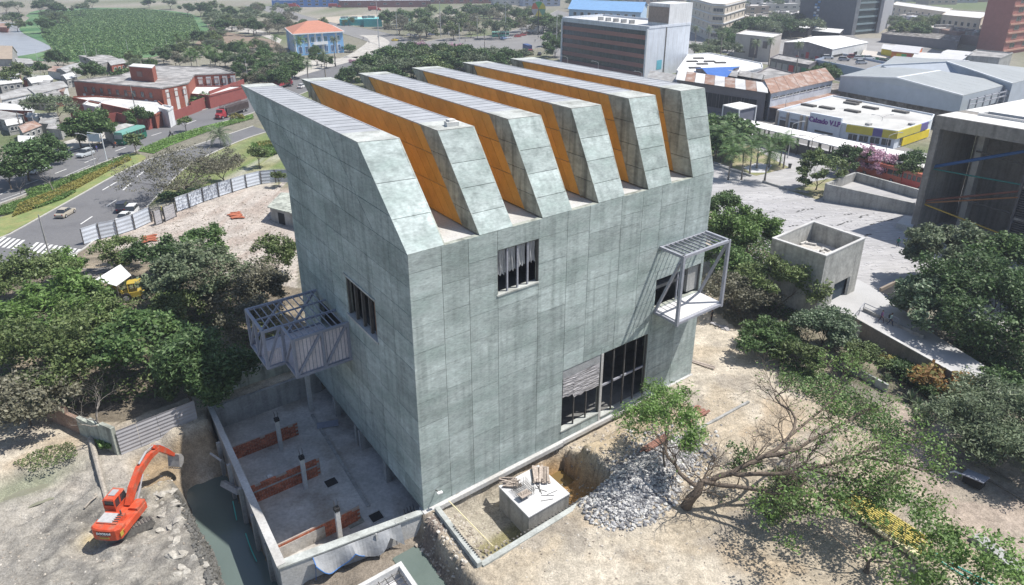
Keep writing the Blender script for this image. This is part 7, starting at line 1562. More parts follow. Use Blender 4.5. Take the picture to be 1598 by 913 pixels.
near_tree(1440, 468, 8, 5.0, 161, LM['silver'], 'pale edged tree with white flecks overhanging the ramp', nl=17000, ls=.24, clump=1.1, grow_args=dict(trunk=.3, levels=4, nb=3, first=5))
near_tree(1590, 410, 10, 6.0, 162, LM['green'], 'green tree cut by the right edge before the louvred wall', nl=18000, ls=.28, clump=1.2, grow_args=dict(trunk=.3, levels=4, nb=3, first=5))
t = near_tree(1585, 655, 7, 6.2, 163, LM['grey'], 'wide grey green fine leaved tree at the right edge', 'umbrella_tree', nl=30000, ls=.13, clump=1.1, aspect=3, squash=.5, bark=M_barkd, grow_args=dict(trunk=.25, levels=4, nb=4, first=4, r0=.18, spread=1.1))
plant('obush', 1478, 596, 2.9, 'orange and green bush at the end of the ramp wall', wide=1.1)
for x, y, h, kd, lab in [(1420, 580, 1.6, 'dbush', 'dark shrub at the foot of the ramp wall, left one'), (1398, 572, 1.5, 'dbush', 'dark shrub at the foot of the ramp wall beside the strip wall'), (1500, 630, 1.8, 'dbush', 'dark shrub below the orange bush'), (1438, 652, 1.2, 'bush', 'pale green shrub on the dry ground'), (1560, 590, 2.4, 'dbush', 'dark shrub under the huge tree'), (1385, 560, .8, 'ybush', 'yellow tussock right of the strip wall'), (1575, 610, 2.2, 'dbush', 'dark shrub near the right edge under the huge tree')]: plant(kd, x, y, h, lab)
# agave
def agave(px, py, label, h=1.3, seed=1):
 q = random.Random(seed); t = thing('agave_plant', label, 'plant', G(px, py)); mb = MB()
 for i in range(34):
  az = q.uniform(0, 6.28); el = q.uniform(.15, 1.4); d = Vector((math.cos(az) * math.cos(el), math.sin(az) * math.cos(el), math.sin(el))); s_ = Vector((-math.sin(az), math.cos(az), 0)) * .07; L_ = h * q.uniform(.7, 1.1)
  c = Vector(G(px, py)); m_ = c + d * L_ * .5; e = c + d * L_ - UZ * L_ * .1; mb.add([c - s_, c + s_, m_ + s_, m_ - s_, e, m_ - UZ * .03], [(0, 1, 2, 5, 3), (3, 5, 2, 4)])
 mb.build('leaves', LM['silver'], t)
agave(1420, 626, 'spiky silver agave on the dry ground', 1.7, 1); agave(1432, 634, 'smaller spiky agave right of the silver one', 1.3, 2); agave(1384, 592, 'spiky plant beside the end of the strip wall', 1.1, 3)
t = make_tree('feathery_tree', 'slender feathery green tree rising before the big lower opening', 'tree', 9.6, 4.0, 170, LM['bright'], nl=6200, ls=.11, clump=.6, aspect=3.4, droop=.3, squash=1, bark=M_bark, grow_args=dict(trunk=.38, levels=5, nb=3, first=4, up=.9, crook=.34, r0=.16, lean=(-.1, .2))); p = G(1020, 617, 7.9); t.location = (p.x + 1.3, p.y - 1.6, 0)
# old spreading tree: crooked, nearly leafless, leans to the right
def old_tree():
 q = random.Random(201); t = thing('spreading_tree', 'old crooked tree with bare grey boughs spreading right over the site', 'tree', gpt(18.9, -13.6)); mb = MB(); tips = []
 b0 = Vector(t.location)
 def limb(path, r0, r1, lv):
  P = densify(path, 3); n = len(P) - 1
  P = [p + (Vector((q.uniform(-1, 1), q.uniform(-1, 1), q.uniform(-1, 1))) * (.14 if lv == 0 else .1) if 0 < i < n else Vector((0, 0, 0))) for i, p in enumerate(P)]
  mb.tube(P, [lerp(r0, r1, i / n) for i in range(n + 1)], 8 if lv == 0 else 6, cap=False)
  for i, p in enumerate(P):
   if i > n * .25 and q.random() < (.95 if lv == 0 else .8): twig(p, (P[min(i + 1, n)] - P[i - 1]).normalized(), lerp(r0, r1, i / n) * .55, q.uniform(1.6, 3.0) if lv == 0 else q.uniform(1.1, 2.0), 0)
  twig(P[-1], (P[-1] - P[-2]).normalized(), r1, 1.6, 0)
 def twig(p, d, r_, L_, lv):
  d = (d + Vector((q.uniform(-1, 1), q.uniform(-1, 1), q.uniform(-.2, .9)))).normalized(); P = [p]; c = p.copy()
  for i in range(4): d = (d + Vector((q.uniform(-1, 1), q.uniform(-1, 1), q.uniform(-.7, .7))) * .42).normalized(); c = c + d * L_ / 4; P.append(c.copy())
  r_ = max(.014, min(r_, .075)); mb.tube(P, [lerp(r_, r_ * .5, i / 4) for i in range(5)], 3, cap=False)
  if lv < 3:
   for j in ((1, 2, 3, 4) if lv < 2 else (2, 4)): twig(P[j], d, r_ * .55, L_ * .64, lv + 1)
  else: tips.append(P[-1]); tips.append(P[3])
 def g(px, py, z): return G(px, py, z)
 base = b0 - UZ * .3
 limb([base, g(1082, 775, 1.6), g(1095, 752, 2.8)], .52, .3, 0)
 limb([g(1095, 752, 2.8), g(1140, 738, 3.6), g(1180, 716, 4.6), g(1222, 690, 5.4), g(1240, 655, 6.2), g(1210, 620, 7.0)], .25, .08, 0)
 limb([g(1140, 738, 3.6), g(1200, 738, 4.4), g(1260, 730, 5.0), g(1330, 712, 5.4), g(1400, 690, 5.6)], .2, .07, 0)
 limb([g(1180, 716, 4.6), g(1240, 700, 5.4), g(1300, 668, 6.0), g(1350, 640, 6.4)], .2, .07, 0)
 limb([g(1090, 760, 2.4), g(1060, 735, 3.4), g(1040, 700, 4.6), g(1044, 660, 5.6)], .2, .07, 0)
 limb([g(1100, 752, 2.9), g(1180, 765, 3.4), g(1250, 775, 4.2), g(1330, 770, 4.6)], .2, .07, 0)
 limb([g(1222, 690, 5.4), g(1280, 640, 6.2), g(1310, 600, 6.8)], .14, .06, 1); limb([g(1260, 730, 5.0), g(1310, 745, 5.2), g(1370, 752, 5.4)], .14, .06, 1); limb([g(1330, 712, 5.4), g(1390, 720, 5.6), g(1440, 735, 5.6)], .12, .06, 1)
 mb.build('trunk', M_bark, t, smooth=True)
 T = np.array([x[:] for x in tips]); rs = np.random.RandomState(5)
 T = T - np.array(b0)[None]
 # leaves only on the outer right boughs
 px = np.array([ (x[0] + b0.x) for x in T]); w_ = np.clip((px - (b0.x + 6.5)) / 6, .03, 1) ** 1.3; w_ /= w_.sum()
 n = 5200; wh = rs.choice(len(T), n, p=w_); s_ = rs.normal(size=(n, 3)) * .34
 me = leaves_mesh('crown', T[wh] + s_ * np.array([1, 1, .6]), .15, LM['bright'], rs); cr = bpy.data.objects.new('crown', me); COL.objects.link(cr); cr.parent = t
old_tree()
t = make_tree('leafy_tree', 'spreading fresh green tree over the yellow pipes at lower right', 'tree', 7.5, 6.6, 172, LM['bright'], nl=6200, ls=.16, clump=.75, aspect=1.6, squash=.5, bark=M_bark, grow_args=dict(trunk=.25, levels=5, nb=3, first=5, crook=.3, r0=.24, spread=1.1, up=.2)); t.location = G(1352, 893)
t = make_tree('leafy_tree', 'fresh green tree cut by the bottom edge at lower right', 'tree', 6.0, 4.2, 173, LM['bright'], nl=4500, ls=.17, clump=.8, squash=.5, bark=M_bark, grow_args=dict(trunk=.3, levels=4, nb=3, first=5, crook=.3, r0=.16)); t.location = G(1500, 940)
t = make_tree('sparse_tree', 'thin sapling in front of the long boughs with few leaves', 'tree', 4.5, 1.6, 174, LM['green'], nl=700, ls=.15, clump=.5, bark=M_bark, grow_args=dict(trunk=.4, levels=4, nb=3, first=3, crook=.3, r0=.07)); t.location = G(1150, 760)
t = make_tree('leafy_tree', 'low leafy scrub tree below the long boughs', 'tree', 3.5, 2.8, 175, LM['olive'], nl=3500, ls=.15, clump=.6, bark=M_bark, grow_args=dict(trunk=.2, levels=4, nb=3, first=4, crook=.4, r0=.1)); t.location = G(1215, 800)
bed('scrub', 'low green scrub along the strip wall on the right', [(1215, 565), (1260, 570), (1400, 660), (1420, 690), (1380, 690), (1300, 640), (1215, 600)], 5000, LM['green'], .9, .16, 21)
bed('scrub', 'dark ground ivy under the ramp wall', [(1390, 560), (1430, 575), (1520, 640), (1560, 680), (1500, 660), (1400, 590)], 6000, LM['dark'], .7, .2, 22)
bed('dry_twigs', 'grey dry brush under the trees right of the building', [(1115, 420), (1260, 470), (1270, 530), (1210, 540), (1130, 500)], 6000, LM['dry'], .8, .18, 23)
bed('weeds', 'green weeds at the foot of the old wall', [(150, 692), (170, 690), (176, 702), (158, 704)], 500, LM['bright'], .6, .14, 24)
bed('dry_twigs', 'grey brush and weeds beside the muddy puddle', [(20, 725), (60, 702), (112, 690), (124, 712), (90, 726), (50, 738)], 1000, LM['olive'], .12, .12, 25)
bed('undergrowth', 'undergrowth and leaf litter below the trees on the left', [(-40, 480), (220, 440), (400, 440), (450, 520), (380, 590), (260, 620), (120, 640), (-40, 660)], 16000, LM['olive'], .9, .2, 26)
bed('undergrowth', 'undergrowth below the trees beside the plaza', [(1110, 330), (1215, 380), (1290, 470), (1250, 520), (1120, 440)], 9000, LM['green'], 1.0, .22, 27)
bed('undergrowth', 'undergrowth below the huge tree on the right', [(1500, 520), (1620, 560), (1650, 690), (1560, 620), (1480, 560)], 5000, LM['dark'], .8, .22, 28)
# ================================================================== VEHICLES
def paint(name, c, r=.35): return mat(name, c, r, .04, 1, spec=.5)
M_tyre = mat('black_tyre', (.02, .02, .02), .8); M_rim = mat('grey_rim', (.35, .35, .36), .4); M_glass = mat('car_glass', (.03, .035, .04), .08, spec=.7)
M_lamp = mat('head_lamp', (.6, .6, .58), .2); M_tail = mat('tail_lamp', (.4, .02, .02), .3)
def wheel(t, x, y, r_=.32, w_=.22):
 mb = MB(); mb.tube([(x, y - w_ / 2, r_), (x, y + w_ / 2, r_)], r_, 14); o = mb.build('wheel', M_tyre, t, local=True); mb = MB(); s = 1 if y > 0 else -1
 mb.tube([(x, y + s * (w_ / 2 - .02), r_), (x, y + s * (w_ / 2 + .015), r_)], r_ * .58, 10); mb.build('rim', M_rim, o, local=True)
def loft(secs):   # secs: list of (x, half_width, z_low, z_high, top_half_width)
 mb = MB(); n = len(secs); vs = []
 for x, hw, zl, zh, tw in secs: vs += [(x, -hw * .96, zl), (x, -hw, lerp(zl, zh, .45)), (x, -tw, zh), (x, tw, zh), (x, hw, lerp(zl, zh, .45)), (x, hw * .96, zl)]
 fs = []
 for i in range(n - 1):
  for k in range(6): k2 = (k + 1) % 6; fs.append((i * 6 + k, i * 6 + k2, (i + 1) * 6 + k2, (i + 1) * 6 + k))
 fs += [tuple(range(5, -1, -1)), tuple((n - 1) * 6 + k for k in range(6))]
 return mb.add(vs, fs)
def car(kind, c, label, loc, rz, name='parked_car', group=None, cat='car'):
 t = thing(name, label, cat, loc, rz, group); pm = paint('car_paint_%.2f_%.2f_%.2f' % c, c)
 if kind == 'sedan':
  L_ = 4.5; body = [(-2.22, .78, .35, .72, .70), (-2.1, .84, .26, .88, .76), (-1.3, .86, .22, .93, .78), (0, .87, .2, .95, .80), (1.1, .86, .2, .9, .78), (2.0, .82, .24, .76, .70), (2.22, .74, .34, .62, .62)]
  cab = [(-1.75, .74, .9, .93, .70), (-1.15, .75, .9, 1.38, .56), (.25, .75, .9, 1.42, .57), (1.0, .76, .88, .93, .72)]
 elif kind == 'suv':
  body = [(-2.2, .80, .4, .85, .76), (-2.05, .88, .3, 1.05, .82), (-1.0, .9, .28, 1.08, .84), (.9, .9, .28, 1.05, .84), (1.9, .86, .3, .95, .78), (2.2, .78, .4, .78, .7)]
  cab = [(-2.05, .82, 1.04, 1.1, .78), (-1.8, .8, 1.04, 1.68, .66), (.2, .8, 1.04, 1.72, .66), (1.05, .8, 1.0, 1.08, .78)]
 elif kind == 'pickup':
  body = [(-2.55, .84, .4, .98, .84), (-2.5, .88, .36, 1.0, .86), (-.7, .9, .34, 1.0, .86), (.9, .9, .34, 1.02, .84), (2.1, .86, .36, .95, .78), (2.5, .78, .45, .8, .7)]
  cab = [(-.95, .8, .98, 1.02, .8), (-.75, .8, .98, 1.62, .66), (.6, .8, .98, 1.66, .66), (1.25, .8, .98, 1.03, .78)]
 loft(body).build('body', pm, t, local=True)
 g_ = loft(cab).build('window_band', M_glass, t, local=True)
 x0, x1 = cab[1][0], cab[2][0]; tw = cab[1][4]; zt = cab[2][3]
 mb = MB(); mb.box(((x0 + x1) / 2, 0, zt - .0), (x1 - x0 + .1, tw * 2 + .06, .05));
 for x in (x0 + .05, (x0 + x1) / 2, x1 - .02):
  for s in (-1, 1): mb.beam((x, s * cab[1][1] * .985, cab[0][2]), (x, s * (tw + .02), zt), .07, .05)
 mb.build('roof', pm, t, local=True)
 if kind == 'pickup': mb = MB(); mb.box((-1.7, 0, .985), (1.4, 1.45, .06)); mb.build('load_bed', M_black, t, local=True)
 xa = abs(body[0][0]) * .63
 for x in (-xa, xa):
  for y in (-.78, .78): wheel(t, x, y, .33)
 for s in (-1, 1):
  mb = MB(); mb.box((body[-1][0] - .06, s * .55, .62), (.14, .3, .14)); mb.build('headlight', M_lamp, t, local=True)
  mb = MB(); mb.box((body[0][0] + .03, s * .62, .74), (.12, .22, .16)); mb.build('tail_light', M_tail, t, local=True)
 return t
def ang(a, b): A_, B_ = G(*a), G(*b); return math.atan2(B_.y - A_.y, B_.x - A_.x)
aLo = ang((60, 352), (150, 300)); aUp = ang((50, 285), (150, 250))
car('sedan', (.42, .38, .31), 'beige saloon car driving on the lower carriageway', G(103, 336), aLo, 'saloon_car')
car('suv', (.035, .035, .05), 'dark estate car parked beside the rubble at the hoarding', G(193, 328), aLo + .25)
car('suv', (.62, .63, .64), 'white car with dark windows parked in front of the dark estate car', G(206, 336), aLo + .15 + math.pi)
car('sedan', (.62, .62, .60), 'white car half hidden behind the pale street hoarding', G(194, 345), aLo + math.pi)
car('pickup', (.55, .57, .58), 'white pickup parked under the dark trees on the avenue', G(61, 269), aUp + math.pi, 'pickup_truck', cat='pickup')
car('suv', (.45, .48, .50), 'silver off road car parked by the bright green tree', G(134, 244), aUp + math.pi)
car('sedan', (.1, .12, .16), 'dark car parked half in the shade left of the white pickup', G(38, 262), aUp)
aR = ang((420, 145), (520, 108))
car('sedan', (.65, .65, .65), 'white car on the avenue behind the first fin', G(471, 137), ang((450, 140), (500, 122)), 'moving_car')
car('sedan', (.03, .03, .035), 'black car on the road right of the blue truck', G(842, 86), R(80), 'moving_car')
for i, (x, y, c, lab) in enumerate([(857, 80, (.6, .6, .6), 'white car parked at the kerb near the black car'), (808, 58, (.4, .06, .05), 'first red car in the queue at the junction'), (816, 56, (.35, .05, .05), 'second red car in the queue at the junction'), (824, 53, (.25, .1, .1), 'third dark red car in the queue at the junction'), (793, 60, (.55, .56, .6), 'pale car beside the green bus at the junction'), (786, 61, (.2, .3, .5), 'blue car beside the green bus at the junction'),
 (617, 64, (.55, .42, .05), 'yellow taxi at the near corner of the junction'), (640, 56, (.5, .5, .52), 'silver car parked in the square by the junction'), (650, 57, (.6, .6, .6), 'white car parked in the square by the junction'), (673, 55, (.08, .1, .2), 'dark blue car parked in the square by the junction')]): car('sedan', c, lab, G(x, y), R(20 + i * 3), 'distant_car')
for i, (x, y, c, lab) in enumerate([(1292, 92, (.6, .6, .6), 'white car at the left end of the parking deck'), (1317, 95, (.3, .32, .36), 'grey car on the parking deck'), (1331, 91, (.3, .06, .06), 'dark red car on the parking deck'), (1341, 93, (.65, .65, .65), 'white car in the middle of the parking deck'), (1356, 93, (.62, .63, .64), 'white off road car on the right of the parking deck'), (1344, 100, (.4, .42, .45), 'silver car at the front edge of the parking deck')]):
 car('suv', c, lab, G(x, y, 4.6), R(-12 + 4 * i), 'deck_car')
for i, (x, y, c, lab) in enumerate([(1392, 92, (.62, .62, .62), 'white off road car beside the green yard'), (1408, 93, (.6, .6, .6), 'white car in front of the painted market hall'), (1232, 54, (.3, .35, .45), 'blue grey car in the car park by the grey tower'), (1246, 52, (.6, .6, .6), 'white car in the car park by the grey tower'), (1222, 52, (.5, .5, .52), 'silver car at the left of the car park'), (1268, 53, (.1, .1, .12), 'black car in the car park by the grey tower')]): car('suv', c, lab, G(x, y, .1), R(10 * i), 'distant_car')
def bus(label, loc, rz, c, c2, L_=9.0, name='city_bus', group=None):
 t = thing(name, label, 'bus', loc, rz, group); h = 2.9; mb = MB(); mb.box((0, 0, .35 + h * .22), (L_, 2.4, h * .44)); mb.build('body', paint('bus_%.2f%.2f%.2f' % c, c), t, local=True)
 mb = MB(); mb.box((0, 0, .35 + h * .62), (L_ - .06, 2.34, h * .36)); mb.build('window_band', M_glass, t, local=True)
 for i in range(8):
  for s in (-1, 1): mb = MB(); mb.box((lerp(-L_ / 2 + .05, L_ / 2 - .6, i / 7), s * 1.18, .35 + h * .62), (.18, .06, h * .36)); mb.build('window_post', paint('bus_%.2f%.2f%.2f' % c, c), t, local=True)
 mb = MB(); mb.hexa([(-L_ / 2, -1.2, .35 + h * .8), (L_ / 2, -1.2, .35 + h * .8), (L_ / 2, 1.2, .35 + h * .8), (-L_ / 2, 1.2, .35 + h * .8)], [(-L_ / 2 + .1, -1.05, .35 + h), (L_ / 2 - .15, -1.05, .35 + h), (L_ / 2 - .15, 1.05, .35 + h), (-L_ / 2 + .1, 1.05, .35 + h)]); mb.build('roof', paint('busr_%.2f%.2f%.2f' % c2, c2), t, local=True)
 for x in (-L_ * .3, L_ * .3):
  for y in (-1.05, 1.05): wheel(t, x, y, .45, .3)
 for s in (-1, 1): mb = MB(); mb.box((-L_ / 2 - .03, s * .8, .85), (.08, .35, .22)); mb.build('headlight', M_lamp, t, local=True)
 mb = MB(); mb.box((-L_ / 2 - .02, 0, .35 + h * .62), (.1, 2.1, .95)); mb.build('windscreen', mat('pale_windscreen', (.35, .4, .42), .1, spec=.7), t, local=True)
 return t
bus('green bus with a pale roof on the avenue beside the street wall', G(206, 221), ang((170, 230), (240, 205)), (.015, .13, .085), (.16, .36, .30), 9.5)
bus('green and white bus in the park beyond the junction', G(781, 58), R(8), (.05, .3, .22), (.25, .5, .42), 10)
bus('red bus behind the pink trees on the plaza side', G(1375, 278), ang((1340, 262), (1420, 285)), (.42, .09, .05), (.45, .15, .1), 11); bus('second red bus nearest the grey museum', G(1424, 292), ang((1340, 262), (1420, 285)), (.45, .06, .05), (.45, .15, .1), 8)
def truck(label, loc, rz, cab, box, L_=9.0, hb=2.6, stake=False):
 t = thing('cargo_truck', label, 'truck', loc, rz); cm = paint('cab_%.2f%.2f%.2f' % cab, cab, .4)
 loft([(L_ / 2 + .2, 1.1, .5, 1.9, 1.05), (L_ / 2 + .9, 1.15, .5, 2.7, 1.0), (L_ / 2 + 1.7, 1.15, .5, 2.6, 1.0), (L_ / 2 + 1.95, 1.1, .5, 1.6, 1.0), (L_ / 2 + 3.1, .8, .5, 1.5, .6)]).build('cab', cm, t, local=True)
 mb = MB(); mb.box((L_ / 2 + 1.78, 0, 2.15), (.12, 1.9, .75)); mb.build('windscreen', M_glass, t, local=True)
 for s in (-1, 1): mb = MB(); mb.box((L_ / 2 + 3.05, s * .7, .9), (.15, .3, .25)); mb.build('headlight', M_lamp, t, local=True); mb = MB(); mb.tube([(L_ / 2 + .5, s * 1.0, 1.5), (L_ / 2 + .5, s * 1.0, 3.4)], .09, 6); mb.build('exhaust_stack', M_rim, t, local=True)
 bm_ = paint('box_%.2f%.2f%.2f' % box, box, .7)
 mb = MB(); mb.box((-.2, 0, .95), (L_, 2.4, .3)); mb.build('chassis', M_steel_dark, t, local=True)
 if stake:
  for i in range(18):
   for s in (-1, 1): mb = MB(); mb.box((lerp(-L_ / 2, L_ / 2 - .3, i / 17), s * 1.2, 1.1 + hb / 2), (.12, .1, hb)); mb.build('stake', bm_, t, local=True)
  mb = MB(); mb.box((-.2, 0, 1.1 + hb * .35), (L_ - .2, 2.25, hb * .7)); mb.build('load', mat('dark_load', (.08, .06, .055), .9, .4, 2), t, local=True)
 else: mb = MB(); mb.box((-.2, 0, 1.12 + hb / 2), (L_, 2.45, hb)); mb.build('cargo_box', bm_, t, local=True)
 for x in (L_ / 2 + 2.2, L_ / 2 - .3, -L_ * .25, -L_ * .4):
  for y in (-1.05, 1.05): wheel(t, x, y, .5, .3)
 return t
truck('long dark stake truck with a red cab parked on the avenue', G(367, 178), ang((395, 168), (335, 188)), (.33, .03, .04), (.10, .075, .08), 11.5, 2.3, True)
truck('red truck seen between the first two fins', G(440, 137), ang((400, 152), (470, 128)), (.35, .03, .05), (.33, .04, .06), 8.5, 3.2)
truck('blue container truck coming down the road beside the office block', G(823, 84), R(-75), (.3, .05, .05), (.035, .07, .20), 8, 3.2); truck('white box truck on the road by the round sign', G(838, 52), R(-160), (.6, .6, .6), (.62, .62, .62), 7, 3.0)
for x, y, lab in ((456, 12, 'left'), (520, 12, 'middle'), (582, 17, 'right')): truck('red fire engine coloured truck on the far side of the sandy lot, %s one' % lab, G(x, y), R(5), (.4, .04, .03), (.42, .05, .04), 8, 2.4)
# yellow backhoe half hidden by the trees on the left
t = thing('backhoe', 'small yellow backhoe half hidden among the trees on the left', 'backhoe', G(212, 466), .4); my = paint('machine_yellow', (.42, .31, .05), .6)
mb = MB(); mb.box((0, 0, .9), (2.6, 1.5, .7)); mb.build('body', my, t, local=True); mb = MB(); mb.box((.2, 0, 2.5), (1.7, 1.6, .1)); mb.build('cab_roof', my, t, local=True)
for x in (-.6, 1.0):
 for y in (-.75, .75): mb = MB(); mb.beam((x, y, 1.2), (x, y, 2.46), .1, .1); mb.build('cab_post', my, t, local=True)
for x, r_ in ((-1, .65), (1.2, .45)):
 for y in (-.9, .9): wheel(t, x, y, r_, .35)
mb = MB(); mb.beam((-1.3, 0, 1), (-2.6, 0, 2.6), .25, .3); mb.beam((-2.6, 0, 2.6), (-3.6, 0, 1.0), .2, .25); mb.build('digger_arm', my, t, local=True)
M_or = mat('excavator_orange', (.52, .075, .03), .5, .2, 1.2, spec=.4, fine=.12, bscale=9, col2=(.36, .15, .10), c2scale=1.4, c2amt=.56)
ex = G(197, 822, -1.15); ex.z = -1.1; bt = G(264, 736, -1.0); rz = math.atan2(bt.y - ex.y, bt.x - ex.x)
gz = min(ground_z(ex.x + a, ex.y + b) for a in (-1.5, 0, 1.5) for b in (-1.5, 0, 1.5)); ex.z = sum(ground_z(ex.x + a, ex.y + b) for a in (-1.2, 0, 1.2) for b in (-1.2, 0, 1.2)) / 9
E_x = thing('excavator', 'orange red tracked excavator with raised boom digging beside the trench', 'excavator', ex, rz)
tr = -0.75   # tracks are turned against the cab
for s in (-1, 1):
 M_ = Matrix.Rotation(tr, 3, 'Z'); mb = MB(); prof = [(-1.9, .45), (-1.7, .85), (1.7, .85), (1.95, .45), (1.7, .06), (-1.7, .06)]
 vs = [M_ @ Vector((x, s * 1.2 - .28, z)) for x, z in prof] + [M_ @ Vector((x, s * 1.2 + .28, z)) for x, z in prof]
 fs = [tuple(range(5, -1, -1)), tuple(range(6, 12))] + [(i, (i + 1) % 6, (i + 1) % 6 + 6, i + 6) for i in range(6)]
 mb.add(vs, fs); tk = mb.build('track', mat('muddy_track', (.16, .15, .135), .9, .3, 3, fine=.2), E_x, local=True)
 for i in range(15): x = lerp(-1.7, 1.7, i / 14); mb = MB(); p = M_ @ Vector((x, s * 1.2, .88)); mb.box(p, (.12, .6, .07), tr); mb.build('track_shoe', M_steel_dark, tk, local=True)
mb = MB(); mb.tube([(0, 0, .5), (0, 0, 1.1)], .75, 16); mb.build('slew_ring', M_steel_dark, E_x, local=True)
def rounded(mb, x0, x1, hw, z0, z1, r_=.25):
 P = [(x0 + .35, -hw), (x1, -hw), (x1, hw), (x0 + .35, hw), (x0 + .1, hw * .75), (x0, hw * .35), (x0, -hw * .35), (x0 + .1, -hw * .75)]; n = 8
 vs = [(x, y, z0) for x, y in P] + [(x, y, z1 - .12) for x, y in P] + [(x * .97, y * .93, z1) for x, y in P]
 fs = [tuple(range(n - 1, -1, -1))] + [(i, (i + 1) % n, (i + 1) % n + n, i + n) for i in range(n)] + [(i + n, (i + 1) % n + n, (i + 1) % n + 2 * n, i + 2 * n) for i in range(n)] + [tuple(range(2 * n, 3 * n))]
 return mb.add(vs, fs)
mb = MB(); rounded(mb, -2.35, 1.45, 1.25, 1.08, 1.75); mb.build('house_body', M_or, E_x, local=True)
mb = MB(); rounded(mb, -2.6, -1.5, 1.22, 1.05, 2.1); cwt = mb.build('counterweight', M_or, E_x, local=True)
ll = text3('DOOSAN', .27, (0, 0, 0), (math.pi / 2, 0, -math.pi / 2), mat('white_letter', (.75, .75, .75), .5), cwt, ext=.015, bold=.012); ll.location = (-2.632, 0, 1.72)
mb = MB(); mb.box((-2.62, 0, 1.72), (.02, 1.12, .34)); mb.build('name_plate', M_black, cwt, local=True)
mb = MB(); mb.box((-2.615, 0, 1.3), (.02, .8, .14)); mb.build('yellow_stripe', my, cwt, local=True)
mb = MB(); mb.box((-2.1, -1.235, 1.5), (.5, .03, .4)); mb.build('warning_panel', my, E_x, local=True)
mb = MB(); mb.box((-1.25, .1, 1.98), (1.35, 1.7, .42)); hd = mb.build('engine_hood', M_or, E_x, local=True)
mb = MB(); mb.box((-1.3, .3, 2.2), (1.1, 1.25, .05)); mb.build('walkway_plate', mat('grey_tread_plate', (.42, .42, .42), .7, .2, 3), hd, local=True)
for i in range(4): mb = MB(); mb.box((-1.65 + i * .22, -.5, 2.22), (.07, .5, .06)); mb.build('grille_bar', M_steel_dark, hd, local=True)
mb = MB(); mb.tube([(-.8, -.5, 2.1), (-.8, -.5, 2.6)], .07, 8); mb.build('exhaust_stack', M_steel_dark, E_x, local=True)
mb = MB(); mb.box((.8, -.85, 1.86), (1.2, .75, .22)); mb.build('tool_box', M_or, E_x, local=True)
# cab on the left side
mb = MB(); c0, c1, y0, y1 = -.35, 1.35, .25, 1.22
mb.hexa([(c0, y0, 1.7), (c1 + .1, y0, 1.7), (c1 + .1, y1, 1.7), (c0, y1, 1.7)], [(c0 + .05, y0, 2.25), (c1 + .1, y0, 2.25), (c1 + .1, y1, 2.25), (c0 + .05, y1, 2.25)]); cb = mb.build('cab', M_or, E_x, local=True)
mb = MB(); mb.hexa([(c0 + .08, y0 + .03, 2.25), (c1 + .07, y0 + .03, 2.25), (c1 + .07, y1 - .03, 2.25), (c0 + .08, y1 - .03, 2.25)], [(c0 + .12, y0 + .06, 3.02), (c1 - .12, y0 + .06, 3.02), (c1 - .12, y1 - .06, 3.02), (c0 + .12, y1 - .06, 3.02)]); mb.build('window', M_glass, cb, local=True)
mb = MB(); mb.hexa([(c0 + .04, y0, 3.02), (c1 - .08, y0, 3.02), (c1 - .08, y1, 3.02), (c0 + .04, y1, 3.02)], [(c0 + .1, y0 + .07, 3.16), (c1 - .15, y0 + .07, 3.16), (c1 - .15, y1 - .07, 3.16), (c0 + .1, y1 - .07, 3.16)]); rf = mb.build('roof', M_or, cb, local=True)
mb = MB(); mb.box((.55, .74, 3.19), (.75, .55, .05)); mb.build('roof_hatch', mat('grey_hatch', (.35, .35, .36), .5), rf, local=True)
for (x, y) in ((c0 + .08, y0 + .02), (c0 + .08, y1 - .02), (.45, y1 - .02), (.45, y0 + .02)): mb = MB(); mb.beam((x, y, 2.25), (x + .03, y, 3.04), .12, .1); mb.build('cab_post', M_or, cb, local=True)
mb = MB(); mb.box((c0 + .05, .73, 2.4), (.08, .95, .32)); mb.build('rear_panel', M_or, cb, local=True)
# boom, stick, bucket
def slab_path(pts, ws, hs, y=0):
 mb = MB(); vs = []; n = len(pts)
 for i, (x, z) in enumerate(pts):
  dx = pts[min(i + 1, n - 1)][0] - pts[max(i - 1, 0)][0]; dz = pts[min(i + 1, n - 1)][1] - pts[max(i - 1, 0)][1]; l = math.hypot(dx, dz); nx, nz = -dz / l, dx / l; w2, h2 = ws[i] / 2, hs[i] / 2
  vs += [(x - nx * h2, y - w2, z - nz * h2), (x - nx * h2, y + w2, z - nz * h2), (x + nx * h2, y + w2, z + nz * h2), (x + nx * h2, y - w2, z + nz * h2)]
 fs = [(3, 2, 1, 0), tuple(4 * (n - 1) + k for k in range(4))]
 for i in range(n - 1):
  for k in range(4): k2 = (k + 1) % 4; fs.append((4 * i + k, 4 * i + k2, 4 * i + 4 + k2, 4 * i + 4 + k))
 return mb.add(vs, fs)
by = -.12
slab_path([(.75, 1.75), (1.7, 2.75), (3.1, 3.6), (4.6, 3.8), (6.1, 3.6)], [.46] * 5, [.5, .66, .7, .55, .38], by).build('boom', M_or, E_x, local=True)
slab_path([(5.55, 4.2), (6.1, 3.65), (7.1, 2.6), (8.0, 1.5)], [.36] * 4, [.3, .55, .45, .3], by).build('stick', M_or, E_x, local=True)
for s in (-1, 1):
 mb = MB(); mb.tube([(1.25, by + s * .42, 1.75), (2.2, by + s * .42, 2.65)], .1, 8); mb.tube([(2.2, by + s * .42, 2.65), (2.9, by + s * .38, 3.3)], .06, 8); mb.build('boom_cylinder', M_or if s > 0 else M_rim, E_x, local=True)
mb = MB(); mb.tube([(3.2, by, 4.1), (4.5, by, 4.45)], .1, 8); mb.tube([(4.5, by, 4.45), (5.55, by, 4.3)], .055, 8); mb.build('stick_cylinder', M_rim, E_x, local=True)
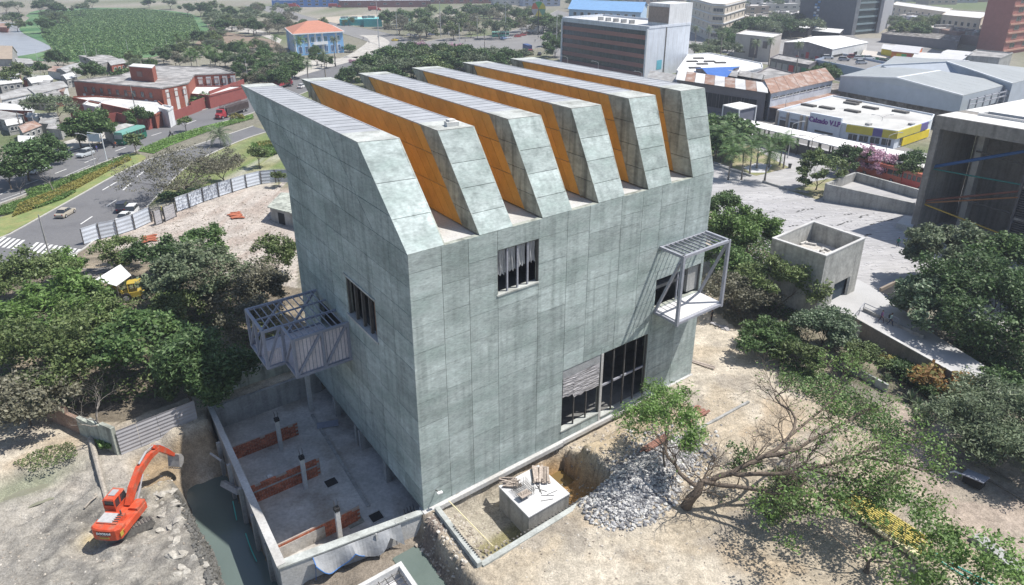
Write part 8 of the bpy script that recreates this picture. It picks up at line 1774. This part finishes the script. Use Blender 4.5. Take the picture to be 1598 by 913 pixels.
mb = MB(); mb.tube([(6.1, by, 4.05), (7.0, by, 3.15)], .09, 8); mb.tube([(7.0, by, 3.15), (7.9, by, 2.1)], .05, 8); mb.build('bucket_cylinder', M_rim, E_x, local=True)
prof = [(8.0, 1.55), (8.45, 1.3), (8.7, .8), (8.5, .3), (8.0, .1), (7.75, .35), (7.9, .9)]; mb = MB(); n = 7
mb.add([(x, by - .55, z) for x, z in prof] + [(x, by + .55, z) for x, z in prof], [tuple(range(n - 1, -1, -1)), tuple(range(n, 2 * n))] + [(i, (i + 1) % n, (i + 1) % n + n, i + n) for i in range(n)]); bk_ = mb.build('bucket', mat('worn_bucket_steel', (.30, .29, .28), .6, .2, 2, fine=.15), E_x, local=True)
for i in range(5): mb = MB(); mb.box((7.75, by - .46 + i * .23, .18), (.3, .09, .08), 0, .5); mb.build('bucket_tooth', M_steel_dark, bk_, local=True)
# ================================================================== PEOPLE
def person(label, loc, rz, shirt, trousers, hair=(.03, .02, .015), pose='stand', skin=(.30, .17, .11), h=1.7, helmet=None, group=None):
 t = thing('person', label, 'person', loc, rz, group)
 V = dict(pel=(0, 0, .94), ch=(0.02, 0, 1.22), sh=(.0, 0, 1.42), nk=(.01, 0, 1.52), hd=(.03, 0, 1.60), hd2=(.03, 0, 1.71), ls=(0, .19, 1.40), le=(-.06, .27, 1.12), lw=(.05, .29, .88), lh=(.08, .29, .80), rs=(0, -.19, 1.40), re=(-.03, -.27, 1.12), rw=(.1, -.28, .89), rh=(.14, -.28, .81),
             lk=(.06, .11, .5), la=(-.02, .12, .09), lf=(.14, .13, .04), rk=(.03, -.11, .5), ra=(.0, -.12, .09), rf=(.16, -.13, .04), lhip=(0, .1, .9), rhip=(0, -.1, .9))
 if pose == 'walk': V.update(lk=(.22, .1, .52), la=(.30, .1, .11), lf=(.46, .1, .07), rk=(-.08, -.1, .5), ra=(-.34, -.1, .16), rf=(-.2, -.1, .06), le=(-.16, .26, 1.14), lw=(-.14, .27, .9), lh=(-.12, .27, .82), re=(.12, -.26, 1.13), rw=(.26, -.24, .94), rh=(.32, -.24, .88))
 if pose == 'sit': V.update(lk=(.42, .12, .9), la=(.48, .13, .48), lf=(.62, .13, .42), rk=(.42, -.12, .9), ra=(.48, -.13, .48), rf=(.62, -.13, .42), le=(.1, .28, 1.14), lw=(.36, .24, 1.1), lh=(.44, .22, 1.1), re=(.1, -.28, 1.14), rw=(.36, -.24, 1.1), rh=(.44, -.22, 1.1))
 rad = dict(pel=.15, ch=.15, sh=.13, nk=.055, hd=.085, hd2=.085, ls=.065, le=.048, lw=.035, lh=.04, rs=.065, re=.048, rw=.035, rh=.04, lk=.068, la=.045, lf=.045, rk=.068, ra=.045, rf=.045, lhip=.1, rhip=.1)
 ks = list(V); E = [('pel', 'ch'), ('ch', 'sh'), ('sh', 'nk'), ('nk', 'hd'), ('hd', 'hd2'), ('sh', 'ls'), ('ls', 'le'), ('le', 'lw'), ('lw', 'lh'), ('sh', 'rs'), ('rs', 're'), ('re', 'rw'), ('rw', 'rh'), ('pel', 'lhip'), ('lhip', 'lk'), ('lk', 'la'), ('la', 'lf'), ('pel', 'rhip'), ('rhip', 'rk'), ('rk', 'ra'), ('ra', 'rf')]
 k = h / 1.76; me = bpy.data.meshes.new('body'); me.from_pydata([tuple(c * k for c in V[a]) for a in ks], [(ks.index(a), ks.index(b)) for a, b in E], []); o = bpy.data.objects.new('tmp_body', me); COL.objects.link(o)
 md = o.modifiers.new('skin', 'SKIN');
 for i, a in enumerate(ks): me.skin_vertices[0].data[i].radius = (rad[a] * k, rad[a] * k)
 me.skin_vertices[0].data[0].use_root = True; sb = o.modifiers.new('sub', 'SUBSURF'); sb.levels = 1; sb.render_levels = 1
 bpy.context.view_layer.update(); m2 = bpy.data.meshes.new_from_object(o.evaluated_get(bpy.context.evaluated_depsgraph_get())); bpy.data.objects.remove(o); m2.name = 'body'
 m2.materials.clear()
 for nm, c in (('skin', skin), ('shirt', shirt), ('trousers', trousers), ('shoe', (.05, .04, .04))): m2.materials.append(colm('%s_%.2f_%.2f_%.2f' % (nm, *c), c))
 for f in m2.polygons:
  z = f.center.z / k; y = abs(f.center.y) / k; low = V['la'][2] + .06 if pose != 'walk' else .14
  f.material_index = 0 if z > 1.5 or (y > .22 and z < 1.12 and z > .7 and pose != 'sit') else 1 if z > .98 else 2 if z > .1 else 3
  f.use_smooth = True
 b = bpy.data.objects.new('body', m2); COL.objects.link(b); b.parent = t
 bm = bmesh.new(); bmesh.ops.create_uvsphere(bm, u_segments=10, v_segments=7, radius=.108 * k); bmesh.ops.delete(bm, geom=[v for v in bm.verts if v.co.z < -.03 * k], context='VERTS'); mh = bpy.data.meshes.new('hair'); bm.to_mesh(mh); bm.free()
 mh.materials.append(colm('helmet_%.2f_%.2f_%.2f' % helmet, helmet) if helmet else colm('hair_dark', hair)); hh_ = bpy.data.objects.new('helmet' if helmet else 'hair', mh); COL.objects.link(hh_); hh_.parent = t; hh_.location = (V['hd2'][0] * k, 0, 1.675 * k)
 return t
person('person in black standing on the sand beside the steel balcony', gpt(36.6, -4.6) if False else G(1110, 502), 2.5, (.03, .03, .03), (.03, .03, .035))
person('person in a white and blue shirt standing at the edge of the shrubs', G(1227, 563), 3.6, (.30, .36, .45), (.03, .04, .07))
person('walking woman in a purple top on the ramp', G(1374, 503, 1.5), -.9, (.12, .05, .14), (.05, .04, .08), pose='walk', h=1.65)
p = person('walking person with a pale top and black backpack on the ramp', G(1388, 508, 1.5), -.9, (.30, .42, .42), (.04, .05, .1), pose='walk'); mb = MB(); mb.box((-.2, 0, 1.22), (.18, .32, .42)); mb.build('backpack', M_black, p, local=True)
person('person in green standing in the shade near the grey museum', G(1400, 386, .1), 1, (.03, .14, .09), (.04, .06, .06))
person('worker in yellow sitting high on the site gate', G(254, 336, 0) + UZ * .0, 1, (.5, .5, .1), (.1, .1, .1), helmet=(.6, .5, .1))
person('worker in dark clothes at the pale hoarding', G(238, 345), 1, (.06, .06, .07), (.2, .17, .12))
person('person seated on a stool by the hoarding gate', G(231, 336), 3, (.1, .1, .1), (.08, .08, .1), pose='stand')
person('person in blue behind the silver off road car', G(152, 237), 0, (.08, .10, .3), (.1, .1, .2)); person('person in dark clothes walking behind the silver car', G(146, 232), 0, (.3, .3, .3), (.05, .05, .06), pose='walk')
person('person in orange shade under the avenue trees', G(84, 250), 1, (.35, .12, .06), (.08, .08, .1)); person('person in white under the avenue trees', G(95, 246), 2, (.5, .5, .5), (.08, .08, .1))
for i, (x, y) in enumerate([(496, 102), (502, 106), (510, 100), (518, 96), (524, 94), (576, 68), (567, 62), (590, 60)]): person('tiny person walking on the forecourt near the blue house', G(x, y), i, [(.1, .08, .1), (.2, .2, .25)][i % 2], (.05, .05, .06), pose='walk', group='people near the blue house')
for i, (x, y) in enumerate([(726, 66), (697, 68), (835, 66), (844, 64), (840, 60)]): person('tiny person crossing at the far junction', G(x, y), i, [(.1, .08, .1), (.2, .2, .25)][i % 2], (.05, .05, .06), pose='walk', group='people at the far junction')
def motorbike(label, loc, rz, shirt):
 t = thing('motorbike', label, 'motorbike', loc, rz); mb = MB(); mb.beam((-.5, 0, .6), (.4, 0, .7), .22, .3); mb.beam((.4, 0, .75), (.6, 0, .4), .1, .1); mb.build('body', paint('bike_dark', (.05, .05, .06)), t, local=True)
 for x in (-.62, .66): wheel(t, x, 0, .3, .12)
 mb = MB(); mb.beam((.42, -.3, 1.0), (.42, .3, 1.0), .05, .05); mb.build('handlebar', M_steel_dark, t, local=True)
 p = Vector(loc); person(label.replace('motorbike', 'rider on the motorbike'), (p.x, p.y, p.z - .12), rz, shirt, (.06, .06, .1), pose='sit', helmet=(.05, .05, .05))
motorbike('motorbike riding on the avenue right of the bus', G(267, 213), aUp + math.pi, (.05, .05, .06)); motorbike('motorbike in front of the green bus', G(181, 230), aUp + math.pi, (.4, .12, .05))
# ================================================================== POSTS, LAMPS, SIGNS
M_post = mat('pale_post', (.45, .45, .45), .6, .1, 1); M_postd = mat('wooden_post', (.22, .19, .16), .9, .2, 1)
def lamp(label, base, top_y, arms=1, m=None, dirx=-1, name='street_lamp', group=None, r_=.11, z0=0):
 b = G(*base, z0); v = -(top_y - 456.5) / FPX; h = (v * b.y * CT - b.y * ST) / (CT + v * ST) + CAM_H - z0
 t = thing(name, label, 'street lamp', b, group=group); mb = MB(); mb.tube([(0, 0, 0), (0, 0, h * .5), (0, 0, h)], [r_, r_ * .8, r_ * .55], 8); mb.build('post', m or M_post, t, local=True)
 for i in range(arms):
  s = dirx if i == 0 else -dirx; mb = MB(); mb.tube([(0, 0, h), (s * 1.0, .1, h + .45), (s * 2.1, .2, h + .6)], .05, 6); mb.build('arm', m or M_post, t, local=True)
  mb = MB(); mb.box((s * 2.4, .25, h + .6), (.8, .3, .14)); mb.build('lamp_head', M_post, t, local=True)
 return t, h
lamp('curved street lamp on the flowered median left of the blank sign', (148, 259), 213, 1, dirx=-1)
lamp('tall double lamp on the plaza lawn left of the forked tree', (1256, 291), 216, 2, M_postd); lamp('white curved lamp by the covered walkway', (1229, 247), 194, 1, dirx=1); lamp('pale post before the pink blossoming trees', (1374, 277), 212, 1, dirx=1)
lamp('double lamp before the shoe shop sign', (1371, 214), 183, 2); lamp('lamp post before the left end of the shoe shop', (1222, 190), 155, 0); lamp('curved lamp between the last fin and the market', (1116, 162), 136, 1, dirx=-1); lamp('curved lamp left of the flat roofed kiosk', (1124, 176), 158, 1, dirx=1)
for x, y in ((885, 98), (933, 106), (1000, 122), (1052, 132)): lamp('curved lamp along the road behind the last fin', (x, y + 10), y - 8, 1, dirx=-1, group='lamps behind the last fin')
lamp('lamp on the bank left of the brick block', (77, 120), 94, 1, dirx=-1)
for x, y, t_ in ((64, 115, 78), (136, 92, 66), (153, 94, 76), (200, 80, 62), (262, 80, 60), (388, 132, 90), (58, 212, 180)): lamp('thin pale post among the roofs near the lagoon', (x, y), t_, 0, group='thin posts near the lagoon')
t, h = lamp('leaning grey pole at the lower end of the crosswalk', (80, 408), 335, 0, M_plain, name='utility_pole', r_=.16)
t, h = lamp('concrete utility pole beside the green bus with a bundle of wires', (217, 199), 133, 0, M_plain, name='utility_pole', r_=.16)
mb = MB(); mb.box((0, 0, h - 1.6), (1.8, .12, .14), .4); mb.build('cross_arm', M_steel_dark, t, local=True); mb = MB(); mb.tube([(.3, 0, h - 3.0), (.3, 0, h - 2.1)], .28, 8); mb.build('transformer', M_steel_dark, t, local=True)
t, h = lamp('wooden utility pole left of the bright green tree', (36, 214), 175, 0, M_postd, name='utility_pole', r_=.16)
# blank sign
t = thing('street_sign', 'blank white sign board on a tall white post by the median', 'sign', G(167, 251)); hh = HT(167, 251, 208); mb = MB(); mb.tube([(0, 0, 0), (0, 0, hh)], .11, 8); mb.tube([(0, 0, hh - .2), (-3.3, .5, hh + .1)], .08, 6); mb.build('post', M_bluw, t, local=True)
mb = MB(); mb.box((-2.0, .3, hh - 1.1), (3.0, .1, 1.7), -.15); mb.build('board', colm('pale_sign_board', (.55, .6, .62)), t, local=True)
def wire(name, label, a, b, sag, n=1):
 mb = MB(); m_ = a.lerp(b, .5) - UZ * sag
 for i in range(n): o = Vector((0, .35 * i, -.25 * i)); mb.tube(densify([a + o, m_ + o, b + o], 6), .03, 3, cap=False)
 tag(mb.build(name, M_steel_dark), label, 'wires')
wire('power_lines', 'thin power lines over the roofs on the left', G(36, 214) + UZ * 9, G(217, 199) + UZ * 9, 1.5, 3)
# flags and round sign in the park
for x, y, l in ((637, 46, 'left'), (654, 46, 'middle'), (724, 50, 'right')):
 t = thing('banner_flag', 'turquoise feather banner in the park, %s one' % l, 'flag', G(x, y)); mb = MB(); mb.tube([(0, 0, 0), (0, 0, 7)], .1, 6); mb.build('post', M_post, t, local=True); mb = MB(); mb.box((.9, 0, 4.6), (1.8, .1, 4.4)); mb.build('banner', colm('turquoise_banner', (.03, .38, .42)), t, local=True)
for x, y, ty in ((688, 58, 2), (620, 56, 18), (592, 74, 3), (745, 60, 25), (789, 60, 4), (700, 56, 38), (717, 66, 36), (868, 82, 20)): lamp('tall pole at the far junction', (x, y), ty, 2 if ty < 5 else 0, group='tall poles at the far junction', r_=.22)
t = thing('round_sign', 'round many coloured sign on a post by the curving road', 'sign', G(840, 54)); hh = HT(840, 54, 14); mb = MB(); mb.tube([(0, 0, 0), (0, 0, hh)], .35, 8); mb.build('post', M_steel_dark, t, local=True)
for i, c_ in enumerate([(.5, .45, .08), (.1, .35, .15), (.5, .15, .08), (.4, .4, .4), (.55, .45, .1), (.15, .3, .2)]):
 a0, a1 = i * math.pi / 3, (i + 1) * math.pi / 3; vs = [(0, 0, hh)] + [(4.2 * math.cos(lerp(a0, a1, k_ / 4)), 0, hh + 4.2 * math.sin(lerp(a0, a1, k_ / 4))) for k_ in range(5)]
 mb = MB(); mb.add([(x, -.25, z) for x, y, z in vs] + [(x, .25, z) for x, y, z in vs], [tuple(range(6)), tuple(range(11, 5, -1))] + [(k_, (k_ + 1) % 6, (k_ + 1) % 6 + 6, k_ + 6) for k_ in range(6)]); mb.build('sign_segment', colm('segment%d' % i, c_), t, local=True)
# small litter bin on the plaza, generator under the tree at right
t = thing('litter_bin', 'small dark litter bin on the plaza by the lawn', 'bin', G(1232, 263)); mb = MB(); mb.tube([(0, 0, 0), (0, 0, .9)], [.3, .36], 10); mb.build('drum', M_steel_dark, t, local=True); mb = MB(); mb.tube([(0, 0, .9), (0, 0, 1.05)], .4, 10); mb.build('lid', M_black, t, local=True)
t = thing('pump_unit', 'dark pump unit with a blue grey cover among the dry ground on the right', 'pump', G(1518, 757), 2.2)
mb = MB(); mb.box((0, 0, .55), (1.5, 1.0, .8)); mb.build('body', M_black, t, local=True); mb = MB(); mb.box((0, .05, 1.0), (1.8, 1.2, .08), 0, .1); mb.build('cover', M_blu, t, local=True); mb = MB(); mb.tube([(.9, 0, .5), (1.6, .1, .5), (1.9, .1, .2)], .1, 6); mb.build('outlet_pipe', M_bluw, t, local=True)
for i, (a, b, l) in enumerate([((1442, 672), (1580, 752), 'long'), ((1452, 690), (1486, 707), 'short'), ((1494, 712), (1530, 730), 'middle'), ((1446, 702), (1520, 740), 'lowest'), ((1530, 742), (1620, 795), 'farthest right')]):
 A_, B_ = G(*a), G(*b); mb = MB(); mb.beam(A_ + UZ * .06, B_ + UZ * .06, .14, .14); tag(mb.build('ground_rail', M_postd), l + ' dark rail lying on the dry ground at the right', 'rail')
t = thing('concrete_gutter', 'grey concrete gutter running off the lower right corner', 'gutter', G(1560, 860)); mb = MB(); mb.beam(G(1520, 838) + UZ * .1, G(1640, 930) + UZ * .1, 1.3, .3); mb.build('channel_slab', M_plain, t); mb = MB(); mb.beam(G(1515, 842) + UZ * .25, G(1630, 935) + UZ * .25, .15, .4); mb.build('edge', M_cap, t)
t = thing('white_sheet', 'crumpled pale sheet on the ground beside the shrubs', 'sheet', G(1125, 508)); mb = MB();
for i in range(6): mb.box(G(1114 + i * 4, 505 + i * 1.6, .1), (.9, .5, .12), i, .2)
mb.build('cloth', M_cloth, t)
# ================================================================== HAZE
hz_ = MB(); hz_.hexa([(-1500, -60, -8), (1500, -60, -8), (1500, 1700, -8), (-1500, 1700, -8)], [(-1500, -60, 62), (1500, -60, 62), (1500, 1700, 62), (-1500, 1700, 62)])
mh_ = bpy.data.materials.new('haze_air'); mh_.use_nodes = True; nt = mh_.node_tree; nt.nodes.remove(nt.nodes['Principled BSDF'])
pv = nt.nodes.new('ShaderNodeVolumePrincipled'); pv.inputs['Color'].default_value = (.80, .87, 1.0, 1); pv.inputs['Density'].default_value = .0003; pv.inputs['Anisotropy'].default_value = .2
nt.links.new(pv.outputs[0], nt.nodes['Material Output'].inputs['Volume'])
o = hz_.build('haze', mh_, kind='stuff');
# things of one kind that only their place tells apart are told apart by it
def seen_x(o):
 p = o.location; dep = p.y * CT - (p.z - CAM_H) * ST; return 799 + FPX * p.x / max(dep, 1)
by = {}
for o in COL.objects:
 if o.parent is None and 'category' in o: by.setdefault(o['label'], []).append(o)
ORD = 'first second third fourth fifth sixth seventh eighth ninth tenth'.split()
def nth(i):
 if i < 10: return ORD[i]
 n = i + 1; return str(n) + ('th' if 10 < n % 100 < 14 else {1: 'st', 2: 'nd', 3: 'rd'}.get(n % 10, 'th'))
for lab, L_ in by.items():
 if len(L_) < 2: continue
 L_.sort(key=seen_x); lab = ' '.join(lab.split()[:12])
 for i, o in enumerate(L_): o['label'] = ('leftmost ' if i == 0 else 'rightmost ' if i == len(L_) - 1 else nth(i) + ' from left, ') + lab
